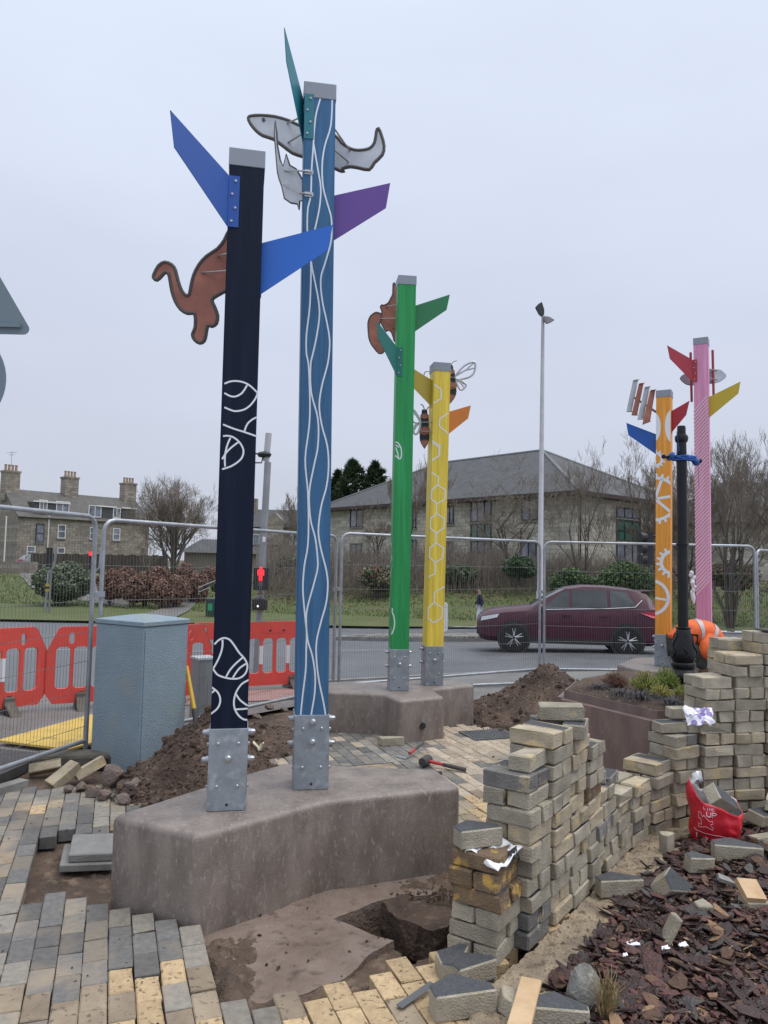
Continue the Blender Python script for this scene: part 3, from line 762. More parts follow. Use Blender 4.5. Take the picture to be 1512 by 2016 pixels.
        if mode in ('front', 'deep'):
            fx = [(side * 0.1, 0), (side * 0.1 - side * 0.062, 0)]
            P = [s.axis(z) + s.ex * a + s.ey * -0.1035 for z in (z0, z1) for a in (fx[0][0], fx[1][0])]
            nn = -s.ey
        else:
            P = [s.axis(z) + s.ex * side * 0.1035 + s.ey * a for z in (z0, z1) for a in (-0.02, 0.045)]
            nn = s.ex * side
        mb = MB(); mb.slab([P[0], P[1], P[3], P[2]], nn, 0.005); fl = mb.build('flange', mat, o)
        MW[o.name] = MW[s.root.name]
        fl.matrix_parent_inverse = MW[s.root.name].inverted() if False else Matrix()
        fl.parent = o; fl.matrix_parent_inverse = Matrix.Identity(4)
        for i in range(4):
            t = (i + .4) / 3.8; c = P[0].lerp(P[2], t).lerp(P[1].lerp(P[3], t), 0.62 if i % 2 else 0.32) + nn * 0.0025
            bo = link(s.bolt(0.0085, 0.008), 'bolt', o, True); bo.matrix_parent_inverse = Matrix.Identity(4)
            bo.matrix_basis = Matrix.Translation(c) @ nn.to_track_quat('Z', 'Y').to_matrix().to_4x4()
        return o
    def panel(s, px, P, n, mat, name, th=0.006, rim=0.012, sm=3):
        pts2 = smooth_line(px, sm, True) if sm > 1 else px
        pts = [onplane(p[0], p[1], P, n) for p in pts2]
        mb = MB(); mb.slab(pts, n, th); o = mb.build(name, mat, s.root)
        if rim:
            mb = MB(); mb.tube(pts, rim, 6, closed=True); r = mb.build('rim', rim_m, o); r.matrix_parent_inverse = Matrix.Identity(4)
        return o
    def rods(s, prs, n1, n2, r=0.006):
        """stand-off rods: (pixel on post, pixel on panel) pairs between two planes"""
        for a, b in prs:
            p, q = onplane(a[0], a[1], *n1), onplane(b[0], b[1], *n2)
            mb = MB(); mb.tube([p, q], r, 8); mb.build('rod', rod_m, s.root)

def Z(sx, ox, oy):
    return lambda pts: [(ox + x / sx, oy + y / sx) for x, y in pts]
za, zb, zc, zd, ze, zf, zg = Z(2.9077, 280, 40), Z(3.803, 380, 720), Z(5.4, 400, 1050), Z(2.607, 400, 1200), Z(4.2, 640, 500), Z(4.383, 1180, 640), Z(4.295, 1160, 1000)
zh = Z(2.291, 640, 850)
FWD = Vector((0, 1, 0))
def paint(name, c): return M(name, c, tuple(x * .92 for x in c), 0.38, 2.0, spec=0.5)

# ---- dark navy post with the otter-like copper animal
dark = Post((-0.853, 4.263), 11, 4.20, (-0.004, 0), (0.0028, 0.0075, 0.026), 'dark navy square post painted with white pebble outlines')
dark.lines(zb([]) and [] or [zb(l) for l in [
    [(235,135),(280,118),(330,115),(380,125),(420,145),(455,175),(492,212)], [(235,205),(280,228),(320,230),(360,210),(385,180),(405,145)],
    [(485,205),(465,250),(430,295),(390,325),(345,338),(300,338),(235,312)], [(490,380),(440,405),(405,440),(385,490)],
    [(225,440),(300,470),(385,497),(480,530)], [(225,527),(260,525),(300,535),(340,565),(368,605),(378,645),(365,690),(330,725),(280,755),(218,775)],
    [(280,540),(258,590),(243,650),(238,700),(240,755)], [(340,572),(290,610),(250,650),(218,700)]]], 0.0098)
dark.lines([zc(l) for l in [
    [(105,1440),(150,1500),(220,1530),(300,1545),(380,1540),(440,1500),(468,1440),(465,1380),(430,1320),(380,1265),(330,1190),(280,1130),(220,1112),(165,1135),(120,1180)],
    [(205,1130),(205,1200),(185,1280),(150,1360),(108,1435)], [(420,1320),(340,1390),(280,1460),(245,1525)], [(455,1385),(390,1430),(350,1480),(315,1535)]]], 0.0098)
dark.lines([zd(l) for l in [[(236,360),(195,385),(165,435),(158,490),(175,535),(205,562),(230,566)], [(166,430),(190,465),(228,493)], [(158,512),(190,511),(228,508)],
    [(42,398),(75,425),(88,465),(75,505),(40,535)], [(40,430),(65,410)]]], 0.0098)
blue1, blue2, teal1, purple = paint('fin_blue', (0.016, 0.085, 0.36)), paint('fin_bright_blue', (0.018, 0.135, 0.55)), paint('fin_teal', (0.02, 0.17, 0.215)), paint('fin_purple', (0.135, 0.062, 0.30))
dark.fin([(453, 347), (335, 217), (343, 290), (451, 448)], -1, blue1, 'front')
dark.fin([(519, 479), (655, 443), (646, 492), (516, 580)], 1, blue2, 'flat')
PB = dark.axis(3.4) + Vector((0, 0.30, 0)); PF = dark.axis(3.4) + Vector((0, 0.10, 0))
dark.panel(za([(505,1195),(470,1260),(430,1310),(370,1350),(325,1400),(295,1460),(280,1520),(270,1570),(250,1575),(225,1545),(205,1490),(190,1430),(170,1400),(130,1385),(95,1405),(70,1450),(65,1475),(85,1487),(110,1465),(130,1445),(150,1450),(160,1490),(170,1550),(190,1610),(220,1655),(260,1678),(300,1680),(305,1740),(300,1770),(288,1800),(300,1830),(330,1848),(355,1835),(365,1800),(375,1750),(400,1752),(425,1735),(432,1690),(415,1640),(400,1600),(430,1575),(485,1545),(560,1500),(600,1420),(600,1260),(560,1200)]), PB, FWD, copper_m, 'animal_panel', sm=2)
dark.rods([(za([(500,1333)])[0], za([(430,1350)])[0]), (za([(497,1433)])[0], za([(340,1445)])[0])], (PF, FWD), (PB, FWD))

# ---- blue post with the two fish
blue = Post((-0.425, 4.673), 9, 4.89, (-0.055, 0), (0.055, 0.155, 0.30), 'tall blue square post painted with flowing white wavy lines', pc=True)
def cat(*a): return [p for l in a for p in l]
l1 = cat(za([(1034,395),(1022,440),(995,540),(985,630),(978,740),(970,850),(965,1000),(948,1080),(945,1200),(955,1300),(965,1390),(965,1500),(958,1650),(940,1800),(940,1905)]),
         zb([(865,0),(875,250),(870,450),(840,700),(860,950),(865,1200)]), zc([(1110,150),(1075,350),(1060,600),(1085,900),(1100,1050),(1095,1250),(1090,1450),(1060,1700),(1040,1890),(1038,1960)]))
l2 = cat(za([(980,700),(1005,850),(1022,960),(1015,1070),(990,1190),(965,1300),(970,1400),(985,1480),(1005,1580),(1015,1680),(1000,1800),(978,1905)]),
         zb([(880,0),(885,200),(935,400),(935,600),(905,750),(870,950),(880,1150),(915,1290)]), zc([(1215,250),(1215,380),(1170,560),(1110,780),(1095,920),(1110,1130),(1160,1300),(1190,1500),(1185,1700),(1155,1890),(1145,1960)]))
l3 = cat(za([(1089,395),(1088,440),(1080,600),(1045,720),(1030,830),(1035,950),(1060,1050),(1080,1120),(1085,1190),(1080,1270),(1050,1380),(1022,1480),(1030,1600),(1055,1720),(1072,1820),(1070,1905)]),
         zb([(1005,0),(965,150),(945,300),(965,450),(1005,600),(1015,750),(1000,900),(960,1050),(940,1200)]), zc([(1230,50),(1260,200),(1310,400),(1325,560),(1305,750),(1250,950),(1205,1150),(1205,1350),(1230,1560),(1270,1750),(1295,1890),(1300,1960)]))
blue.lines([l1, l2, l3], 0.0098)
blue.fin(za([(925,462),(813,42),(825,235),(925,722)]), -1, teal1, 'deep')
blue.fin(za([(1097,1005),(1420,932),(1395,1075),(1092,1265)]), 1, purple, 'flat')
PB = blue.axis(4.5) + Vector((0, 0.32, 0)); PF = blue.axis(4.5) + Vector((0, 0.10, 0))
fish = blue.panel(za([(607,560),(625,548),(680,545),(760,552),(840,575),(905,605),(1000,635),(1097,655),(1140,700),(1190,735),(1240,745),(1300,735),(1330,700),(1340,640),(1352,618),(1370,660),(1385,720),(1375,770),(1330,815),(1300,855),(1240,845),(1190,838),(1145,850),(1155,865),(1130,860),(1097,845),(1000,812),(918,780),(860,760),(800,715),(750,680),(690,660),(650,630),(618,590)]), PB, FWD, silver_m, 'fish_panel', sm=2)
mb = MB(); c = onplane(*za([(695, 572)])[0], PB, FWD); mb.lathe([(0.012, 0), (0.012, .012)], 14, 0, Matrix.Translation(c) @ Matrix.Rotation(rad(90), 4, 'X'))
e_ = mb.build('eye', rim_m, fish); e_.matrix_parent_inverse = Matrix.Identity(4)
blue.rods([(za([(905,555)])[0], za([(830,590)])[0]), (za([(915,650)])[0], za([(835,700)])[0]), (za([(1100,620)])[0], za([(1190,748)])[0]), (za([(1098,740)])[0], za([(1182,812)])[0])], (PF, FWD), (PB, FWD))
n2 = (Vector((0.62, 0.78, 0))).normalized()
PS = blue.axis(4.2) + Vector((-0.20, 0.08, 0))
blue.panel(za([(762,575),(770,640),(775,720),(790,800),(808,838),(825,768),(845,830),(880,850),(905,890),(918,915),(920,1030),(902,1035),(898,1085),(889,1052),(850,1045),(815,1020),(800,950),(785,910),(775,870),(765,750),(757,650)]), PS, n2, silver_m, 'fish_panel', sm=1, rim=0.006)
Pp, nn_, e1, a1 = blue.face('f')
for y0, x1, y1 in ((870, 810, 860), (998, 808, 938)):
    q = onplane(*za([(955, y0)])[0], Pp, nn_); q2 = onplane(*za([(x1, y1)])[0], PS, n2)
    mb = MB(); mb.tube([q - nn_ * -0.008, q + (-blue.ex) * 0.06 + nn_ * 0.008, q2], 0.0055, 8); mb.build('rod', rod_m, blue.root)
    mb = MB(); mb.slab([q + blue.ex * a + Vector((0, 0, b)) + nn_ * .003 for a, b in ((-.028, -.016), (.024, -.016), (.03, 0), (.024, .016), (-.028, .016))], nn_, 0.004); mb.build('bracket', bolt_m, blue.root)
    o = link(blue.bolt(0.0085, 0.008), 'bolt', blue.root); o.matrix_basis = Matrix.Translation(q + nn_ * .005 + blue.ex * .012) @ nn_.to_track_quat('Z', 'Y').to_matrix().to_4x4()

# ---- green post with the squirrel-shaped panel
green = Post((0.188, 8.224), 7, 5.045, (0.014, 0), (0.034, 0.31, 0.095), 'green square post with a bushy-tailed copper panel and white seed outlines')
green.fin(ze([(750,430),(1032,335),(1005,462),(748,645)]), 1, paint('fin_green', (0.022, 0.19, 0.07)), 'flat')
green.fin(ze([(600,775),(428,553),(437,690),(597,1010)]), -1, paint('fin_dark_teal', (0.008, 0.15, 0.125)), 'front')
PB = green.axis(4.6) + Vector((0, 0.30, 0)); PF = green.axis(4.6) + Vector((0, 0.10, 0))
green.panel(ze([(562,255),(572,240),(585,262),(600,300),(640,420),(640,700),(580,728),(565,690),(548,645),(522,628),(505,640),(480,600),(462,560),(468,500),(470,470),(458,440),(468,422),(485,425),(520,408),(545,365),(560,330)]), PB, FWD, copper_m, 'animal_panel', sm=2, rim=0.010)
green.panel(ze([(480,530),(470,500),(440,487),(415,485),(375,515),(357,560),(355,600),(362,690),(380,740),(400,770),(445,822),(480,815),(490,790),(480,760),(462,700),(450,640),(452,570)]), PB + Vector((0, .012, 0)), FWD, copper_m, 'tail_panel', sm=2, rim=0.010)
green.rods([(ze([(605,418)])[0], ze([(505,438)])[0]), (ze([(605,532)])[0], ze([(455,535)])[0]), (ze([(605,608)])[0], ze([(560,608)])[0])], (PF, FWD), (PB, FWD), 0.007)
green.lines([ze([(580,1555),(605,1565),(625,1600),(632,1650),(625,1690),(605,1690),(580,1665)]), ze([(583,1580),(600,1590),(612,1600)]), ze([(583,1600),(598,1640),(606,1685)]),
             zh([(290,800),(306,822),(313,850),(311,885),(297,915),(285,895),(281,860),(285,830)]), zh([(288,810),(296,850),(297,912)]), zh([(292,785),(303,800),(300,815)])], 0.012, closed=(3,))
green.lines([zh(l) for l in [[(297,490),(303,540),(298,580),(290,600)], [(300,560),(305,590),(297,640),(290,660)], [(289,740),(293,770),(290,800)]]], 0.012, which='l')

# ---- yellow post with the two bees and hexagons
yellow = Post((0.586, 8.614), 11, 4.165, (0.047, 0), (0.84, 0.62, 0.09), 'yellow square post painted with a white honeycomb and carrying two bees')
hx = [[(493,725),(530,703),(560,690)]]
for (t, r1, r2, b, l2_, l1_) in (((508,240),(543,262),(540,305),(503,325),(470,300),(475,262)), ((503,370),(538,392),(535,435),(500,458),(467,435),(468,392)),
                               ((500,502),(535,525),(530,570),(497,590),(462,565),(465,525)), ((492,770),(530,795),(525,840),(490,862),(455,840),(458,795))):
    l1_, l2_ = (l1_[0] + 7, l1_[1]), (l2_[0] + 7, l2_[1]); hx += [[t, r1], [r1, r2], [r2, b], [b, l2_], [l2_, l1_], [l1_, t]]
hx += [[(503,325),(503,370)], [(500,458),(500,502)], [(497,590),(496,640)], [(496,640),(460,658)], [(492,725),(492,770)], [(478,182),(512,205)], [(512,205),(508,240)], [(478,38),(517,62)], [(517,62),(515,108)], [(515,108),(478,132)]]
yellow.lines([zh(l) for l in hx], 0.0135, sm=1, name='painted_hexagon_side')
yellow.lines([ze(l) for l in [[(893,1075),(960,1120)], [(960,1120),(960,1195)], [(960,1195),(885,1242)], [(1020,1318),(950,1360)], [(950,1360),(945,1425)], [(945,1425),(1015,1482)],
                              [(880,1555),(945,1600)], [(945,1600),(940,1670)], [(940,1670),(870,1712)]]], 0.0135, sm=1, name='painted_hexagon_side')
yellow.fin(ze([(888,1045),(715,940),(728,1105),(885,1265)]), -1, paint('fin_yellow', (0.50, 0.36, 0.04)), 'flat')
yellow.fin(ze([(1017,1308),(1205,1252),(1183,1360),(1015,1497)]), 1, paint('fin_orange', (0.62, 0.20, 0.025)), 'flat')
def bee(post, cx, segs, P, wings, ants):
    root = None
    for (y0, w0, y1, w1, dk) in segs:
        ym = (y0 + y1) / 2
        pl = ze([(cx - w0, y0), (cx, y0 - 10), (cx + w0, y0), (cx + (w0 + w1) / 2 * 1.06, ym), (cx + w1, y1), (cx, y1 + 14), (cx - w1, y1), (cx - (w0 + w1) / 2 * 1.06, ym)])
        o = post.panel(pl, P + Vector((0, 0.002 * (dk * 2 - 1), 0)), FWD, black_m if dk else copper_m, 'bee_band', 0.008, 0.0 if dk else 0.006, sm=1)
    for wg in wings:
        pts = [onplane(*p, P, FWD) for p in ze(smooth_line(wg, 3, True))]
        mb = MB(); mb.tube(pts, 0.014, 6, closed=True)
        a = pts[0]; m_ = pts[len(pts) // 2]
        mb.tube([a, (a + m_) / 2 + Vector((0, 0, .02)), m_], 0.011, 6); mb.tube([(a + m_) / 2 + Vector((0, 0, .02)), pts[len(pts) // 3]], 0.009, 6)
        mb.build('wing', silver_m, post.root)
    for an in ants:
        mb = MB(); mb.tube([onplane(*p, P, FWD) for p in ze(smooth_line(an, 3))], 0.008, 6); mb.build('antenna', silver_m, post.root)
PB = yellow.axis(3.9) + Vector((0, 0.28, 0)); PF = yellow.axis(3.9) + Vector((0, .1, 0))
bee(yellow, 1030, [(920,24,955,30,1), (960,34,985,40,0), (990,44,1060,48,1), (1065,50,1110,54,0), (1115,56,1165,52,1), (1170,50,1225,12,0)], PB,
    [[(1080,1008),(1150,925),(1225,893),(1243,920),(1230,985),(1180,1022),(1095,1035)], [(1085,1042),(1130,1050),(1165,1080),(1152,1108),(1122,1123),(1095,1085)]],
    [[(1040,918),(1058,892),(1090,880)], [(890,972),(832,972),(818,1000)]])
yellow.rods([(ze([(1000,1000)])[0], ze([(1075,1030)])[0]), (ze([(1000,1080)])[0], ze([(1070,1100)])[0])], (PF, FWD), (PB, FWD), 0.006)
PB2 = yellow.axis(3.0) + Vector((-0.06, 0.05, 0)); PB2 = yellow.axis(3.0) + Vector((0, -0.02, 0))
bee(yellow, 822, [(1290,22,1322,24,1), (1328,28,1352,32,0), (1357,34,1430,36,1), (1436,36,1485,40,0), (1490,40,1540,38,1), (1545,36,1595,8,0)], PB2,
    [[(788,1390),(750,1310),(725,1290),(710,1340),(735,1390)], [(788,1398),(755,1405),(728,1450),(745,1490),(772,1470)]],
    [[(822,1292),(810,1255),(790,1243)], [(838,1292),(850,1272),(860,1265)]])
yellow.rods([(ze([(885,1390)])[0], ze([(790,1393)])[0]), (ze([(885,1468)])[0], ze([(790,1466)])[0])], (yellow.b - yellow.ey * .1, -yellow.ey), (PB2, FWD), 0.006)

# ---- orange post with gears and the row of chime bars
orange = Post((4.026, 10.669), -29, 4.395, (0.044, 0), (0.83, 0.36, 0.065), 'orange square post painted with white gear wheels')
orange.fin(zf([(485,945),(232,843),(250,950),(483,1120)]), -1, paint('fin_cobalt', (0.012, 0.10, 0.42)), 'flat')
orange.fin(zf([(635,740),(778,652),(750,775),(632,930)]), 1, paint('fin_crimson', (0.38, 0.02, 0.035)), 'flat')
def ell(c, rx, ry, n=28): return [(c[0] + rx * math.cos(2 * math.pi * i / n), c[1] + ry * math.sin(2 * math.pi * i / n)) for i in range(n)]
orange.quads_to_mesh([orange.pix(zf(ell((472, 880), 58, 125)))], 'painted_oval', white_paint_m)
orange.quads_to_mesh([orange.pix(zf(ell((640, 870), 75, 150)))], 'painted_oval', white_paint_m)
orange.gear(zf([(482, 1160)])[0], 15, 0.34, 14, 0.28)
orange.gear(zf([(480, 1500)])[0], 44, 0.13, 26, 0.14, (72, 8, -42))
orange.gear(zg([(708, 462)])[0], 25, 0.26, 16, 0.26)
orange.gear(zg([(520, 755)])[0], 36, 0.17, 0, 0, (-8, 80))
bars = [([(290,480),(335,475),(278,750),(232,748)], silver_m), ([(340,510),(382,505),(325,780),(277,778)], copper_m), ([(390,540),(435,535),(380,815),(328,815)], silver_m), ([(437,568),(482,562),(437,835),(370,860)], copper_m)]
for i, (pl, m_) in enumerate(bars):
    P = orange.axis(4.2) + Vector((0, 0.02 + 0.06 * (3 - i), 0))
    pts = [onplane(*p, P, FWD) for p in zf(pl)]
    o = MB().slab(pts, FWD, 0.006).build('chime_bar', m_, orange.root)
    for a, b in ((0, 1), (3, 2)):
        mb = MB(); d = FWD * 0.05; mb.slab([pts[a], pts[b], pts[b] - d, pts[a] - d], Vector((0, 0, 1)), 0.006); x = mb.build('end_lip', m_, o); x.matrix_parent_inverse = Matrix.Identity(4)
a_, b_ = onplane(*zf([(300, 625)])[0], orange.axis(4) + Vector((0, .22, 0)), FWD), onplane(*zf([(500, 757)])[0], orange.axis(4), FWD)
mb = MB(); mb.tube([a_, b_], 0.016, 8); mb.build('arm', M('arm_brown', (0.14, 0.085, 0.075), rough=.5), orange.root)

# ---- pink post with the oval plate and two red tubes
pb = at(1387, 1262, 11.0); pink = Post((pb.x, pb.y), -29, at(1377, 664, 11.0).z - .03, (0.0, 0), (0.70, 0.31, 0.49), 'pink square post with diagonal white stripes')
pink.lean = Vector((at(1377, 664, 11.0).x - pb.x, 0, 0)) * 0.6
polys = []
zlo = pink.pix([(1385, 1150)])[0][1]; zhi = pink.pix([(1377, 812)])[0][1]
z = zlo - 0.06
while z < zhi + 0.16:
    polys.append([(-.1, z - .115), (.1, z + .115), (.1, z + .138), (-.1, z - .092)]); z += 0.057
pink.quads_to_mesh([p for p in polys], 'painted_stripes', M('stripe_pale', (0.80, 0.58, 0.68), rough=.5), half=0.0985)
pink.fin(zf([(795,300),(585,175),(608,290),(795,490)]), -1, paint('fin_red', (0.36, 0.028, 0.045)), 'front')
pink.fin(zf([(935,625),(1218,487),(1200,590),(940,805)]), 1, paint('fin_lemon', (0.55, 0.42, 0.03)), 'flat')
PB = pink.axis(4.7) + Vector((0, 0.26, 0))
pink.panel(zf([(697,460),(735,425),(800,400),(900,385),(1030,388),(1065,408),(1092,440),(1050,478),(1000,497),(900,510),(780,517),(735,500)]), PB, FWD, silver_m, 'oval_plate', 0.02, 0.008, sm=2)
tube_red = paint('tube_red', (0.36, 0.045, 0.055))
for a, b in (((787, 237), (797, 662)), ((977, 217), (986, 605))):
    P = pink.axis(4.7) + Vector((0, 0.20, 0))
    mb = MB(); mb.tube([onplane(*zf([a])[0], P, FWD), onplane(*zf([b])[0], P, FWD)], 0.019, 10); mb.build('upright_tube', tube_red, pink.root)
PF = pink.axis(4.7) + Vector((0, 0.1, 0))
pink.rods([(zf([(935,378)])[0], zf([(1020,392)])[0]), (zf([(935,462)])[0], zf([(1020,470)])[0]), (zf([(930,410)])[0], zf([(985,405)])[0]), (zf([(930,490)])[0], zf([(985,487)])[0])], (PF, FWD), (PB, FWD), 0.009)
# cloth knotted to the pink post
P = pink.face('l')[0]
mb = MB(); rr = random.Random(3)
cp = at(1363, 1140, 11.0 - .02)
for k in range(9):
    c = cp + Vector((rr.uniform(-.02, .03), rr.uniform(-.03, .02), .09 - k * .035))
    mb.lathe([(0.004, -.04), (0.028 * rr.uniform(.6, 1.1), -.02), (0.036 * rr.uniform(.6, 1.1), 0), (0.024, .025), (.004, .04)], 7, 0, Matrix.Translation(c) @ Matrix.Rotation(rr.uniform(-.9, .9), 4, 'X') @ Matrix.Rotation(rr.uniform(-.6, .6), 4, 'Y'))
mb.tube([cp + Vector((0, 0, -.2)), cp + Vector((.015, 0, -.28)), cp + Vector((.02, 0, -.36))], [.03, .034, .012], 7)
tag(mb.build('cloth', paper_m, None, 60), 'white cloth knotted on the side of the pink striped post', 'cloth')

# ================================================================== STACKS OF LOOSE PAVING BRICKS
BL, BW, BH = 0.248, 0.122, 0.0795
SB = {}
def stack_mesh(k, v):
    if (k, v) not in SB:
        SB[(k, v)] = brick_mesh('paving_brick', BL - .004, BW - .003, BH - .0015, [brick_ms[k], face_dark_m if v % 2 else brick_ms[k]], 100 + k * 7 + v, 0.006, 0.003, True)
    return SB[(k, v)]
GRP = 'loose paving bricks stacked along the bark bed'
nb = 0
def put_brick(x, y, z, rz, label, k=None, tilt=(0, 0), group=GRP, v=None):
    global nb
    if k is None: k = R.choices((0, 1, 2, 3), (0.58, 0.36, 0.05, 0.01))[0]
    if v is None: v = R.choice((0, 2, 4, 6, 8, 10, 1, 3))
    o = link(stack_mesh(k, v), 'paving_brick'); nb += 1
    o.location = (x, y, z + BH / 2); o.rotation_euler = (tilt[0], tilt[1], rz + (math.pi if R.random() < .5 else 0))
    return tag(o, label, 'paving brick', group)
ORD = ['bottom', 'second', 'third', 'fourth', 'fifth', 'sixth', 'seventh', 'eighth', 'ninth', 'tenth', 'eleventh', 'twelfth', 'thirteenth', 'fourteenth', 'fifteenth', 'sixteenth', 'seventeenth']
TONE = ['grey', 'buff', 'charcoal', 'brown']
def column(cx, cy, ang, n, label, z0=0.0, start=0, tones=None, wob=0.006, lean=(0, 0), missing=()):
    """square column, two bricks a course, direction turned course by course"""
    for k in range(n):
        a = ang + (math.pi / 2 if (k + start) % 2 else 0) + R.uniform(-.03, .03)
        ox, oy = R.uniform(-wob, wob) + lean[0] * k, R.uniform(-wob, wob) + lean[1] * k
        for s in (-1, 1):
            if (k, s) in missing: continue
            d = BW / 2 + 0.001 + R.uniform(0, .003)
            sl = R.uniform(-.012, .012)
            x = cx + ox - math.sin(a) * s * d + math.cos(a) * sl; y = cy + oy + math.cos(a) * s * d + math.sin(a) * sl
            tn = tones[k % len(tones)] if tones else R.choices((0, 1, 2, 3), (0.58, 0.36, 0.05, 0.01))[0]
            side = 'bark-side' if (-math.sin(a) - math.cos(a)) * s > 0 else 'far-side'
            put_brick(x, y, z0 + k * BH, a + R.uniform(-.02, .02), f'{side} {TONE[tn]} brick, {ORD[k]} course of {label}', tn)
def corner_col(px, py, ang, n, label, **kw):
    """column whose near corner stands at the ground point (px, py)"""
    h = BL / 2; c, s = math.cos(ang), math.sin(ang)
    cx = px + c * h - s * h; cy = py + s * h + c * h
    column(cx, cy, ang, n, label, **kw)
    return cx, cy
a55 = rad(55)
LA = 'the low stack under the crumpled sheet'
LB = 'the tall stack beside the sheet-topped stack'
LC = 'the second tall stack from the sheet-topped one'; LD_ = 'the third tall stack from the sheet-topped one'; LE_ = 'the last tall stack before the low stacks'
LF = 'the low stack beside the last tall one'; LG_ = 'the second low stack before the planter'; LH_ = 'the third low stack before the planter'; LI_ = 'the low stack left of the patterned sheet'; LJ_ = 'the stack below the patterned sheet'
LK = 'the stack between patterned sheet and red sack'; LL_ = 'the high stack right behind the red sack'; LM_ = 'the highest stack under the power tool'; LN_ = 'the hidden rear stack behind the red sack'
cA = corner_col(0.545, 3.44, a55 + .03, 6, LA, tones=[0, 0, 0, 3, 3, 3], wob=0.012)
cB = corner_col(0.725, 3.60, a55, 10, LB, tones=[2, 2, 0, 0, 0, 0, 1, 0, 0, 2], wob=0.009)
put_brick(cB[0] + .055, cB[1] + .03, 10 * BH, a55 + .05, 'single pale brick lying on top of the tall stack beside the sheet-topped one', 0)
cC = corner_col(0.885, 3.815, a55, 12, LC, tones=[1, 1, 0, 0, 1, 1, 1, 0, 0, 0, 0, 1], wob=0.012)
cD = corner_col(1.035, 4.035, a55 + .02, 11, LD_, tones=[0, 0, 0, 1, 0, 1, 1, 1, 0, 1, 1], wob=0.014)
cE = corner_col(1.185, 4.25, a55 + .02, 10, LE_, wob=0.014)
put_brick(cD[0] - .02, cD[1] + .04, 11 * BH, rad(5), 'charcoal brick of the pair below the crowning brick', 2); put_brick(cD[0] + .08, cD[1] - .05, 11 * BH, rad(70), 'grey brick of the pair below the crowning brick', 0)
put_brick(cD[0] + .01, cD[1] + .0, 12 * BH, rad(-8), 'single grey brick crowning the tall stacks before the planter', 0, v=0)
cF = corner_col(1.345, 4.475, a55 + .03, 6, LF, wob=0.015)
put_brick(cF[0] - .03, cF[1] + .06, 6 * BH, rad(-5), 'single grey brick lying on the low stack beside the last tall one', 0, v=0)
cG = corner_col(1.50, 4.69, a55, 5, LG_, wob=0.018); cH = corner_col(1.665, 4.905, a55 - .12, 5, LH_, wob=0.02)
put_brick(cG[0], cG[1] + .05, 5 * BH, rad(60), 'dark faced brick lying on the second low stack before the planter', 2, v=1)
cI = corner_col(1.855, 5.085, a55 - .22, 6, LI_, wob=0.015); cJ = corner_col(2.065, 5.235, rad(30), 8, LJ_, wob=0.012)
put_brick(cJ[0] - .02, cJ[1], 8 * BH, rad(12), 'dark faced chamfered brick on top of the stack below the patterned sheet', 0, v=3); put_brick(cJ[0] + .13, cJ[1] + .08, 8 * BH, rad(95), 'grey brick end-on beside the dark faced brick below the patterned sheet', 0, v=0)
put_brick(cJ[0] + .12, cJ[1] + .10, 9 * BH, rad(5), 'grey brick holding down the patterned sheet', 0)
cK = corner_col(2.30, 5.33, rad(14), 13, LK, wob=0.01, tones=[0, 1, 0, 0, 1, 0, 0, 1, 0, 0, 0, 0, 0])
cL = corner_col(2.548, 5.39, rad(12), 15, LL_, wob=0.01, tones=[0, 0, 1, 0, 1, 0, 0, 1, 0, 0, 0, 0])
cM = corner_col(2.80, 5.44, rad(11), 17, LM_, wob=0.01, tones=[1, 0, 0, 0, 0, 0, 1, 0, 0])
cN = corner_col(2.62, 5.66, rad(12), 16, LN_, wob=0.01, start=1)
# single loose bricks lying about
LOOSE = 'loose single paving bricks'
def loose(px, py, z, rz, label, k=0, tilt=(0, 0), v=0):
    p = gnd(px, py, z); return put_brick(p.x, p.y, z, rz, label, k, tilt, LOOSE, v)
loose(770, 1466, 0.0, rad(20), 'small grey paving brick standing by the nose of the branching plinth', 0)
loose(850, 1452, 0.0, rad(15), 'grey paving brick leaning at the right corner of the branching plinth', 0, (0, .12))
for px, py, z, rz, t, lb in ((88, 1520, .02, 25, (.5, .1), 'tilted buff brick lying between the kerb and the grey cabinet foot'), (125, 1536, .03, 50, (.15, -.55), 'buff brick propped up on rubble at the foot of the soil heap'),
                              (176, 1522, .05, 35, (-.2, -.45), 'buff brick propped against the rocks below the blue-grey cabinet')):
    loose(px, py, z, rad(rz), lb, 1, t)
loose(330, 1462, .05, rad(60), 'brick on edge half buried behind the near soil heap', 0, (.4, .2))
loose(490, 1480, .02, rad(35), 'grey brick on edge behind the navy post base', 0, (.1, .9))
# cut corner pieces: wedge-shaped bricks with a dark textured face
def wedge(name_label, loc, rz, L=.2, Wd=.13, H=.10, tilt=(0, 0), dark=True, cut=0.55):
    mb = MB(); poly = [(-L/2, -Wd/2), (L/2, -Wd/2), (L/2, -Wd/2 + Wd * .35), (L/2 - L * cut, Wd/2), (-L/2, Wd/2 * .2)]
    mb.prism(poly, 0, H); me = mb.mesh('cut_brick', [brick_ms[0], face_dark_m if dark else brick_ms[0]])
    bm = bmesh.new(); bm.from_mesh(me)
    for f in bm.faces: f.material_index = 1 if f.normal.z > .8 else 0
    bmesh.ops.bevel(bm, geom=bm.edges[:], offset=0.006, segments=1, affect='EDGES', material=-1); bm.to_mesh(me); bm.free()
    o = link(me, 'cut_brick'); o.location = loc; o.rotation_euler = (tilt[0], tilt[1], rz)
    return tag(o, name_label, 'cut brick')
topA = 6 * BH
wedge('cut brick with dark speckled face resting on the crumpled white sheet', (cA[0] - .045, cA[1] + .02, topA + .004), rad(20), .22, .15, .085)
wedge('large cut brick with dark speckled face among the pieces before the low end stack', tuple(gnd(905, 1985)), rad(15), .26, .16, .10)
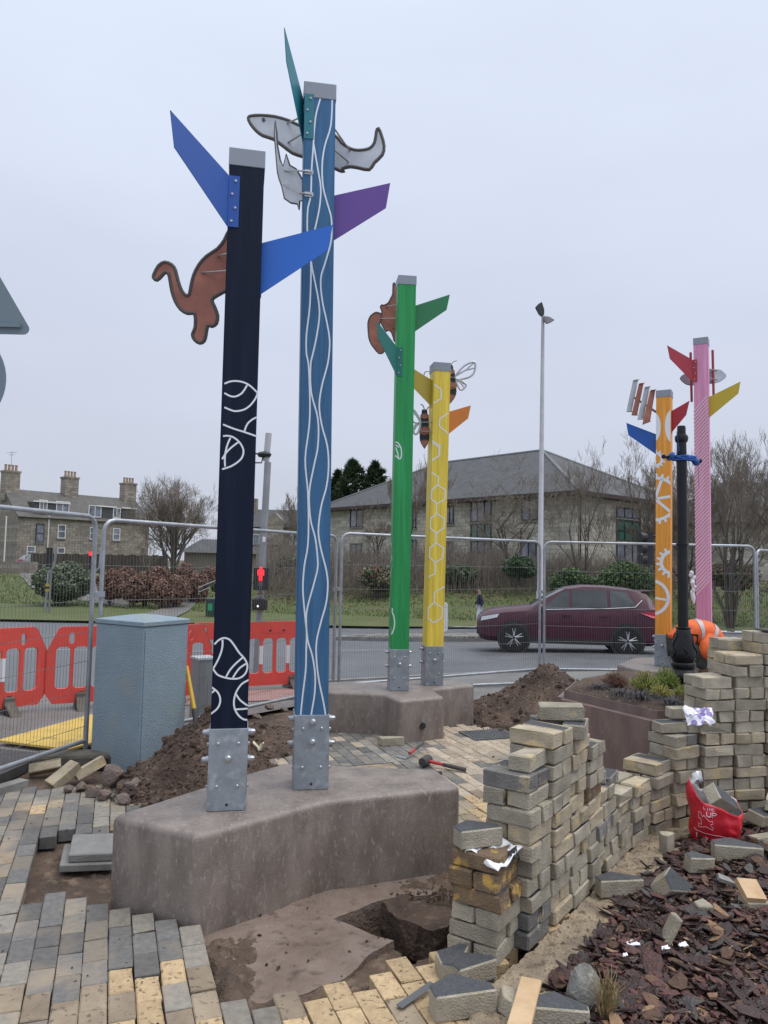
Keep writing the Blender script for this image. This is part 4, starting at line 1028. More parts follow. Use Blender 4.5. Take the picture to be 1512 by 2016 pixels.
wedge('grey cut brick with a broken side leaning on another before the low end stack', tuple(gnd(925, 1925)), rad(30), .2, .13, .085)
wedge('half hidden cut brick with weathered face beside the yellow paving edge', tuple(gnd(885, 1912)), rad(70), .2, .13, .08)
wedge('dark faced cut brick standing at the stack foot beside the bark', tuple(gnd(1215, 1757, .02)), rad(8), .25, .13, .09)
wedge('big weathered grey cut brick tipped on its corner on the bark', tuple(gnd(1305, 1752, .05)), rad(30), .2, .14, .12, (.75, .25))
wedge('grey cut brick with pale top edge lying in the bark near the red sack', tuple(gnd(1370, 1712, .05)), rad(15), .17, .10, .09, (.1, .1))
wedge('long dark cut brick lying right below the red sack', tuple(gnd(1448, 1690, .05)), rad(-10), .28, .14, .10, (.05, 0))
wedge('small pointed brick offcut standing at the foot of the low stacks', tuple(gnd(1310, 1680, .0)), rad(40), .09, .08, .13, (0, 0), False)
wedge('thin triangular grey offcut standing on its point in the bark', tuple(gnd(1305, 1850, .05)), rad(80), .14, .05, .13, (.5, .2), False)
wedge('small pale cube-shaped offcut on the bark', tuple(gnd(1380, 1800, .04)), rad(5), .085, .085, .065, (.1, .05), False, .2)
wedge('dark speckled brick corner poking in beside the plank end', tuple(gnd(1100, 2010, .02)), rad(-6), .22, .13, .08)
wedge('grey broken brick beside the plank at the stack foot', tuple(gnd(1000, 1985, .0)), rad(55), .16, .11, .07, (.3, .2), False)
for i, (px, py) in enumerate(((1500, 1660), (1490, 1620), (1512, 1600))):
    p = gnd(px, py, 0.04 + .05 * i); put_brick(p.x + .05, p.y, 0.02 + .07 * i, rad(10 + 25 * i), ['lowest', 'middle', 'topmost'][i] + ' broken brick in the small heap beside the red sack', 0, (.2, .1), LOOSE)

# crumpled sheet on the low stack, patterned sheet by the planter, scraps in the bark
def sheet(name, label, corners, nu, nv, amp, mats, seed, prt=None):
    rr = random.Random(seed); A, B, C, D = [Vector(c) for c in corners]; vs = []; fs = []; mi = []
    for j in range(nv + 1):
        for i in range(nu + 1):
            u, v = i / nu, j / nv
            p = A.lerp(B, u).lerp(D.lerp(C, u), v)
            p = p + Vector((fbm(u * 3 + seed, v * 3, 1, 3), fbm(u * 3, v * 3 + seed, 2, 3), fbm(u * 4 + seed, v * 4, 3, 4))) * amp
            vs.append(p)
    for j in range(nv):
        for i in range(nu):
            fs.append((j * (nu + 1) + i, j * (nu + 1) + i + 1, (j + 1) * (nu + 1) + i + 1, (j + 1) * (nu + 1) + i))
    mb = MB(); mb.add(vs, fs); o = mb.build(name, mats, None, 50); tag(o, label, 'sheet')
    sd = o.modifiers.new('t', 'SOLIDIFY'); sd.thickness = 0.002
    return o
h = BL / 2
X0, Y0 = cA
ex, ey = Vector((math.cos(a55), math.sin(a55), 0)), Vector((-math.sin(a55), math.cos(a55), 0))
c0 = Vector((X0, Y0, topA + .008))
sheet('crumpled_sheet', 'crumpled white sheet draped over the low end stack', [c0 - ex * .10 + ey * .10, c0 - ex * .14 - ey * .14 + Vector((0, 0, -.05)), c0 + ex * .10 - ey * .15 + Vector((0, 0, -.01)), c0 + ex * .10 + ey * .02], 14, 12, .03, paper_m, 4)
sheet('dark_scrap', 'black scrap of plastic hanging under the white sheet', [c0 - ex * .02 - ey * .125 + Vector((0, 0, -.003)), c0 + ex * .07 - ey * .13 + Vector((0, 0, -.003)), c0 + ex * .06 - ey * .15 + Vector((0, 0, -.06)), c0 + ex * .0 - ey * .145 + Vector((0, 0, -.03))], 6, 6, .012, black_m, 9)
# petal-printed sheet: real petals printed on it by material
pm = M('petal_print', (0.82, 0.81, 0.88), rough=.6); nt2 = pm.node_tree; bs = nt2.nodes['Principled BSDF']
vo = nt2.nodes.new('ShaderNodeTexVoronoi'); vo.inputs['Scale'].default_value = 17; g2 = nt2.nodes.new('ShaderNodeNewGeometry')
r2 = nt2.nodes.new('ShaderNodeValToRGB'); r2.color_ramp.interpolation = 'CONSTANT'; r2.color_ramp.elements[0].color = (0.30, 0.24, 0.50, 1); r2.color_ramp.elements[1].position = .36; r2.color_ramp.elements[1].color = (0.80, 0.79, 0.87, 1)
nt2.links.new(g2.outputs['Position'], vo.inputs['Vector']); nt2.links.new(vo.outputs['Distance'], r2.inputs['Fac']); nt2.links.new(r2.outputs['Color'], bs.inputs['Base Color'])
D_ = 5.15
sheet('patterned_sheet', 'white sheet printed with purple petals caught on the bricks beside the planter', [at(1345, 1392, D_), at(1402, 1394, D_ + .05), at(1404, 1425, D_ - .04), at(1352, 1428, D_ - .06)], 12, 8, .03, pm, 12)
for i, (px, py, sz) in enumerate(((1246, 1860, .032), (1231, 1882, .012), (1310, 1868, .02), (1345, 1862, .022))):
    p = gnd(px, py, .075)
    sheet('paper_scrap', ['torn white paper scrap on the bark chips', 'tiny white paper fleck on the bark chips', 'narrow white scrap beside the pointed offcut', 'small white splinter right of the pointed offcut'][i],
          [p + Vector((-sz, -sz * .5, 0)), p + Vector((sz, -sz * .3, .005)), p + Vector((sz * .8, sz * .9, .012)), p + Vector((-sz * .7, sz * .6, .006))], 5, 4, sz * .4, paper_m, 20 + i)
# wooden offcuts and plank
def plank(name, label, a, b, wd, th, mat=wood_m, tilt=0.0):
    a, b = Vector(a), Vector(b); d = b - a; L = d.length; mb = MB()
    mb.box((L / 2, 0, 0), (L, wd, th)); me = mb.mesh(name, mat); bm = bmesh.new(); bm.from_mesh(me)
    bmesh.ops.bevel(bm, geom=bm.edges[:], offset=0.003, segments=1, affect='EDGES'); bm.to_mesh(me); bm.free()
    o = link(me, name); q = d.to_track_quat('X', 'Z'); o.rotation_mode = 'QUATERNION'; o.rotation_quaternion = q @ Matrix.Rotation(tilt, 4, 'X').to_quaternion(); o.location = a
    return tag(o, label, 'wood')
pa, pb_ = gnd(1046, 1932, .09), gnd(1012, 2060, .12)
plank('wood_plank', 'pale raw timber plank lying at the edge of the bark bed', pa, pb_, .085, .028)
p = gnd(1478, 1765, .10)
mb = MB(); mb.box((0, 0, 0), (.11, .12, .035)); o = mb.build('wood_block', wood_m); o.location = p + Vector((0, 0, .03)); o.rotation_euler = (.5, .1, .1); tag(o, 'square pale timber block propped on a grey slab on the bark', 'wood')
mb = MB(); mb.box((0, 0, 0), (.13, .09, .05)); o = mb.build('stone_piece', brick_ms[0]); o.location = p + Vector((.01, -.02, -.03)); o.rotation_euler = (.1, .05, .15); tag(o, 'grey slab piece under the square timber block', 'stone')
mb = MB(); mb.prism([(-.1, -.05), (.06, -.07), (.13, -.02), (.1, .05), (-.06, .06)], 0, .012); o = mb.build('slab_flake', kerb_m); o.location = p + Vector((-.03, -.03, -.055)); o.rotation_euler = (.05, -.05, .1); tag(o, 'thin pale flake of concrete under the timber block', 'stone')
p = gnd(1425, 1735, .08); mb = MB(); mb.prism([(-.05, -.02), (.05, -.035), (.04, .025), (-.02, .04)], 0, .02); o = mb.build('stone_flake', kerb_m); o.location = p; o.rotation_euler = (.2, .3, .2); tag(o, 'small sandy flake lying left of the timber block', 'stone')
# big weathered stone and dry grass tuft in the corner of the bed
def rock(name, label, loc, size, seed, mat, flat=1.0, rz=0):
    bm = bmesh.new(); bmesh.ops.create_icosphere(bm, subdivisions=3, radius=1.0); s0 = seed * 3.7
    for v in bm.verts:
        p_ = v.co.copy(); v.co *= 1 + .28 * fbm(p_.x * 1.1 + s0, p_.y * 1.1, p_.z * 1.1, 2)
        for q in range(3):
            nn = Vector((math.sin(seed + q * 2.1), math.cos(seed * 1.7 + q * 1.3), math.sin(q * 2.7 + seed))).normalized(); d = v.co.dot(nn) - .62
            if d > 0: v.co -= nn * d * .85
        v.co += v.co.normalized() * .04 * fbm(p_.x * 5 + s0, p_.y * 5, p_.z * 5, 3)
        v.co = Vector((v.co.x * size[0], v.co.y * size[1], v.co.z * size[2]))
    me = bpy.data.meshes.new(name); bm.to_mesh(me); bm.free(); me.materials.append(mat); me.shade_smooth(); me.set_sharp_from_angle(angle=rad(28))
    o = link(me, name); o.location = loc; o.rotation_euler = (0, 0, rz); return tag(o, label, 'rock') if label else o
stone_m = M('stone', (0.24, 0.235, 0.215), (0.15, 0.148, 0.14), .85, 9, bump=.6, bscale=70, c3=(.34, .33, .30), s3=20)
rockbrown_m = M('stone_brown', (0.21, 0.165, 0.14), (0.13, 0.10, 0.085), .9, 9, bump=.8, bscale=60, c3=(.32, .27, .24), s3=16)
rock('stone', 'upright weathered grey stone beside the dry grass tuft', gnd(1150, 1985, .03) + Vector((0, 0, .05)), (.075, .06, .105), 5, stone_m)
straw_m = M('straw', (0.36, 0.28, 0.13), (0.24, 0.19, 0.09), .8, 9, island=.4)
p = gnd(1195, 2010, .03); mb = MB()
for i in range(120):
    a = R.uniform(0, 6.28); t = R.uniform(.02, .085); hgt = R.uniform(.08, .2); w_ = .0015
    b0 = p + Vector((R.gauss(0, .015), R.gauss(0, .012), 0)); t1 = b0 + Vector((math.cos(a) * t * .4, math.sin(a) * t * .4, hgt * .7)); t2 = b0 + Vector((math.cos(a) * t, math.sin(a) * t, hgt))
    mb.tube([b0, t1, t2], [w_, w_ * .8, w_ * .3], 3, False)
g = mb.build('grass_tuft', straw_m); stuff(g); g['label'] = 'tuft of dry straw coloured grass in the bark'; g['category'] = 'grass'
# black strip left on the yellow pavers
a, b = gnd(785, 1982, .012), gnd(852, 1935, .03)
plank('plastic_strip', 'dark grey plastic strip lying across the yellow paving edge', a, b, .035, .006, M('strip_grey', (.10, .105, .115), rough=.5))

# ================================================================== BARK BED AND ITS HAUNCHING
def bark_z(x, y):
    d = dist_seg(x, y, BARK) if inside(x, y, BARK) else 0
    return -0.02 + min(.06, d * .35) + .03 * fbm(x * 2.5, y * 2.5, 4, 3)
mulch_base_m = M('bark_base', (0.055, 0.032, 0.026), (0.028, 0.017, 0.014), .9, 20, bump=1.0, bscale=60)
bed = struct(poly_sheet('planting_bed', BARK, bark_z, mulch_base_m, .12))
hstrip = [(0.30, 2.9), (0.50, 3.30), (0.72, 3.58), (0.9, 3.80), (1.06, 4.03), (1.37, 4.50), (1.76, 5.05), (2.1, 5.4), (2.45, 5.38), (2.0, 4.92), (1.60, 4.46), (1.23, 3.94), (0.93, 3.49), (0.71, 3.13), (0.6, 2.85)]
haunch = struct(poly_sheet('haunching', hstrip, lambda x, y: .012 + .016 * fbm(x * 9, y * 9, 3, 4) + .008 * fbm(x * 34, y * 34, 1, 3), sand_m, .022))
cr = MB(); rr = random.Random(6); grit_m = M('grit', (.36, .30, .22), (.22, .18, .135), .95, 20, island=.4)
for i in range(2600):
    x, y = rr.uniform(.3, 2.4), rr.uniform(2.9, 5.4)
    if not inside(x, y, hstrip): continue
    s = rr.uniform(.003, .009) * (1.9 if rr.random() < .05 else 1)
    T = Matrix.Translation((x, y, .016 + .016 * fbm(x * 9, y * 9, 3, 4))) @ Matrix.Rotation(rr.uniform(0, 6.28), 4, 'Z') @ Matrix.Diagonal((s, s * rr.uniform(.6, 1), s * .8, 1))
    cr.add([(1,0,-.3),(-.5,.9,-.3),(-.6,-.8,-.3),(.1,.1,1)], [(0,1,3),(1,2,3),(2,0,3)], 0, T)
stuff(cr.build('grit', grit_m, haunch))
def chips(n, smin, smax, mats, name, seed, zoff=0.0, pred=None):
    rr = random.Random(seed); mb = MB(); cntc = 0; tries = 0
    while cntc < n and tries < n * 12:
        tries += 1
        x, y = rr.uniform(.5, 3.5), rr.uniform(2.4, 5.6)
        if not inside(x, y, BARK): continue
        if rr.random() < .28 * (1 - min(1, dist_seg(x, y, BARK) / .12)): continue
        L = rr.uniform(smin, smax) * (1.25 if rr.random() < .1 else 1); W_ = L * rr.uniform(.22, .6); th = rr.uniform(.003, .009)
        k = 7; bend = rr.uniform(-.25, .25); tw = rr.uniform(-.3, .3); top = []; bot = []
        for q in range(k):
            a = 2 * math.pi * q / k; r_ = rr.uniform(.72, 1.1)
            lx, ly = math.cos(a) * L / 2 * r_, math.sin(a) * W_ / 2 * r_
            lz = bend * lx * lx / max(L, .01) * 2 + tw * lx * ly / max(W_, .01)
            top.append((lx, ly, lz + th)); bot.append((lx * .94, ly * .94, lz))
        T = Matrix.Translation((x, y, bark_z(x, y) + rr.uniform(.0, .022) + zoff)) @ Matrix.Rotation(rr.uniform(0, 6.28), 4, 'Z') @ Matrix.Rotation(rr.gauss(0, .33), 4, 'X') @ Matrix.Rotation(rr.gauss(0, .22), 4, 'Y')
        mb.add(top + bot + [(0, 0, th * 1.4)], [(q, (q + 1) % k, 2 * k) for q in range(k)] + [(k + q, k + (q + 1) % k, (q + 1) % k, q) for q in range(k)], rr.choices(range(len(mats)), [.44, .30, .14, .08, .04])[0], T)
        cntc += 1
    o = mb.build(name, mats, bed); return stuff(o)
bark_ms = [M('bark_dark', (.052, .024, .022), (.026, .014, .013), .52, 40, bump=.6, bscale=90, island=.4, spec=.5), M('bark_red', (.105, .038, .031), (.058, .024, .021), .55, 40, bump=.6, bscale=90, island=.35, spec=.5),
           M('bark_brown', (.135, .075, .045), (.075, .042, .03), .7, 40, bump=.6, bscale=90, island=.35), M('bark_grey', (.085, .075, .072), (.05, .045, .043), .6, 40, bump=.6, bscale=90, island=.3), M('bark_pale', (.30, .185, .10), (.19, .11, .065), .75, 40, bump=.5, bscale=90, island=.3)]
chips(6500, .02, .055, bark_ms, 'bark_chip', 1)
chips(3000, .045, .10, bark_ms, 'bark_chip', 2, .006)
chips(900, .08, .17, bark_ms, 'bark_slab', 3, .015)
chips(9000, .007, .02, bark_ms, 'bark_fines', 4, .004)
# splinters of straw on the bark
mb = MB()
for i in range(160):
    x, y = R.uniform(.8, 3.2), R.uniform(2.8, 5.2)
    if not inside(x, y, BARK): continue
    a = R.uniform(0, 6.28); L = R.uniform(.02, .07); z = bark_z(x, y) + .035; d = Vector((math.cos(a) * L, math.sin(a) * L, R.uniform(-.01, .02)))
    mb.tube([Vector((x, y, z)), Vector((x, y, z)) + d], .0016, 3, False)
stuff(mb.build('straw_splinter', straw_m, bed))

# red sack with a brick in it
def sack():
    root = thing('plastic_sack', 'bright red printed plastic sack holding a dark brick on the bark bed', 'sack', gnd(1408, 1652, .04), rad(8))
    o0 = MW[root.name]; sk = M('sack_red', (.62, .018, .035), (.50, .012, .028), .32, 6, bump=.35, bscale=14, spec=.6); inn = M('sack_inside', (.55, .56, .58), rough=.3, metal=.3)
    nu, nv = 40, 14; vs = []; fs = []
    for j in range(nv + 1):
        v = j / nv
        for i in range(nu):
            a = 2 * math.pi * i / nu; ca, sa = math.cos(a), math.sin(a)
            topz = .30 + .08 * (-ca * .9) - .10 * max(0, -sa) + .02 * math.sin(3 * a)          # mouth is high on the left, sags at the front
            rx = .185 * (.82 + .30 * v - .16 * v * v) ; ry = .115 * (.9 + .25 * math.sin(v * 2.4))
            if v > .8: rx *= 1 - (v - .8) * .15
            cr = .016 * fbm(ca * 2.2 + 4, sa * 2.2, v * 3.2, 4) + .007 * math.sin(a * 9 + v * 5) * v
            vs.append((ca * (rx + cr), sa * (ry + cr), v * topz + .012 * fbm(ca * 2, sa * 2, v * 2 + 8, 3)))
    for j in range(nv):
        for i in range(nu): fs.append((j * nu + i, j * nu + (i + 1) % nu, (j + 1) * nu + (i + 1) % nu, (j + 1) * nu + i))
    fs.append(tuple(range(nu))[::-1])
    mb = MB(); mb.add(vs, fs); body = mb.build('sack_wall', [sk, inn], root, 60, True); sd = body.modifiers.new('t', 'SOLIDIFY'); sd.thickness = .004; sd.offset = -1; sd.material_offset = 1
    # folded-back silver lip at the rear left
    mb = MB(); pts = []
    for j in range(6):
        for i in range(9):
            a = rad(95 + i * 12); r_ = .18 + .02 * j; pts.append((math.cos(a) * (.17 - .012 * j) + .012 * fbm(i, j, 1, 2), math.sin(a) * (.11 + .012 * j), .335 + .06 * math.sin(j / 5 * 2.6) + .02 * fbm(i * .8, j * .8, 2, 3)))
    mb.add(pts, [(j * 9 + i, j * 9 + i + 1, (j + 1) * 9 + i + 1, (j + 1) * 9 + i) for j in range(5) for i in range(8)]); lip = mb.build('silver_lip', inn, root, 60, True); sd = lip.modifiers.new('t', 'SOLIDIFY'); sd.thickness = .003
    # print on the front: words, castle outline, line, barcode box, laid just off the wall
    def wall(u, v):
        a = rad(180 + 180 * u); ca, sa = math.cos(a), math.sin(a)
        topz = .30 + .08 * (-ca * .9) - .10 * max(0, -sa) + .02 * math.sin(3 * a); rx = .185 * (.82 + .30 * v - .16 * v * v); ry = .115 * (.9 + .25 * math.sin(v * 2.4))
        if v > .8: rx *= 1 - (v - .8) * .15
        cr = .016 * fbm(ca * 2.2 + 4, sa * 2.2, v * 3.2, 4) + .007 * math.sin(a * 9 + v * 5) * v
        return Vector((ca * (rx + cr + .004), sa * (ry + cr + .004), v * topz + .012 * fbm(ca * 2, sa * 2, v * 2 + 8, 3)))
    pr = M('sack_print', (.78, .60, .64), rough=.45)
    def pline(pts, r_=.0018):
        P_ = []
        for (u0, v0), (u1, v1) in zip(pts[:-1], pts[1:]):
            for k in range(4): P_.append(wall(u0 + (u1 - u0) * k / 4, v0 + (v1 - v0) * k / 4))
        P_.append(wall(*pts[-1])); m_ = MB(); m_.tube(P_, r_, 5); return m_
    def letters(txt, u, v, du, dv, r_):
        G = {'U': [[(0, 1), (0, .2), (.5, 0), (1, .2), (1, 1)]], 'P': [[(0, 0), (0, 1), (.8, 1), (1, .75), (.8, .5), (0, .5)]], 'L': [[(0, 1), (0, 0), (.9, 0)]], 'I': [[(.5, 1), (.5, 0)]], 'N': [[(0, 0), (0, 1), (1, 0), (1, 1)]], 'E': [[(1, 1), (0, 1), (0, 0), (1, 0)], [(0, .5), (.8, .5)]]}
        m_ = MB()
        for ch in txt:
            for st in G[ch]:
                q = pline([(u + du * .75 * x, v + dv * y) for x, y in st], r_); m_.add(q.v, q.f)
            u += du
        return m_
    MB.add(MB(), [], [])
    letters('LINE', .235, .86, .033, .055, .0013).build('lettering', pr, root, None, True)
    letters('UP', .27, .70, .062, .12, .0026).build('lettering', pr, root, None, True)
    pline([(.16, .36), (.15, .44), (.20, .44), (.19, .58), (.155, .57), (.165, .70), (.20, .72), (.205, .66), (.23, .66), (.235, .71), (.30, .60), (.33, .62), (.335, .55), (.31, .53), (.315, .47), (.34, .46), (.335, .38), (.25, .42), (.16, .36)], .0012).build('castle_outline', pr, root, None, True)
    pline([(.06, .28), (.3, .24), (.55, .20)], .0013).build('printed_line', pr, root, None, True)
    m_ = MB(); q = [wall(.09, .2), wall(.27, .15), wall(.27, .04), wall(.09, .09)]; m_.add(q, [(0, 1, 2, 3)]); m_.build('label_box', M('label_white', (.75, .72, .73), rough=.5), root, None, True)
    m_ = MB(); q = [wall(.12, .175) * 1.006, wall(.25, .135) * 1.006, wall(.25, .055) * 1.006, wall(.12, .095) * 1.006]; m_.add(q, [(0, 1, 2, 3)]); m_.build('barcode', M('barcode_grey', (.09, .09, .11), rough=.5), root, None, True)
    return root
sack()
p = gnd(1408, 1652, .04)
ob = link(brick_mesh('paving_brick', .2, .12, .09, [brick_ms[0], face_dark_m], 77, .006, .003, True), 'paving_brick'); ob.location = p + Vector((.03, -.01, .26)); ob.rotation_euler = (.75, .5, .5)
tag(ob, 'dark faced paving brick sticking out of the red sack', 'paving brick')

# ================================================================== PLANTER WITH PLANTS AND THE BLACK LAMP COLUMN
PT = .72
pl_pts = [gnd(1094, 1358, PT), gnd(1294, 1404, PT), gnd(1376, 1398, PT)]
A_, B_, C_ = [Vector((q.x, q.y)) for q in pl_pts]
outer = [tuple(A_), tuple(B_), tuple(C_), (C_.x + .9, C_.y + .55), (C_.x + .95, C_.y + 1.6), (A_.x + .95, A_.y + 1.25), (A_.x + .25, A_.y + .55)]
cen = Vector((sum(q[0] for q in outer) / 7, sum(q[1] for q in outer) / 7))
def inset(poly, d):
    r = []; n = len(poly)
    for i in range(n):
        p0, p1, p2 = Vector(poly[i - 1]), Vector(poly[i]), Vector(poly[(i + 1) % n])
        d1, d2 = (p1 - p0).normalized(), (p2 - p1).normalized(); n1, n2 = Vector((-d1.y, d1.x)), Vector((-d2.y, d2.x)); b = (n1 + n2).normalized()
        r.append(tuple(p1 + b * d / max(.4, b.dot(n1))))
    return r
planter_root = thing('planter', 'reddish brown cast concrete planter with rounded rim behind the brick stacks', 'planter', (A_.x, A_.y, 0))
mb = MB(); mb.prism(outer, -.1, PT); me = mb.mesh('wall', planter_m); bm = bmesh.new(); bm.from_mesh(me)
es = [e for e in bm.edges if not (e.verts[0].co.z < 0 and e.verts[1].co.z < 0)]
bmesh.ops.bevel(bm, geom=es, offset=.07, segments=6, affect='EDGES', clamp_overlap=True); bmesh.ops.recalc_face_normals(bm, faces=bm.faces[:]); bm.to_mesh(me); bm.free(); me.shade_smooth(); me.set_sharp_from_angle(angle=rad(40))
link(me, 'wall', planter_root)
sp_ = inset(outer, .085)
ps = poly_sheet('planting_soil', sp_, lambda x, y: PT + .002 + min(.03, dist_seg(x, y, sp_) * .4) + .02 * abs(fbm(x * 9, y * 9, 1, 4)) * min(1, dist_seg(x, y, sp_) * 20), soil_m, .06)
ps.parent = planter_root; ps.matrix_parent_inverse = MW[planter_root.name].inverted()
def tuft(name, label, pos, n, hgt, spread, mat, wd=.004, droop=.5, seed=0, group=None):
    rr = random.Random(seed); mb = MB()
    for i in range(n):
        a = rr.uniform(0, 6.28); s = spread * rr.uniform(.4, 1); h_ = hgt * rr.uniform(.6, 1)
        b0 = Vector(pos) + Vector((rr.gauss(0, .025), rr.gauss(0, .025), -.01)); dr = Vector((math.cos(a), math.sin(a), 0)); sd = Vector((-dr.y, dr.x, 0)) * wd
        P_ = [b0, b0 + dr * s * .35 + Vector((0, 0, h_ * .75)), b0 + dr * s * .75 + Vector((0, 0, h_)), b0 + dr * s + Vector((0, 0, h_ * (1 - droop)))]
        V_ = []
        for q, w_ in zip(P_, (1, 1, .7, .1)): V_ += [q - sd * w_, q + sd * w_]
        mb.add(V_, [(0, 1, 3, 2), (2, 3, 5, 4), (4, 5, 7, 6)])
    return tag(mb.build(name, mat), label, 'plant', group)
def heather(name, label, pos, rx, hgt, n, mats, seed):
    rr = random.Random(seed); root = thing(name, label, 'plant', pos); st = MB(); lf = MB()
    for i in range(n):
        a = rr.uniform(0, 6.28); r_ = rx * math.sqrt(rr.random()); h_ = hgt * (1 - .55 * (r_ / rx) ** 2) * rr.uniform(.7, 1.1)
        b0 = Vector(pos) + Vector((math.cos(a) * r_ * .3, math.sin(a) * r_ * .3, 0)); t = Vector(pos) + Vector((math.cos(a) * r_, math.sin(a) * r_, h_)); md = (b0 + t) / 2 + Vector((0, 0, h_ * .15))
        st.tube([b0, md, t], [.0025, .002, .001], 3, False)
        for k in range(22):
            f = rr.uniform(.25, 1); q = (b0.lerp(md, f * 2) if f < .5 else md.lerp(t, f * 2 - 1)) + Vector((rr.gauss(0, .009), rr.gauss(0, .009), rr.gauss(0, .006)))
            d1 = Vector((rr.gauss(0, 1), rr.gauss(0, 1), rr.gauss(.4, 1))).normalized() * rr.uniform(.008, .016); d2 = d1.orthogonal().normalized() * rr.uniform(.003, .006)
            lf.add([q - d2, q + d1 * .5, q + d2, q + d1], [(0, 1, 3), (1, 2, 3)], 0 if rr.random() < .7 else 1)
    st.build('stems', M('stem_brown', (.09, .06, .04), rough=.9), root); stuff(lf.build('leaves', mats, root)); return root
lg = M('leaf_lime', (.20, .27, .04), (.13, .20, .03), .7, 30, island=.35); ly = M('leaf_yellow', (.36, .30, .06), (.26, .22, .05), .7, 30, island=.3)
lr = M('leaf_red', (.17, .055, .045), (.10, .04, .035), .7, 30, island=.4); lb = M('leaf_brown', (.17, .105, .055), (.10, .07, .04), .8, 30, island=.4)
blk = M('leaf_black', (.022, .024, .028), (.04, .042, .05), .45, 30, island=.4, spec=.5)
def on_planter(px, py): return gnd(px, py, PT + .01)
tuft('black_grass', 'spidery black grass tuft drooping over the front rim of the planter', on_planter(1265, 1383), 85, .11, .20, blk, .0032, .75, 1)
tuft('black_grass', 'black grass tuft at the left tip of the planter', on_planter(1180, 1362), 75, .09, .19, blk, .0032, .7, 2)
tuft('black_grass', 'black grass tuft along the planter rim towards the petal sheet', on_planter(1322, 1392), 70, .09, .20, blk, .0032, .8, 3)
tuft('black_grass', 'black grass tuft between the red twiggy plant and the rim', on_planter(1222, 1373), 65, .08, .19, blk, .0032, .8, 5)
heather('heather', 'dark red twiggy heather at the left end of the planter', on_planter(1212, 1358), .13, .16, 130, [lr, lb], 1)
heather('heather', 'lime green heather with yellow tips left of the black lamp column', on_planter(1270, 1366), .14, .20, 170, [lg, ly], 2)
heather('heather', 'bright green upright heather against the black lamp column', on_planter(1312, 1360), .12, .22, 150, [lg, lg], 3)
heather('heather', 'yellowish heather low before the bright green one', on_planter(1300, 1378), .11, .13, 110, [ly, lg], 4)
heather('heather', 'small lime heather right of the lamp column foot', on_planter(1345, 1378), .09, .12, 90, [lg, ly], 6)
heather('heather', 'rusty brown heather beside the tall brick wall', on_planter(1360, 1385), .10, .10, 100, [lb, lr], 5)

LD = 6.75
lc = at(1346, 1350, LD)
lamp = thing('lamp_column', 'black ornate cast iron lamp column standing in the planter', 'lamp post', (lc.x, lc.y, PT - .06))
def zpx(y): return at(1346, y, LD).z
T_ = Matrix.Translation((lc.x, lc.y, 0))
def lz(prof, name, nn=24, par=None, smo=40):
    mb = MB(); mb.lathe([(r_, zpx(y)) for r_, y in prof], nn, 0, T_); return mb.build(name, lampblack_m, par or lamp, smo)
lz([(.118, 1385), (.118, 1352), (.105, 1349), (.105, 1340), (.122, 1337), (.128, 1331), (.122, 1325), (.10, 1320), (.092, 1317), (.098, 1313), (.106, 1310), (.104, 1305), (.095, 1303), (.085, 1302)], 'base')
lz([(.085, 1303), (.098, 1300), (.112, 1292), (.113, 1284), (.10, 1270), (.082, 1256), (.068, 1246), (.060, 1239), (.058, 1238.5), (.066, 1237), (.068, 1235), (.06, 1234)], 'bell')
lz([(.046, 1236), (.046, 1074), (.056, 1073), (.056, 1070), (.046, 1069), (.045, 905), (.042, 868)], 'shaft')
lz([(.042, 872), (.052, 870), (.058, 866), (.060, 862), (.054, 858), (.044, 857), (.042, 855)], 'collar')
lz([(.038, 857), (.038, 842), (.034, 840), (.034, 839)], 'spigot')
for k in range(6):
    a = k * math.pi / 3 + .3; mb = MB(); P_ = []
    for i in range(22):
        t = i / 21; y = 1292 - 46 * t; r_ = np.interp(y, [1239, 1246, 1256, 1270, 1284, 1292], [.060, .068, .082, .10, .113, .112]) + .004
        aa = a + .22 * math.sin(t * 9) * (1 - t * .4); P_.append((lc.x + math.cos(aa) * r_, lc.y + math.sin(aa) * r_, zpx(y)))
    mb.tube(P_, [.007 - .004 * i / 21 for i in range(22)], 6); mb.build('leaf_scroll', lampblack_m, lamp)
zb_ = zpx(899)
mb = MB(); mb.tube([(lc.x - .17, lc.y - .02, zpx(901) + .0), (lc.x + .19, lc.y + .06, zpx(905))], .014, 8); bar = mb.build('ladder_bar', lampblack_m, lamp)
for s, y in ((-.175, 900), (.195, 905)):
    mb = MB(); mb.lathe([(.004, -.022), (.016, -.015), (.02, 0), (.016, .015), (.004, .022)], 10, 0, Matrix.Translation((lc.x + s, lc.y + (.06 if s > 0 else -.02), zpx(y)))); k_ = mb.build('knob', lampblack_m, bar); k_.parent = bar; k_.matrix_parent_inverse = Matrix.Identity(4)
rope_m = M('rope_blue', (.05, .15, .50), (.035, .10, .36), .6, 30, bump=.4, bscale=200)
mb = MB(); rr = random.Random(5)
for s in range(7):
    P_ = []; ph = rr.uniform(0, 6.28)
    for i in range(34):
        t = i / 33; a = t * 6.28 * 2 + ph; sx = -.10 + .2 * (0.5 - .5 * math.cos(t * 6.28 * 1.5 + ph))
        r_ = .056 + rr.uniform(0, .012)
        P_.append((lc.x + math.cos(a) * r_ * 1.3 + sx * .5, lc.y + math.sin(a) * r_, zpx(900) + .02 * math.sin(a * 1.5 + s) - .01 + sx * -.05))
    mb.tube(P_, .0055, 5)
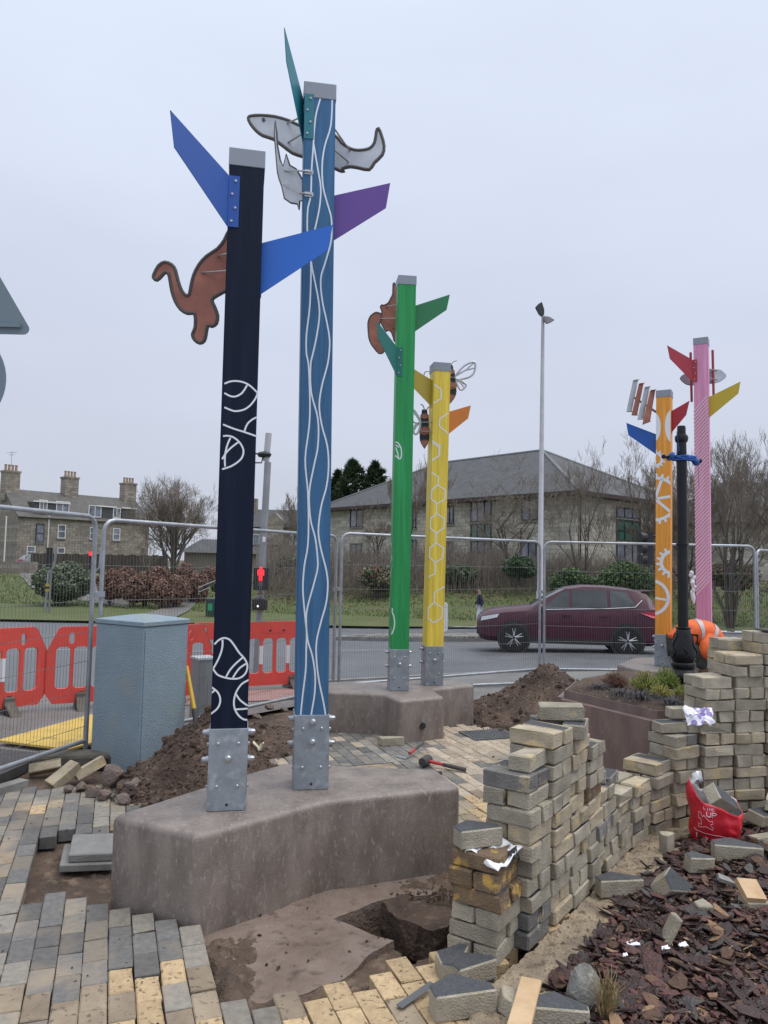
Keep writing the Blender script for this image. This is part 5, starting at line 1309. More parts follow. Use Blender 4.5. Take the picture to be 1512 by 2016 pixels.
for c0_, n0 in ((-.095, 5), (.15, 7)):
    for i in range(n0):
        cx_ = lc.x + c0_ + (i - n0 / 2) * .009; r_ = .022 + .010 * math.sin(i / max(1, n0 - 1) * 3.1)
        P_ = [(cx_ + .008 * math.sin(k), lc.y + c0_ * .25 + math.cos(k * .7) * r_, zpx(902) - c0_ * .18 + math.sin(k * .7) * r_) for k in range(10)]
        mb.tube(P_, .0055, 5, closed=False)
mb.tube([(lc.x + .165, lc.y + .03, zpx(912)), (lc.x + .165, lc.y + .03, zpx(930)), (lc.x + .17, lc.y + .03, zpx(958))], .0022, 4)
mb.tube([(lc.x - .06, lc.y - .05, zpx(895)), (lc.x - .05, lc.y - .055, zpx(875)), (lc.x - .065, lc.y - .05, zpx(852)), (lc.x - .04, lc.y - .05, zpx(890))], .0022, 4)
tag(mb.build('rope', rope_m, None, 50), 'blue rope wound round the cross bar of the black lamp column', 'rope')
# drill and board on top of the highest stack
p = at(1500, 1225, 5.6); zt = 17 * BH
mb = MB(); mb.prism([(2.86, 5.42), (3.2, 5.5), (3.16, 5.72), (2.82, 5.64)], zt + .002, zt + .014); tag(mb.build('rubber_mat', rubber_m), 'thin black mat on top of the highest brick stack', 'mat')
dr = thing('power_tool', 'black and red cordless tool lying on top of the highest brick stack', 'tool', (2.98, 5.53, zt + .014), rad(8))
mb = MB(); mb.box((0, 0, .04), (.13, .075, .065)); o = mb.build('body', black_m, dr, None, True); bv = o.modifiers.new('b', 'BEVEL'); bv.width = .018; bv.segments = 3
mb = MB(); mb.box((-.06, 0, .035), (.02, .06, .05)); o = mb.build('grip', paint('tool_red', (.35, .02, .02)), dr, None, True); bv = o.modifiers.new('b', 'BEVEL'); bv.width = .008
mb = MB(); mb.box((-.005, 0, .078), (.04, .03, .012)); mb.build('switch', paper_m, dr, None, True)
mb = MB(); mb.box((.095, 0, .025), (.06, .06, .045)); o = mb.build('battery', paint('tool_lime', (.42, .62, .03)), dr, None, True)

# ================================================================== SPOIL HEAPS
def heap(name, label, cx, cy, rx, ry, hgt, seed, nclod, rot=0.0, mat=soil_m, peak=1.5):
    root = thing(name, label, 'soil heap', (cx, cy, hz(cx, cy)), rot); n = 90; vs = []; fs = []; zz = {}
    def zf(u, v):
        r = math.sqrt(u * u + v * v); b = max(0, 1 - r); f = b ** peak if r < 1 else 0
        return hgt * f + (.10 * fbm(u * 2.2 + seed, v * 2.2, seed, 4) * min(1, b * 4) + .035 * abs(fbm(u * 8 + seed, v * 8, 3, 4)) * min(1, b * 6)) * min(1, hgt * 2) - .05 * (r > .97)
    for j in range(n + 1):
        for i in range(n + 1):
            u, v = i / n * 2.1 - 1.05, j / n * 2.1 - 1.05; vs.append((u * rx, v * ry, zf(u, v)))
    for j in range(n):
        for i in range(n):
            u, v = (i + .5) / n * 2.1 - 1.05, (j + .5) / n * 2.1 - 1.05
            if u * u + v * v < 1.08: fs.append((j * (n + 1) + i, j * (n + 1) + i + 1, (j + 1) * (n + 1) + i + 1, (j + 1) * (n + 1) + i))
    mb = MB(); mb.add(vs, fs); me = mb.mesh('soil_mass', mat); me.shade_smooth(); o = link(me, 'soil_mass', root, True)
    rr = random.Random(seed); cl = MB()
    ico = [(0,0,1),(.9,0,.45),(.28,.85,.45),(-.72,.53,.45),(-.72,-.53,.45),(.28,-.85,.45),(.72,.53,-.45),(-.28,.85,-.45),(-.9,0,-.45),(-.28,-.85,-.45),(.72,-.53,-.45),(0,0,-1)]
    icf = [(0,1,2),(0,2,3),(0,3,4),(0,4,5),(0,5,1),(1,6,2),(2,7,3),(3,8,4),(4,9,5),(5,10,1),(6,7,2),(7,8,3),(8,9,4),(9,10,5),(10,6,1),(11,7,6),(11,8,7),(11,9,8),(11,10,9),(11,6,10)]
    for i in range(nclod):
        a = rr.uniform(0, 6.28); r = rr.random() ** .6 * 1.12; u, v = math.cos(a) * r, math.sin(a) * r
        s = rr.uniform(.004, .013) * (1 + 2.0 * (rr.random() < .08)) * (1.35 if r > .75 else 1)
        T = Matrix.Translation((u * rx, v * ry, max(zf(u, v), 0) + s * .25)) @ Matrix.Rotation(rr.uniform(0, 6.28), 4, 'Z') @ Matrix.Rotation(rr.uniform(0, 3), 4, 'X') @ Matrix.Diagonal((s * rr.uniform(.7, 1.5), s, s * rr.uniform(.5, .9), 1))
        cl.add([tuple(c * rr.uniform(.75, 1.2) for c in p) for p in ico], icf, 0, T)
    stuff(cl.build('clods', clod_m, root, None, True))
    return root
heap('soil_heap', 'heap of dark brown soil against the blue-grey cabinet behind the navy post', -1.40, 6.12, .70, .56, .60, 3, 1500, rad(20), soil_m, 1.15)
heap('soil_heap', 'long low ridge of spoil behind the navy post with rubble in it', -1.2, 7.35, .75, .5, .22, 11, 600, rad(30), soil_m, 1.1)
heap('soil_heap', 'big heap of brown soil between the branching plinth and the planter', 2.08, 9.1, 1.15, 1.0, .62, 7, 1500, 0, soil_m, 1.15)
rk = [(225, 1548, .10, .075, .085, 1), (160, 1557, .045, .035, .035, 2), (250, 1552, .07, .06, .05, 3), (205, 1575, .05, .04, .04, 4), (268, 1562, .08, .06, .055, 6), (300, 1540, .05, .045, .04, 7), (135, 1560, .035, .03, .028, 8), (330, 1560, .04, .035, .03, 9), (185, 1568, .05, .045, .035, 10), (242, 1582, .05, .035, .035, 12)]
nm = ['largest angular pinkish rock at the foot of the soil heap', 'small pale rock under the propped bricks', 'flat brown rock beside the largest angular rock', 'brown rock spilled onto the grey paving', 'broad dark rock at the heap foot facing the plinth',
      'brown rock halfway up the foot of the near soil heap', 'small grey rock before the propped bricks', 'small rock close to the navy post plinth', 'pointed rock below the largest angular rock', 'small split rock on the paving edge below the heap']
for (px, py, a, b, c, sd), lbl in zip(rk, nm):
    p = gnd(px, py, 0.0); rock('rock', lbl, (p.x, p.y, c * .9), (a * 1.2, b * 1.2, c * 1.2), sd, rockbrown_m, rz=sd)
for i, (px, py, s) in enumerate(((475, 1405, .07), (505, 1415, .05), (530, 1395, .06), (455, 1440, .06), (560, 1400, .045))):
    p = gnd(px, py, 0.1); rock('rubble', ['stony lump on the low spoil ridge near the lying rail', 'small stone on the spoil ridge', 'brown stone at the end of the spoil ridge', 'clod of rubble behind the navy post shoe', 'stone at the spoil ridge beside the blue post'][i], (p.x, p.y, .12), (s, s * .8, s * .6), 30 + i, rockbrown_m)

# pale pipe end, concrete slab and cover in the left pit
P0 = gnd(185, 1668, -.03)
SQ = [gnd(*q_, .02) for q_ in ((127, 1684), (232, 1680), (232, 1640), (136, 1643))]
mb = MB(); mb.prism([(q_.x - .02, q_.y - .02) for q_ in SQ], -.075, -.03); s1 = mb.build('concrete_slab', kerb_m); tag(s1, 'pale concrete slab in the pit left of the two-post plinth', 'slab'); bv = s1.modifiers.new('b', 'BEVEL'); bv.width = .006
mb = MB(); mb.prism([(q_.x + .02, q_.y + .01) for q_ in SQ], -.028, .02); s2 = mb.build('slab', kerb_m); tag(s2, 'second slab lying on the pale concrete slab in the pit', 'slab'); bv = s2.modifiers.new('b', 'BEVEL'); bv.width = .006
# inspection covers
cov_m = M('cast_cover', (.15, .155, .16), (.10, .102, .105), .55, 8, metal=.3, bump=.2)
c = gnd(962, 1447, 0)
cv = thing('manhole_cover', 'square patterned metal cover beside the branching plinth', 'manhole cover', (c.x, c.y, 0), rad(20))
mb = MB(); mb.box((0, 0, .002), (.52, .40, .02)); mb.build('plate', cov_m, cv, None, True)
for i in range(12):
    for j in range(9):
        mb = MB() if (i, j) == (0, 0) else mb
        mb.box((-.22 + i * .04, -.165 + j * .041, .014), (.028, .012, .006), rad(90) if (i + j) % 2 else 0)
stuff(mb.build('tread', cov_m, cv, None, True))
c = gnd(722, 1522, 0)
cv2 = thing('paver_tray_cover', 'recessed tray cover with weathered filling behind the two-post plinth', 'manhole cover', (c.x, c.y, 0), rad(20))
mb = MB(); mb.box((0, 0, .001), (.62, .42, .016)); mb.build('tray', sand_m, cv2, None, True)
mb = MB()
for x, y, a, b in ((0, .215, .64, .012), (0, -.215, .64, .012), (.315, 0, .012, .43), (-.315, 0, .012, .43)): mb.box((x, y, .004), (a, b, .02))
stuff(mb.build('frame', cov_m, cv2, None, True))

# ================================================================== TOOLS ON THE PAVING
a, b = gnd(838, 1502, .03), gnd(921, 1517, .02)
ml = thing('rubber_mallet', 'black rubber mallet with red handle lying on the buff paving', 'mallet', (a.x, a.y, 0))
d = (b - a); d.z = 0; dn = d.normalized(); sd = Vector((-dn.y, dn.x, 0))
hd = Vector((a.x, a.y, .05))
mb = MB(); mb.tube([hd - sd * .075, hd - sd * .062, hd + sd * .062, hd + sd * .075], [.036, .042, .042, .036], 18); mb.build('head', rubber_m, ml, 40)
mb = MB(); mb.tube([hd, hd + dn * .2 + Vector((0, 0, -.012))], .014, 10); mb.build('handle', paint('handle_red', (.5, .03, .045)), ml, 40)
mb = MB(); mb.tube([hd + dn * .17 + Vector((0, 0, -.01)), hd + dn * .26 + Vector((0, 0, -.018)), hd + dn * .38 + Vector((0, 0, -.026))], [.017, .018, .019], 10); mb.build('grip', rubber_m, ml, 40)
p = gnd(858, 1522, .02); mb = MB(); mb.tube([p, p + Vector((.05, .01, 0))], .018, 12); tag(mb.build('pipe_offcut', rubber_m, None, 40), 'short black pipe offcut lying next to the mallet', 'pipe')
a = gnd(833, 1469, .05); b = gnd(806, 1490, .02); cpt = gnd(775, 1489, .006)
tr = thing('trowel', 'pointing trowel with red and black handle on the grey paving', 'trowel', (b.x, b.y, 0))
mb = MB(); mb.tube([Vector((b.x, b.y, .05)), Vector(((a.x + b.x) / 2, (a.y + b.y) / 2, .065)), Vector((a.x, a.y, .08))], [.012, .014, .013], 10); mb.build('handle', rubber_m, tr, 40)
mb = MB(); mb.tube([Vector((b.x, b.y, .05)), Vector((b.x, b.y, .05)).lerp(Vector((a.x, a.y, .08)), .35)], .0145, 10); mb.build('ferrule', paint('trowel_red', (.5, .03, .045)), tr, 40)
mb = MB(); mb.tube([Vector((b.x, b.y, .05)), Vector((b.x - .01, b.y, .02)), Vector((b.x - .04, b.y, .01))], .006, 8); mb.build('neck', steel_m, tr, 40)
mb = MB(); mb.add([(b.x - .03, b.y + .05, .008), (b.x - .03, b.y - .05, .008), (cpt.x, cpt.y, .006), (b.x - .03, b.y, .011)], [(0, 3, 2), (3, 1, 2)]); o = mb.build('blade', steel_m, tr); m_ = o.modifiers.new('t', 'SOLIDIFY'); m_.thickness = .003
# yellow shovel handle leaning on the cabinet's far side
a, b = at(367, 1312, 6.9), at(383, 1400, 6.75)
sv = thing('shovel', 'yellow-handled shovel stuck upright in the soil beside the blue-grey cabinet', 'shovel', (b.x, b.y, 0))
mb = MB(); mb.tube([a, b], .019, 10); mb.build('shaft', paint('shovel_yellow', (.60, .38, .04)), sv, 40)
mb = MB(); dd = (b - a).normalized(); mb.tube([b - dd * .02, b + dd * .12, b + dd * .25], [.024, .03, .05], 10); mb.build('socket', rubber_m, sv, 40)
mb = MB(); mb.slab([b + dd * .2 + Vector((-.12, 0, 0)), b + dd * .2 + Vector((.12, 0, 0)), b + dd * .42 + Vector((.07, 0, 0)), b + dd * .46, b + dd * .42 + Vector((-.07, 0, 0))], Vector((0, 1, .3)), .006); mb.build('blade', paint('shovel_blade', (.5, .32, .05)), sv)
# pale gloves / crumpled cloth on the soil
p = gnd(503, 1480, .05); mb = MB(); rr = random.Random(8)
P_ = [p + Vector((-.06 + .02 * i + .01 * rr.uniform(-1, 1), .02 * rr.uniform(-1, 1), .05 + .035 * math.sin(i * 1.1))) for i in range(8)]
mb.tube(P_, [.012, .018, .024, .02, .026, .02, .016, .008], 8); tag(mb.build('work_glove', M('glove_cream', (.62, .58, .42), rough=.8), None, 60), 'crumpled cream work glove on the soil behind the navy post', 'glove')

# ================================================================== CABINETS
ca, cb_, cc = Vector((-2.56, 6.69, 0)), Vector((-2.03, 6.36, 0)), Vector((-1.77, 6.83, 0)); cd_ = ca + cc - cb_
cab = thing('utility_cabinet', 'tall blue-grey textured metal street cabinet with a low pitched lid', 'cabinet', (cb_.x, cb_.y, 0))
mb = MB(); mb.prism([(q.x, q.y) for q in (ca, cb_, cc, cd_)], -.05, 1.22); o = mb.build('body', cab_m, cab); bv = o.modifiers.new('b', 'BEVEL'); bv.width = .012; bv.segments = 2
ctr = (ca + cc) / 2; E2 = [ctr + (q - ctr) * 1.035 for q in (ca, cb_, cc, cd_)]
mb = MB(); vs = [(q.x, q.y, 1.222) for q in E2] + [(q.x, q.y, 1.262) for q in E2] + [(*(ctr + (q - ctr) * .25).to_tuple()[:2], 1.30) for q in E2]
mb.add(vs, [(3,2,1,0)] + [(i, (i+1)%4, 4+(i+1)%4, 4+i) for i in range(4)] + [(4+i, 4+(i+1)%4, 8+(i+1)%4, 8+i) for i in range(4)] + [(8,9,10,11)]); o = mb.build('lid', cab_m, cab); bv = o.modifiers.new('b', 'BEVEL'); bv.width = .006; bv.segments = 2
mb = MB(); dv = (cc - cb_).normalized(); nv_ = Vector((dv.y, -dv.x, 0)); q0 = cb_ + dv * .02 + nv_ * .004
mb.slab([q0 + Vector((0, 0, .05)), q0 + dv * .49 + Vector((0, 0, .05)), q0 + dv * .49 + Vector((0, 0, 1.19)), q0 + Vector((0, 0, 1.19))], nv_, .006); o = mb.build('door', cab_m, cab)
sc_ = gnd(410, 1408, 0); sc2 = thing('utility_cabinet', 'slim dark grey metal cabinet behind the navy post', 'cabinet', (-1.93, 8.15, 0), rad(35))
mb = MB(); mb.box((0, 0, .36), (.20, .24, .74)); o = mb.build('body', cab2_m, sc2, None, True); bv = o.modifiers.new('b', 'BEVEL'); bv.width = .008; bv.segments = 2
mb = MB(); mb.box((0, 0, .742), (.215, .255, .022)); mb.build('lid', M('lid_pale', (.42, .45, .47), rough=.5), sc2, None, True)
mb = MB(); mb.box((0, -.122, .36), (.17, .006, .66)); mb.build('door', cab2_m, sc2, None, True)
# yellow trench board and black ramp mats by the left fence, dark fence block
vb = [gnd(*p, .05) for p in ((-40, 1475), (130, 1420), (178, 1408), (178, 1460), (140, 1478), (-20, 1455))]
ybp = [gnd(0, 1457, .07), gnd(176, 1412, .07), gnd(300, 1402, .07), gnd(180, 1468, .04), gnd(140, 1476, .04)]
mb = MB(); mb.slab([Vector((q.x, q.y, .055 + .02 * (i in (1, 2)))) for i, q in enumerate([gnd(-5, 1458, .06), gnd(178, 1411, .06), gnd(235, 1418, .06), gnd(178, 1466, .05), gnd(136, 1478, .05)])], Vector((0, 0, 1)), .02)
tag(mb.build('trench_board', yellow_board_m), 'worn yellow plywood trench board lying by the temporary fence', 'board')
mb = MB(); q = [gnd(-60, 1470, .05), gnd(95, 1486, .05), gnd(-10, 1532, .05), gnd(-120, 1520, .05)]
mb.slab([Vector((p.x, p.y, .02)) for p in q], Vector((0, 0, 1)), .08); tag(mb.build('ramp_mat', rubber_m), 'dark rubber ramp section beside the yellow trench board', 'mat')
# edge kerb of the paving at the left
for i in range(3):
    a = Vector((-2.80 - .30 * i, 5.98 - .62 * i, 0)); b = a + Vector((-.27, -.56, 0)); c = (a + b) / 2; d = b - a
    mb = MB(); mb.box((c.x, c.y, -.02), (d.length, .10, .14), math.atan2(d.y, d.x)); mb.build('edging_stone', kerb_m, paving)

# ================================================================== TEMPORARY FENCE
def fence_panel(label, A, B, zb_, seed):
    """welded-mesh panel between two ground points"""
    rr = random.Random(seed)
    A, B = Vector((*A, 0)), Vector((*B, 0)); d = B - A; L = d.length; dn = d / L
    root = thing('mesh_fence', label, 'fence', (A.x, A.y, zb_), math.atan2(d.y, d.x), 'temporary mesh fence panels')
    r = .021; H_ = 2.04; P_ = [(0, 0, .0)]
    mb = MB(); R_ = .11; pts = [(0, 0, -.12), (0, 0, H_ - R_)]
    pts += [(R_ - R_ * math.cos(t), 0, H_ - R_ + R_ * math.sin(t)) for t in (rad(30), rad(60), rad(90))] + [(L - R_, 0, H_)]
    pts += [(L - R_ + R_ * math.sin(t), 0, H_ - R_ + R_ * math.cos(t)) for t in (rad(30), rad(60), rad(90))] + [(L, 0, -.12)]
    mb.tube(pts, r, 10); mb.build('frame', tube_m, root, 50, True)
    mb = MB(); mb.tube([(r, 0, .02), (L - r, 0, .02)], r * .95, 10); mb.build('bottom_rail', tube_m, root, 50, True)
    mb = MB(); n = int(L / .038)
    bow = rr.uniform(-.012, .012)
    for i in range(1, n):
        x = i * L / n; ph = rr.uniform(-.004, .004)
        mb.tube([(x, 0, .03), (x + ph, bow, .7), (x - ph + bow, bow, 1.3), (x, 0, H_ - .1)], .0016, 3, False)
    for z in (.16, .44, .72, 1.00, 1.28, 1.60):
        z += rr.uniform(-.02, .02)
        mb.tube([(r, 0, z), (L * .3, bow, z + rr.uniform(-.015, .015)), (L * .7, bow, z + rr.uniform(-.015, .015)), (L - r, 0, z + .01)], .0024, 4, False)
    stuff(mb.build('wire_mesh', wire_m, root, None, True))
    return root
f0, f1, f2, f3, f4 = (-3.64, 3.45), (-2.65, 6.80), (-0.63, 9.95), (2.52, 11.9), (6.02, 12.0)
fence_panel('fence panel running from the blue-grey cabinet past the yellow trench board', f0, f1, .14, 1)
fence_panel('fence panel behind the navy and blue posts and the soil', (f1[0] + .05, f1[1] + .08), f2, .12, 2)
fence_panel('fence panel behind the green and yellow posts', (f2[0] + .07, f2[1] + .04), f3, .16, 3)
fence_panel('fence panel before the maroon car behind the orange post', (f3[0] + .07, f3[1] + .0), f4, .16, 4)
fence_panel('fence panel turning away beyond the pink post', (f4[0] + .06, f4[1] + .05), (8.6, 14.2), .10, 5)
def clamp(x, y, z, label):
    mb = MB(); mb.box((0, 0, 0), (.13, .035, .05)); mb.box((0, -.025, 0), (.02, .03, .02)); o = mb.build('coupler', bolt_m); o.location = (x, y, z); o.rotation_euler = (0, 0, .4); tag(o, label, 'coupler')
clamp(-2.62, 6.84, 1.47, 'metal clamp joining the two fence panels above the cabinet'); clamp(-.6, 9.97, 1.45, 'metal clamp between the panels behind the blue post'); clamp(2.55, 11.9, 1.40, 'metal clamp between the panels beside the lamp column in the road')
def fence_foot(x, y, rz, label):
    root = thing('ballast_block', label, 'ballast block', (x, y, hz(x, y) - .02), rz, 'fence feet')
    mb = MB(); mb.prism([(-.36, -.11), (.36, -.11), (.36, .11), (-.36, .11)], .0, .13); o = mb.build('block', foot_m, root, None, True); bv = o.modifiers.new('b', 'BEVEL'); bv.width = .03; bv.segments = 2
    for k in (-.2, .2):
        mb = MB(); mb.box((k, -.105, .045), (.15, .02, .09)); mb.build('recess', black_m, root, None, True)
fence_foot(-2.63, 6.6, rad(10), 'dark moulded fence foot at the base of the blue-grey cabinet'); fence_foot(-.6, 9.97, rad(120), 'fence foot under the panel joint behind the blue post'); fence_foot(2.55, 11.92, rad(95), 'fence foot under the panel joint behind the big soil heap')
mb = MB(); a, b = gnd(930, 1350, .03), gnd(1240, 1338, .03); mb.tube([(a.x, a.y, .04), (b.x, b.y, .04)], .02, 10); tag(mb.build('steel_tube', tube_m, None, 50), 'galvanised tube lying on the ground behind the big soil heap', 'tube')

# ================================================================== RED PLASTIC BARRIERS
def rrect(x0, x1, z0, z1, r, n=3):
    out_ = []
    for cx, cz, a0 in ((x1 - r, z0 + r, -90), (x1 - r, z1 - r, 0), (x0 + r, z1 - r, 90), (x0 + r, z0 + r, 180)):
        for k in range(n + 1): a = rad(a0 + 90 * k / n); out_.append((cx + r * math.cos(a), cz + r * math.sin(a)))
    return out_
def holed(mb, outer, holes, th, T):
    """plate in the xz plane with holes, thickness th in y"""
    loops = [outer] + holes
    tri = tessellate_polygon([[Vector((p[0], p[1], 0)) for p in l] for l in loops])
    flat = [p for l in loops for p in l]; n = len(flat)
    vs = [(p[0], -th / 2, p[1]) for p in flat] + [(p[0], th / 2, p[1]) for p in flat]; fs = []
    for t in tri:
        a, b, c = [Vector(flat[i]) for i in t]
        if (b - a).cross(c - a) > 0: fs += [t, tuple(n + i for i in t[::-1])]
        else: fs += [t[::-1], tuple(n + i for i in t)]
    o = 0
    for l in loops:
        m = len(l)
        for i in range(m): fs.append((o + i, o + (i + 1) % m, n + o + (i + 1) % m, n + o + i))
        o += m
    mb.add(vs, fs, 0, T)
def make_barrier():
    root = thing('road_barrier', 'red plastic road barrier', 'barrier', (0, 0, 0), 0, 'red plastic barriers along the works')
    Wd = 2.0; outer = [(.10, .10), (1.90, .10), (1.98, .22), (1.98, .72), (1.86, .98), (1.82, 1.0), (.18, 1.0), (.14, .98), (.02, .72), (.02, .22)]
    holes = []; xs = np.linspace(.10, 1.90, 10)
    for a, b in zip(xs[:-1], xs[1:]): holes.append(rrect(a + .021, b - .021, .27, .765, .05))
    holes.append(rrect(.26, .32, .80, .93, .028)); holes.append(rrect(1.68, 1.74, .80, .93, .028))
    mb = MB(); holed(mb, outer, holes, .055, None); o = mb.build('panel', red_m, root, None, True); bv = o.modifiers.new('b', 'BEVEL'); bv.width = .007; bv.segments = 2; bv.limit_method = 'ANGLE'
    for x0, x1 in ((.46, .90), (1.10, 1.54)):
        mb = MB(); mb.prism(rrect(x0, x1, .84, .91, .03), -.031, .031, 0, Matrix.Rotation(rad(90), 4, 'X')); mb.build('moulding', red_m, root, None, True)
        for x in (x0 + .12, x1 - .12):
            mb = MB(); mb.lathe([(.018, -.034), (.018, .034)], 10, 0, Matrix.Translation((x, 0, .875)) @ Matrix.Rotation(rad(90), 4, 'X')); mb.build('stud', black_m, root, None, True)
    for i in (2, 5, 7):
        mb = MB(); mb.box((xs[i], 0, .53), (.044, .062, .26)); mb.build('reflective_band', band_m, root, None, True)
    for x in (.42, 1.58):
        mb = MB(); mb.box((x, 0, .14), (.05, .066, .18)); mb.build('foot_slot', black_m, root, None, True)
        mb = MB(); T = Matrix.Translation((x, 0, 0)) @ Matrix.Rotation(rad(90), 4, 'Z') @ Matrix.Rotation(rad(90), 4, 'X')
        mb.prism([(-.30, 0), (.30, 0), (.30, .03), (.06, .16), (.06, .22), (-.06, .22), (-.06, .16), (-.30, .03)], -.06, .06, 0, T); f = mb.build('foot', foot_m, root, None, True); bv = f.modifiers.new('b', 'BEVEL'); bv.width = .012
        for k in range(5):
            for s in (-1, 1):
                mb = MB(); mb.box((s * .062, -.22 + k * .045 + .01, .045 + .012 * k), (.008, .02, .05 + .02 * k)); q = mb.build('rib_gap', black_m, f, None, True); q.parent = f; q.location = (x, 0, 0)
                break
    mb = MB(); mb.box((2.02, 0, .55), (.06, .05, .12)); mb.build('hook', red_m, root, None, True)
    return root
bar0 = make_barrier()
def place_bar(o, a, b, label):
    a, b = Vector(a), Vector(b); d = b - a
    o.location = (a.x, a.y, hz(a.x, a.y) - .02); o.rotation_euler = (0, 0, math.atan2(d.y, d.x)); o['label'] = label
place_bar(bar0, (-3.98, 8.85), (-2.5, 9.6), 'red barrier linked to its neighbour directly left of the blue-grey cabinet')
b1 = dup(bar0, (0, 0, 0), 0); place_bar(b1, (-5.35, 7.45), (-4.02, 8.83), 'red barrier standing at an angle behind the yellow trench board')
b2_ = dup(bar0, (0, 0, 0), 0); place_bar(b2_, (-2.72, 10.25), (-.8, 11.15), 'red barrier beside the tactile paving behind the navy and blue posts')

# ================================================================== STREET FURNITURE
# backs of two road signs on a post at the left
sd0 = at(-40, 640, 3.9)
sg = thing('road_sign', 'grey back of a triangular and a round road sign on one post', 'road sign', (sd0.x - .13, sd0.y, 0))
def nrm_to(p): v = (EYE - p); v.z = 0; return v.normalized()
SP = Vector((sd0.x, sd0.y - .05, 0)); sn = Vector((0, -1, 0))
cors = [onplane(62, 657, SP, sn), onplane(-300, 650, SP, sn), onplane(-115, 350, SP, sn)]
ctr = sum(cors, Vector()) / 3; tri_pts = []
for i in range(3):
    c = cors[i] + (ctr - cors[i]).normalized() * .05; a0 = cors[i] - ctr; ang = math.atan2(a0.z, a0.x)
    for k in range(4, -5, -1): tri_pts.append(c + Vector((math.cos(ang + rad(60) * k / 4), 0, math.sin(ang + rad(60) * k / 4))) * .03)
mb = MB(); mb.slab(tri_pts, sn, .004); mb.build('triangle_plate', signback_m, sg)
zz = onplane(0, 642, SP, sn).z
mb = MB(); mb.box(((cors[0].x + cors[1].x) / 2, SP.y - .012, zz), (cors[0].x - cors[1].x - .11, .022, .02)); mb.build('channel', signback_m, sg)
cc_ = onplane(-92, 748, SP, sn); rr_ = (onplane(12, 748, SP, sn) - cc_).length
mb = MB(); mb.slab([cc_ + Vector((math.cos(a), 0, math.sin(a))) * rr_ for a in np.linspace(0, 6.283, 49)[:-1]], sn, .004); mb.build('round_plate', signback_m, sg)
mb = MB(); mb.tube([(ctr.x, SP.y - .06, -.1), (ctr.x, SP.y - .06, cors[2].z)], .038, 12); mb.build('post', tube_m, sg, 50)

# tall street light column between the carriageways
lb = at(1063, 1236, 29.5); zl = hz(lb.x, lb.y)
ltop = at(1068, 640, 29.5); ll = thing('street_light', 'tall pale grey street light column with two lamp heads behind the maroon car', 'street light', (lb.x, lb.y, zl))
ax = Vector((ltop.x, lb.y, 0))
mb = MB(); mb.tube([(lb.x, lb.y, zl - .2), (lb.x + .0, lb.y, zl + 1.6), (lb.x, lb.y, zl + 1.65), (at(1069, 621, 29.5).x, lb.y, at(1069, 621, 29.5).z)], [.155, .15, .115, .065], 14); mb.build('column', galvpole_m, ll, 50)
for (px0, py0, px1, py1, w0) in ((1069, 622, 1060, 600, .36), (1071, 624, 1084, 634, .36)):
    a = at(px0, py0, 29.5); b = at(px1, py1, 29.1); dd = (b - a); dl = dd.normalized(); sd = Vector((dl.z, 0, -dl.x)).normalized()
    pts = [a - sd * .06, a + sd * .06, a + dd * .35 + sd * w0 * .42, b + sd * w0 * .5, b + dl * .03, b - sd * w0 * .5, a + dd * .35 - sd * w0 * .42]
    mb = MB(); mb.slab(pts, Vector((0, 1, 0)), .12); o = mb.build('lamp_head', M('lamp_head', (.10, .105, .11), rough=.5), ll); bv = o.modifiers.new('b', 'BEVEL'); bv.width = .03; bv.segments = 2
# pedestrian crossing pole with red man
pb = at(505, 1290, 12.6); ptop = at(529, 853, 12.6)
pc = thing('crossing_signal', 'grey pedestrian crossing pole with red standing figure and push button box', 'traffic signal', (pb.x, pb.y, hz(pb.x, pb.y)))
mb = MB(); mb.tube([(pb.x, pb.y, hz(pb.x, pb.y) - .1), (ptop.x, pb.y, at(524, 910, 12.6).z)], .058, 14); mb.build('pole', M('pole_grey', (.33, .34, .36), (.26, .27, .29), .5, 4, metal=.3), pc, 50)
mb = MB(); mb.tube([(at(524, 908, 12.6).x, pb.y, at(524, 908, 12.6).z), (ptop.x, pb.y, ptop.z)], .054, 14); mb.build('cap', M('pole_cap', (.46, .47, .49), rough=.5), pc, 50)
q = at(521, 895, 12.6); mb = MB(); mb.lathe([(.02, -.05), (.10, -.045), (.125, 0), (.10, .03), (.03, .05)], 14, 0, Matrix.Translation((q.x, pb.y - .03, q.z))); mb.build('detector', black_m, pc, 50)
mb = MB(); mb.tube([(q.x - .02, pb.y - .05, q.z - .05), (q.x - .04, pb.y - .05, q.z - .15), (q.x - .18, pb.y - .05, q.z - .15)], .012, 8); mb.tube([(q.x, pb.y - .05, q.z), (q.x - .2, pb.y - .05, q.z + .01)], .014, 8); mb.build('bracket', black_m, pc, 50)
a, b = at(501, 1118, 12.45), at(528, 1162, 12.45); c = (a + b) / 2
mb = MB(); mb.box((c.x, c.y, c.z), (abs(b.x - a.x), .14, abs(a.z - b.z))); o = mb.build('signal_box', black_m, pc); MW[o.name] = Matrix()
redl = M('red_signal', (1.0, .02, .03), emit=2.2)
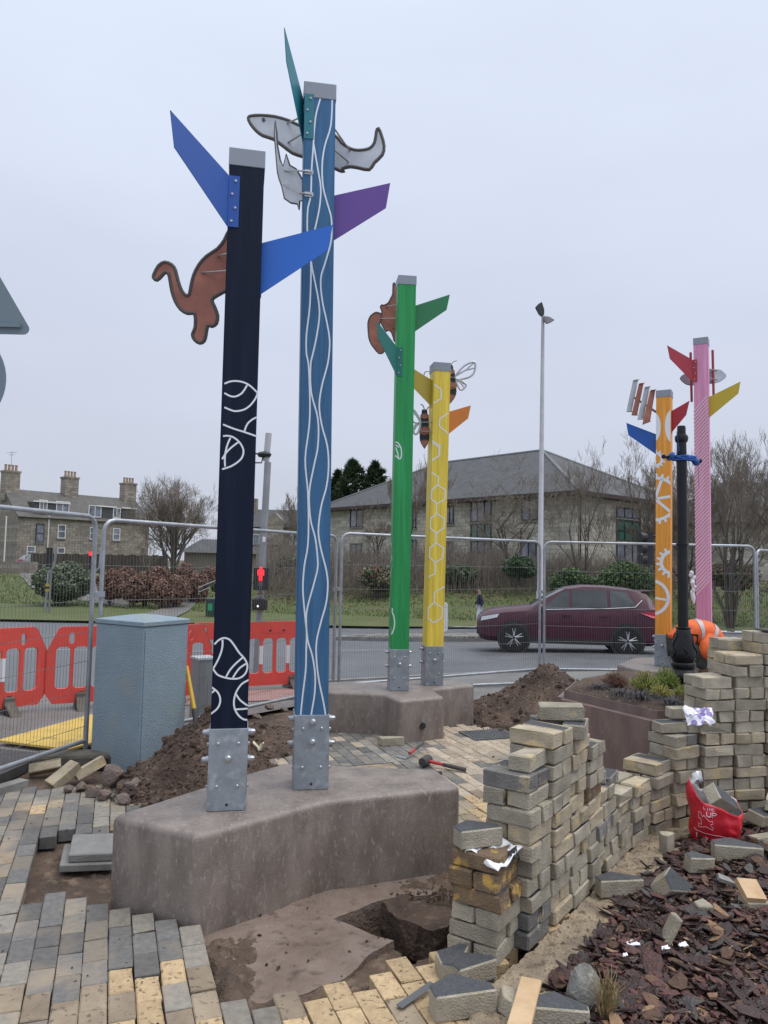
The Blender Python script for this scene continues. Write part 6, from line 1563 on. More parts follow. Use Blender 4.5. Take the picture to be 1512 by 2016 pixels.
def man(cx, cz, s, y, mat, nm):
    mb = MB(); mb.lathe([(.02 * s, -.002), (.02 * s, .002)], 10, 0, Matrix.Translation((cx, y, cz + .085 * s)) @ Matrix.Rotation(rad(90), 4, 'X'))
    mb.box((cx, y, cz + .025 * s), (.06 * s, .004, .08 * s)); mb.box((cx - .014 * s, y, cz - .055 * s), (.02 * s, .004, .09 * s)); mb.box((cx + .014 * s, y, cz - .055 * s), (.02 * s, .004, .09 * s))
    mb.box((cx - .04 * s, y, cz + .02 * s), (.014 * s, .004, .08 * s)); mb.box((cx + .04 * s, y, cz + .02 * s), (.014 * s, .004, .08 * s))
    o_ = mb.build(nm, mat, o); o_.matrix_parent_inverse = Matrix.Identity(4)
man(c.x, c.z + .085, 1.15, c.y - .075, redl, 'red_figure'); man(c.x, c.z - .10, .9, c.y - .075, M('dim_figure', (.10, .11, .11), rough=.5), 'dim_figure')
a, b = at(497, 1178, 12.45), at(526, 1201, 12.45); c = (a + b) / 2
mb = MB(); mb.box((c.x, c.y, c.z), (abs(b.x - a.x), .12, abs(a.z - b.z))); o2 = mb.build('push_button_box', black_m, pc); bv = o2.modifiers.new('b', 'BEVEL'); bv.width = .02
mb = MB(); mb.lathe([(.016, 0), (.016, .01)], 10, 0, Matrix.Translation((c.x - .02, c.y - .062, c.z - .03)) @ Matrix.Rotation(rad(90), 4, 'X')); mb.build('button_light', M('button_light', (.9, .92, .95), emit=1.0), pc)
for y in (1168, 1201): 
    q = at(512, y, 12.6); mb = MB(); mb.box((q.x, pb.y, q.z), (.13, .125, .012)); mb.build('band', paint('band_orange', (.45, .22, .05)), pc)
q = at(519, 1062, 12.5); mb = MB(); mb.box((q.x, pb.y - .058, q.z), (.05, .006, .09)); mb.build('sticker', paper_m, pc)
# black vehicle signal head behind the orange post
def signal_head(label, px, py0, py1, Y, wpx, side=-1, lit=None, pole_to=None, visor=True):
    a, b = at(px, py0, Y), at(px, py1, Y); wdt = wpx * Y / F; hgt = a.z - b.z
    root = thing('traffic_light', label, 'traffic light', (a.x, Y, hz(a.x, Y)))
    mb = MB(); mb.box((a.x, Y, (a.z + b.z) / 2), (wdt, wdt * .8, hgt)); mb.build('housing', black_m, root)
    for i in range(3):
        zc_ = a.z - hgt * (i + .5) / 3
        mb = MB()
        if visor: mb.tube([(a.x + side * wdt * .5, Y - .02, zc_), (a.x + side * wdt * 1.25, Y - .06, zc_ - .01)], [hgt * .14, hgt * .15], 14); mb.build('visor', black_m, root, 50)
        elif i == lit: mb.lathe([(hgt * .12, 0), (hgt * .12, .03)], 12, 0, Matrix.Translation((a.x, Y - wdt * .42, zc_)) @ Matrix.Rotation(rad(90), 4, 'X')); mb.build('lit_lens', redl, root)
    z0 = hz(a.x, Y) - .1
    po = wdt * (1.75 if visor else .3)
    if visor:
        for zz_ in (a.z - hgt * .12, b.z + hgt * .12): mb = MB(); mb.tube([(a.x, Y, zz_), (a.x + po, Y + wdt * .5, zz_)], .03, 6); mb.build('bracket', black_m, root)
    mb = MB(); mb.tube([(a.x + po, Y + wdt * .5, z0), (a.x + po, Y + wdt * .5, a.z + (.0 if not pole_to else .3))], max(.05, wdt * .16), 10); mb.build('pole', M('signal_pole', (.06, .062, .066) if visor else (.20, .205, .21), rough=.5), root, 50)
    return root
signal_head('black traffic light with three hooded lamps seen from the side behind the orange post', 1277, 1047, 1112, 17.5, 15)
signal_head('far traffic light with its red lamp lit behind the near fence joint', 181, 1084, 1120, 41, 7, lit=0, visor=False)
signal_head('far traffic light on a cranked pole beside the round green bush', 98, 1078, 1116, 40, 9, lit=9, visor=False)
for px, py, lb_ in ((89, 1203, 'slim pole with yellow and black collar on the far pavement near the round bush'), (178, 1205, 'slim pole with yellow collar on the far pavement by the brown hedge')):
    q = at(px, py, 40.5); root = thing('signal_pole', lb_, 'pole', (q.x, q.y, q.z)); k = 40.5 / F
    mb = MB(); mb.tube([(q.x, q.y, q.z), (q.x + 3 * k, q.y, q.z + 75 * k), (q.x + 14 * k, q.y, q.z + 88 * k), (q.x + 16 * k, q.y, q.z + 128 * k)], .07, 8); mb.build('pole', tube_m, root, 50)
    for j, c_ in enumerate(((.55, .40, .03), (.03, .03, .03), (.55, .40, .03))): mb = MB(); mb.tube([(q.x + 1.6 * k, q.y, q.z + (38 + 5 * j) * k), (q.x + 1.8 * k, q.y, q.z + (43 + 5 * j) * k)], .10, 8); mb.build('collar', paint('collar', c_), root)
# green grit/litter bin
q = at(417, 1212, 39.5); bn = thing('roadside_bin', 'dark green box with a bright green notice on the far verge', 'bin', (q.x, q.y, q.z)); k = 39.5 / F
mb = MB(); mb.box((q.x, q.y, q.z + 16 * k), (20 * k, .5, 33 * k)); mb.build('body', paint('bin_green', (.02, .05, .04)), bn)
mb = MB(); mb.box((q.x - 2 * k, q.y - .26, q.z + 17 * k), (9 * k, .01, 14 * k)); mb.build('notice', paint('notice_green', (.03, .34, .16)), bn)
mb = MB(); mb.box((q.x, q.y, q.z + 33.5 * k), (22 * k, .56, 2 * k)); mb.build('lid', M('bin_lid', (.20, .24, .23), rough=.5), bn)
# keep-left bollard (white) behind the yellow post
q = at(875, 1243, 24.9); k = 24.9 / F; bo = thing('bollard', 'white plastic traffic bollard at the end of the cobbled island', 'bollard', (q.x, q.y, hz(q.x, q.y)))
mb = MB(); mb.prism(rrect(q.x - .1, q.x + .1, q.z, q.z + 56 * k, .08), -q.y - .07, -q.y + .07, 0, Matrix.Rotation(rad(90), 4, 'X')); mb.build('body', M('bollard_white', (.74, .75, .77), rough=.4), bo)
# steps handrail on the left verge
q = at(391, 1165, 46); k = 46 / F; hr = thing('handrail', 'thin grey handrail by the verge path', 'handrail', (q.x, q.y, q.z - 6 * k))
for dy in (0, 9):
    mb = MB(); mb.tube([(q.x, q.y, q.z - 6 * k), (q.x, q.y, q.z + (8 - dy) * k), (q.x + 34 * k, q.y + 2, q.z + (28 - dy) * k)], .03, 6); mb.build('rail', tube_m, hr)

# ================================================================== CARS
glass_car_m = M('car_glass', (.025, .03, .034), (.06, .07, .075), .08, 1.2, spec=.5)
tyre_m = M('tyre', (.018, .018, .019), rough=.8); chrome_m = M('chrome', (.62, .63, .65), rough=.2, metal=.9); clad_m = M('cladding', (.03, .03, .032), rough=.65)
alloy_m = M('alloy', (.50, .51, .53), rough=.3, metal=.7); void_shade_m = M('void_shade', (.008, .008, .008), rough=.9)  # last one: near-black colour that stands for the shade inside the wheels
def make_car(name, label, paint_c, loc, rz, group=None, scale=1.0):
    pm_ = M('car_paint', paint_c, tuple(c * .85 for c in paint_c), .38, 1.2, spec=.4, coat=.25)
    root = thing(name, label, 'car', loc, rz, group); root.scale = (scale, scale, scale * 1.05)
    ST = [(2.38,.42,.72,.62,.76,.50),(2.30,.30,.80,.76,.85,.60),(2.1,.25,.88,.87,.95,.70),(1.7,.24,.96,.905,1.02,.74),(1.2,.24,1.01,.915,1.07,.76),(.98,.24,1.03,.915,1.10,.76),(.55,.24,1.04,.915,1.36,.67),(.12,.24,1.05,.915,1.57,.61),
          (-.35,.24,1.07,.915,1.63,.60),(-.9,.24,1.09,.915,1.625,.60),(-1.5,.24,1.12,.91,1.57,.59),(-1.9,.24,1.14,.90,1.49,.58),(-2.12,.25,1.12,.885,1.27,.62),(-2.27,.30,1.05,.85,1.12,.66),(-2.38,.42,.90,.77,.94,.60)]
    mb = MB(); rings = []
    for x, zb0, zs, w0, zr, wr in ST:
        h = [(0, zb0), (.8 * w0, zb0), (w0 * .985, zb0 + .13), (w0 * 1.0, zb0 + .55 * (zs - zb0)), (w0 * .985, zb0 + .82 * (zs - zb0)), (w0 * .945, zs), (wr, zr), (wr * .62, zr + .035), (0, zr + .045)]
        rings.append([(x, y, z) for y, z in h] + [(x, -y, z) for y, z in h[-2:0:-1]])
    n = len(rings[0]); vs = [p for r in rings for p in r]; fs = []; mi = []
    for i in range(len(rings) - 1):
        for k in range(n):
            fs.append((i * n + k, i * n + (k + 1) % n, (i + 1) * n + (k + 1) % n, (i + 1) * n + k))
            top = k in (6, 7, 8, 9); mi.append(1 if (top and (5 <= i <= 6 or i == 11)) else 0)
    fs.append(tuple(range(n))[::-1]); mi.append(0); fs.append(tuple((len(rings) - 1) * n + k for k in range(n))); mi.append(0)
    o = len(mb.v); mb.v += vs; mb.f += [list(f) for f in fs]; mb.m += mi
    body = mb.build('body', [pm_, glass_car_m], root, 32, True)
    def side_pt(x, t, s, off):
        xs_ = [q[0] for q in ST][::-1]
        g = lambda j: float(np.interp(x, xs_, [q[j] for q in ST][::-1]))
        zs, w0, zr, wr = g(2), g(3), g(4), g(5)
        y = w0 * .945 + (wr - w0 * .945) * t; z = zs + (zr - zs) * t
        nn = Vector((0, (zr - zs), -(wr - w0 * .945))).normalized() * off
        return Vector((x, s * (y + nn.y), z + nn.z))
    for s in (1, -1):
        for pane in ([(.72, .10), (.02, .10), (.02, .88), (.22, .88)], [(-.06, .10), (-.92, .10), (-.92, .88), (-.06, .88)], [(-1.0, .10), (-1.62, .16), (-1.42, .86), (-1.0, .88)]):
            pts = [side_pt(x, t, s, .007) for x, t in pane]; m2 = MB(); m2.add(pts, [(0, 1, 2, 3) if s < 0 else (3, 2, 1, 0)]); m2.build('side_window', glass_car_m, root, None, True)
        m2 = MB(); m2.tube([side_pt(x, t, s, .012) for x, t in ((.80, .05), (0, .05), (-.9, .05), (-1.6, .10), (-1.78, .5))], .012, 6); m2.build('window_trim', chrome_m, root, None, True)
        for x in (1.42, -1.40):
            m2 = MB(); T = Matrix.Translation((x, s * .88, .355)) @ Matrix.Rotation(rad(90), 4, 'X')
            m2.lathe([(.43, -.045), (.43, .045)], 28, 0, T); m2.build('wheel_arch_shade', clad_m, root, None, True)  # solid dark disc: arch cladding, with the wheel well's shade put in its colour
            wh = bpy.data.objects.new('wheel', None)
            m2 = MB(); m2.lathe([(.25, -.11), (.33, -.11), (.36, -.08), (.36, .08), (.33, .11), (.25, .11)], 28, 0, Matrix.Translation((x, s * .845, .36)) @ Matrix.Rotation(rad(90), 4, 'X')); wo = m2.build('wheel', tyre_m, root, 40, True)
            m2 = MB(); m2.lathe([(.245, -.06), (.245, .06)], 28, 0, Matrix.Translation((x, s * .875, .36)) @ Matrix.Rotation(rad(90), 4, 'X')); q = m2.build('hub_shade_disc', void_shade_m, wo, None, True)  # solid disc, shade behind the spokes painted as its colour
            m2 = MB()
            for k in range(5):
                a = k * 2 * math.pi / 5 + .3 * s
                for da in (-.16, .16):
                    p0 = Vector((x + math.cos(a) * .03, s * .948, .36 + math.sin(a) * .03)); p1 = Vector((x + math.cos(a + da) * .235, s * .942, .36 + math.sin(a + da) * .235)); m2.tube([p0, p1], [.022, .017], 5)
            m2.tube([(x + .235 * math.cos(a), s * .94, .36 + .235 * math.sin(a)) for a in np.linspace(0, 6.283, 25)[:-1]], .012, 5, closed=True)
            m2.build('rim', alloy_m, wo, None, True)
        m2 = MB(); m2.box((0, s * .895, .31), (2.0, .06, .13)); m2.build('sill', clad_m, root, None, True)
        for x in (.12, -.82): m2 = MB(); m2.box((x, s * .915, .93), (.20, .03, .03)); m2.build('door_handle', pm_, root, None, True)
        for x in (.98, -.02, -.98):
            m2 = MB(); m2.box((x, s * .909, .66), (.008, .015, .62)); m2.build('door_gap', clad_m, root, None, True)
        m2 = MB(); m2.lathe([(.02, -.10), (.09, -.07), (.10, .04), (.03, .09)], 10, 0, Matrix.Translation((.72, s * 1.0, 1.10)) @ Matrix.Rotation(rad(90), 4, 'Y')); m2.build('mirror', pm_, root, 40, True)
        m2 = MB(); m2.add([(2.25, s * .80, .84), (1.80, s * .905, .93), (1.85, s * .90, .84), (2.27, s * .80, .74)], [(0, 1, 2, 3)]); q = m2.build('headlight', M('headlight', (.75, .77, .80), rough=.15), root, None, True); k = q.modifiers.new('t', 'SOLIDIFY'); k.thickness = .03; k.offset = 0
        m2 = MB(); m2.add([(-1.70, s * .915, 1.04), (-2.24, s * .88, 1.10), (-2.32, s * .84, .92), (-2.0, s * .915, .93)], [(0, 1, 2, 3)]); q = m2.build('tail_light', M('tail_light', (.62, .05, .10), rough=.25), root, None, True); k = q.modifiers.new('t', 'SOLIDIFY'); k.thickness = .03; k.offset = 0
    m2 = MB(); m2.box((2.33, 0, .50), (.10, 1.30, .18)); m2.build('front_bumper', clad_m, root, None, True)
    m2 = MB(); m2.box((-2.34, 0, .50), (.10, 1.40, .20)); m2.build('rear_bumper', clad_m, root, None, True)
    m2 = MB(); m2.box((-1.95, 0, 1.545), (.26, 1.12, .03)); m2.build('spoiler', pm_, root, None, True)
    return root
cp = at(1117, 1277, 20.3)
make_car('car', 'maroon estate-style car driving past behind the mesh fence', (.068, .011, .026), (cp.x, cp.y, hz(cp.x, cp.y) - .10), rad(171), None, 1.02)
for px, py, D, c_, rz, lb_ in ((80, 1120, 86, (.30, .31, .33), 20, 'silver parked car partly behind the round green bush'), (122, 1119, 88, (.28, .33, .38), 15, 'pale blue-grey parked car behind the round bush top'), (186, 1121, 84, (.70, .70, .72), 185, 'white parked car beyond the brown hedge')):
    q = at(px, py, D); make_car('car', lb_, c_, (q.x, q.y, bank_z(q.x, q.y) if py else 0), rad(rz), 'cars parked beyond the verge')

# ================================================================== PEOPLE
def skin_mesh(name, verts, edges, radii, mat, parent, root=0, sub=2):
    me = bpy.data.meshes.new(name); me.from_pydata([tuple(v) for v in verts], edges, []); me.materials.append(mat)
    o = link(me, name, parent)
    s = o.modifiers.new('skin', 'SKIN'); s.use_smooth_shade = True
    if not me.skin_vertices: return o
    for i, r_ in enumerate(radii):
        me.skin_vertices[0].data[i].radius = (r_, r_) if not isinstance(r_, tuple) else r_
        me.skin_vertices[0].data[i].use_root = (i == root)
    sb = o.modifiers.new('sub', 'SUBSURF'); sb.levels = sub; sb.render_levels = sub
    return o
skin_m = M('skin', (.42, .25, .18), rough=.6); navy_m = M('jacket_navy', (.016, .022, .042), (.025, .032, .055), .8, 12); whitecloth_m = M('trousers_white', (.66, .68, .74), (.56, .58, .64), .8, 9); hair_m = M('hair', (.02, .015, .012), rough=.7); shoe_m = M('shoe_white', (.6, .6, .62), rough=.6)
def chain(pts): return [(i, i + 1) for i in range(len(pts) - 1)]
def walker():
    g0 = at(944, 1234, 35.0); z0 = hz(g0.x, g0.y) + .0; k = 1.06
    root = thing('person', 'person in a dark jacket and white trousers walking along the far pavement', 'person', (g0.x, g0.y, z0))
    def W(x, y, z): return Vector((g0.x + x * k, g0.y + y * k, z0 + z * k))
    # walking to the left: x negative is forward
    pel, wst, chs, nck, hd0, hd1 = W(.02, 0, .92), W(.01, 0, 1.10), W(0, 0, 1.32), W(-.01, 0, 1.47), W(-.03, 0, 1.57), W(-.035, 0, 1.69)
    lh, lk, la, lt = W(.02, -.09, .88), W(-.10, -.09, .50), W(-.06, -.09, .09), W(-.22, -.09, .04)
    rh, rk, ra, rt = W(.02, .09, .88), W(.08, .09, .50), W(.26, .09, .14), W(.14, .09, .03)
    ls, le, lw, lhd = W(0, -.19, 1.40), W(.10, -.23, 1.14), W(.04, -.22, .91), W(-.02, -.22, .83)
    rs, re_, rw, rhd = W(0, .19, 1.40), W(-.06, .23, 1.14), W(-.20, .22, .98), W(-.26, .22, .93)
    V = [pel, wst, chs, nck, hd0, hd1, lh, lk, la, lt, rh, rk, ra, rt, ls, le, lw, lhd, rs, re_, rw, rhd]
    E = [(0,1),(1,2),(2,3),(3,4),(4,5),(0,6),(6,7),(7,8),(8,9),(0,10),(10,11),(11,12),(12,13),(2,14),(14,15),(15,16),(16,17),(2,18),(18,19),(19,20),(20,21)]
    Rr = [.12,.11,.12,.055,.085,.075,.085,.06,.042,.035,.085,.06,.042,.035,.06,.045,.032,.035,.06,.045,.032,.035]
    skin_mesh('body', V, E, Rr, skin_m, root)
    skin_mesh('jacket', [pel + Vector((0, 0, -.05)), wst, chs, nck + Vector((0, 0, -.01)), ls, le, lw, rs, re_, rw], [(0,1),(1,2),(2,3),(2,4),(4,5),(5,6),(2,7),(7,8),(8,9)], [.165,.15,.16,.075,.085,.068,.05,.085,.068,.05], navy_m, root, 1)
    skin_mesh('trousers', [pel, lh, lk, la, rh, rk, ra], [(0,1),(1,2),(2,3),(0,4),(4,5),(5,6)], [.14,.105,.085,.075,.105,.085,.075], whitecloth_m, root)
    for a, t in ((la, lt), (ra, rt)): skin_mesh('shoe', [a + Vector((.03, 0, -.04)), t], [(0, 1)], [.05, .04], shoe_m, root)
    skin_mesh('hair', [hd0 + Vector((.04, 0, .04)), hd1 + Vector((.02, 0, .02))], [(0, 1)], [.085, .085], hair_m, root)
walker()
def worker():
    D = 10.35
    def P(px, py, dy=0.0): return at(px, py - 4, D + dy)
    ft = P(1405, 1326)
    root = thing('person', 'worker in an orange high visibility jacket bending down behind the black lamp column', 'person', (ft.x - .2, D, TOP))
    pel, wst, chs, nck, hd0, hd1 = P(1342, 1268), P(1362, 1260), P(1392, 1259), P(1412, 1272), P(1421, 1285), P(1424, 1298)
    rh, rk, ra, rt = P(1346, 1272, -.09), P(1384, 1295, -.14), P(1378, 1322, -.12), P(1406, 1327, -.13)
    lh, lk, la, lt = P(1338, 1272, .10), P(1332, 1298, .12), P(1345, 1322, .15), P(1370, 1327, .15)
    rs, re_, rw, rhd = P(1404, 1266, -.19), P(1396, 1290, -.23), P(1412, 1306, -.2), P(1420, 1314, -.19)
    ls, le, lw, lhd = P(1406, 1264, .19), P(1412, 1290, .22), P(1420, 1310, .18), P(1424, 1318, .16)
    V = [pel, wst, chs, nck, hd0, hd1, lh, lk, la, lt, rh, rk, ra, rt, ls, le, lw, lhd, rs, re_, rw, rhd]
    E = [(0,1),(1,2),(2,3),(3,4),(4,5),(0,6),(6,7),(7,8),(8,9),(0,10),(10,11),(11,12),(12,13),(2,14),(14,15),(15,16),(16,17),(2,18),(18,19),(19,20),(20,21)]
    Rr = [.12,.11,.12,.055,.085,.075,.085,.06,.042,.035,.085,.06,.042,.035,.06,.045,.032,.035,.06,.045,.032,.035]
    skin_mesh('body', V, E, Rr, skin_m, root)
    hv = M('hi_vis_orange', (.85, .16, .035), (.74, .125, .03), .6, 14, bump=.4, bscale=25); rf = M('hi_vis_band', (.46, .45, .46), rough=.35)
    def garment(name, pts, rs, mat, n_=18, amp=.012, sub_=5):
        P3 = [Vector(q) for q in pts]; out_ = []; ro = []
        for i in range(len(P3) - 1):
            p0, p1, p2, p3 = P3[max(i - 1, 0)], P3[i], P3[i + 1], P3[min(i + 2, len(P3) - 1)]
            for k in range(sub_):
                t = k / sub_; out_.append(.5 * ((2 * p1) + (p2 - p0) * t + (2 * p0 - 5 * p1 + 4 * p2 - p3) * t * t + (3 * p1 - p0 - 3 * p2 + p3) * t ** 3)); ro.append(rs[i] + (rs[i + 1] - rs[i]) * t)
        out_.append(P3[-1]); ro.append(rs[-1]); mb = MB(); mb.tube(out_, ro, n_)
        mb.v = [tuple(Vector(v) + Vector((fbm(v[0] * 9, v[1] * 9, v[2] * 9, 3), fbm(v[0] * 9, v[1] * 9, v[2] * 9 + 7, 3), fbm(v[0] * 9 + 5, v[1] * 9, v[2] * 9, 3))) * amp) for v in mb.v]
        mb.build(name, mat, root, 75); return out_, ro
    pts_, ro_ = garment('jacket', [P(1333, 1271), P(1345, 1260), P(1362, 1252), P(1380, 1251), P(1396, 1256), P(1409, 1266), P(1415, 1277)], [.165, .18, .19, .19, .178, .14, .05], hv)
    for k in (12, 19):
        mb = MB(); mb.tube([pts_[k], pts_[k + 1], pts_[k + 2]], [ro_[k] + .006, ro_[k + 1] + .006, ro_[k + 2] + .006], 18, False); mb.v = [tuple(Vector(v) + Vector((fbm(v[0] * 9, v[1] * 9, v[2] * 9, 3), fbm(v[0] * 9, v[1] * 9, v[2] * 9 + 7, 3), fbm(v[0] * 9 + 5, v[1] * 9, v[2] * 9, 3))) * .012) for v in mb.v]; mb.build('reflective_band', rf, root, 75)
    for q in ([P(1400, 1262, -.13), P(1392, 1276, -.19), P(1390, 1288, -.21), P(1399, 1298, -.20)], [P(1402, 1262, .13), P(1408, 1278, .19), P(1408, 1290, .21), P(1414, 1304, .18)]): garment('sleeve', q, [.11, .10, .085, .07], hv, 14, .01)
    c_ = [P(1393, 1274, -.185), P(1391.5, 1280, -.198), P(1391, 1283, -.203)]; mb = MB(); mb.tube(c_, [.105, .101, .099], 14, False); mb.build('reflective_band', rf, root, 60)
    tm = M('work_trousers', (.035, .036, .034), (.055, .055, .05), .9, 12)
    skin_mesh('trousers', [pel, lh, lk, la, rh, rk, ra], [(0,1),(1,2),(2,3),(0,4),(4,5),(5,6)], [.165,.125,.095,.085,.125,.10,.085], tm, root)
    bm_ = M('boot_brown', (.14, .075, .045), rough=.7)
    for a, t in ((la, lt), (ra, rt)): skin_mesh('boot', [a + Vector((-.02, 0, -.01)), (a + t) / 2 + Vector((0, 0, -.01)), t], [(0, 1), (1, 2)], [.06, .055, .048], bm_, root)
    skin_mesh('shirt', [P(1338, 1263), P(1350, 1262)], [(0, 1)], [.168, .172], M('shirt_white', (.6, .62, .66), rough=.8), root)
worker()

# ================================================================== BUILDINGS
def plane_pts(P, n, rect):
    x0, y0, x1, y1 = rect; return [onplane(x, y, P, n) for x, y in ((x0, y1), (x1, y1), (x1, y0), (x0, y0))]
def window(parent, P, n, rect, frame_m, bars=1, horiz=0, glass=None, fw=.11):
    """framed window on a facade plane; rect in photo pixels, squared up in the facade's own axes"""
    e = Vector((-n.y, n.x, 0)).normalized()
    if e.x < 0: e = -e
    q = plane_pts(P, n, rect); us = [(p - P).dot(e) for p in q]; u0, u1 = (us[0] + us[3]) / 2, (us[1] + us[2]) / 2; z0, z1 = (q[0].z + q[1].z) / 2, (q[2].z + q[3].z) / 2
    def pt(u, z, off): return P + e * u + n * off + Vector((0, 0, z - P.z))
    fr = MB()
    def bar(a0, b0, a1, b1):
        vs = [pt(a, b, o_) for o_ in (.01, .10) for a, b in ((a0, b0), (a1, b0), (a1, b1), (a0, b1))]
        fr.add(vs, [(0,1,2,3),(7,6,5,4),(0,4,5,1),(1,5,6,2),(2,6,7,3),(3,7,4,0)])
    bar(u0, z0, u1, z0 + fw); bar(u0, z1 - fw, u1, z1); bar(u0, z0 + fw, u0 + fw, z1 - fw); bar(u1 - fw, z0 + fw, u1, z1 - fw)
    for i in range(bars): c = u0 + (u1 - u0) * (i + 1) / (bars + 1); bar(c - fw * .4, z0 + fw, c + fw * .4, z1 - fw)
    for i in range(horiz): c = z0 + (z1 - z0) * (i + 1) / (horiz + 1); bar(u0 + fw, c - fw * .4, u1 - fw, c + fw * .4)
    w_ = fr.build('window', frame_m, parent)
    g = MB(); g.add([pt(u0 + fw, z0 + fw, .03), pt(u1 - fw, z0 + fw, .03), pt(u1 - fw, z1 - fw, .03), pt(u0 + fw, z1 - fw, .03)], [(0, 1, 2, 3)]); gl = g.build('pane', glass or window_glass_m, w_); gl.matrix_parent_inverse = Matrix.Identity(4)
    s = MB(); vs = [pt(a, b, o_) for o_ in (.0, .16) for a, b in ((u0 - .1, z0 - .14), (u1 + .1, z0 - .14), (u1 + .1, z0 - .01), (u0 - .1, z0 - .01))]
    s.add(vs, [(0,1,2,3),(7,6,5,4),(0,4,5,1),(1,5,6,2),(2,6,7,3),(3,7,4,0)]); sl_ = s.build('sill', kerb_m, w_); sl_.matrix_parent_inverse = Matrix.Identity(4)
# --- hipped stone building
C = Vector((15.3, 59.0, 0)); u = Vector((-.66, .751, 0)).normalized(); v = Vector((u.y, -u.x, 0))
stonewall_m = brick_wall_mat('block_stone', (.52, .49, .425), (.40, .375, .325), .62, 1.0, .36, tuple(u + v))
lib = thing('stone_building', 'two storey pale stone building with a hipped slate roof', 'building', C)
L_, W_, Z0, ZE, ZR = 33.0, 16.2, .3, 7.95, 13.1
def Q(a, b, z): p = C + u * a + v * b; return Vector((p.x, p.y, z))
mb = MB(); mb.add([Q(0, 0, Z0), Q(0, W_, Z0), Q(L_, W_, Z0), Q(L_, 0, Z0), Q(0, 0, ZE), Q(0, W_, ZE), Q(L_, W_, ZE), Q(L_, 0, ZE)], [(0,1,5,4),(1,2,6,5),(2,3,7,6),(3,0,4,7)]); mb.build('wall', stonewall_m, lib)
o_ = 1.0; h2 = W_ / 2
rf_v = [Q(-o_, -o_, ZE - .1), Q(-o_, W_ + o_, ZE - .1), Q(L_ + o_, W_ + o_, ZE - .1), Q(L_ + o_, -o_, ZE - .1), Q(9.3, h2, ZR), Q(L_ - 10, h2, ZR)]
mb = MB(); mb.add(rf_v, [(0,1,4),(1,2,5,4),(2,3,5),(3,0,4,5),(3,2,1,0)]); roof = mb.build('roof', slate_m, lib)
mb = MB(); mb.tube([rf_v[0], rf_v[4], rf_v[5]], .14, 6); mb.tube([rf_v[1], rf_v[4]], .14, 6); mb.tube([rf_v[3], rf_v[5]], .14, 6); q = mb.build('ridge_tiles', M('ridge_lead', (.16, .165, .175), rough=.5), roof); q.matrix_parent_inverse = Matrix.Identity(4); stuff(q)
fasc_m = M('fascia', (.055, .035, .032), rough=.6)
for a, b in ((0, 1), (1, 2), (2, 3), (3, 0)):
    mb = MB(); p, r_ = rf_v[a], rf_v[b]; mb.add([p + Vector((0, 0, -.32)), r_ + Vector((0, 0, -.32)), r_ + Vector((0, 0, .02)), p + Vector((0, 0, .02))], [(0, 1, 2, 3)]); q = mb.build('fascia', fasc_m, lib); sd_ = q.modifiers.new('t', 'SOLIDIFY'); sd_.thickness = .12
mb = MB(); mb.add([rf_v[i] + Vector((0, 0, -.30)) for i in range(4)], [(0, 1, 2, 3)]); mb.build('soffit', fasc_m, lib)
green_glass_m = M('green_glass', (.06, .15, .12), (.03, .07, .06), .12, .8, spec=.8)
PL_, nL = C, -v; PR_, nR = C, -u
for r_, tall in (((690, 1003, 715, 1038), 0), ((806, 1000, 820, 1040), 0), ((877, 996, 894, 1032), 0), ((1027, 983, 1059, 1025), 0), ((1025, 1066, 1057, 1104), 0), ((806, 1062, 820, 1104), 0), ((690, 1070, 713, 1098), 0), ((878, 1066, 892, 1104), 0)):
    window(lib, PL_, nL, r_, frame_dark_m, 1, 0)
window(lib, PL_, nL, (927, 985, 968, 1028), frame_dark_m, 2, 0); window(lib, PL_, nL, (927, 1030, 968, 1062), frame_dark_m, 2, 0, green_glass_m); window(lib, PL_, nL, (927, 1064, 968, 1112), frame_dark_m, 2, 1)
window(lib, PR_, nR, (1213, 1024, 1259, 1066), frame_dark_m, 2, 1, green_glass_m); window(lib, PR_, nR, (1213, 1068, 1259, 1112), frame_dark_m, 2, 0); window(lib, PR_, nR, (1213, 1000, 1259, 1021), frame_dark_m, 2, 0)
mb = MB(); q = Q(0, 5.0, 0); mb.tube([Q(-.12, -.05 + .6, Z0), Q(-.12, -.05 + .6, ZE - .3)], .06, 6); mb.build('downpipe', frame_dark_m, lib)
# --- second pale building at the right edge
lib2 = thing('stone_building', 'low stone wing with slate roof behind the bare trees at the right', 'building', (34, 66, 0))
mb = MB(); mb.box((40, 70, 3.0), (26, 10, 5.6), rad(15)); mb.build('wall', stonewall_m, lib2)
mb = MB(); T = Matrix.Translation((40, 70, 5.8)) @ Matrix.Rotation(rad(15), 4, 'Z'); mb.add([(-14,-6,0),(14,-6,0),(14,6,0),(-14,6,0),(-9,0,4.2),(9,0,4.2)], [(0,1,5,4),(1,2,5),(2,3,4,5),(3,0,4),(3,2,1,0)], 0, T); mb.build('roof', slate_m, lib2)
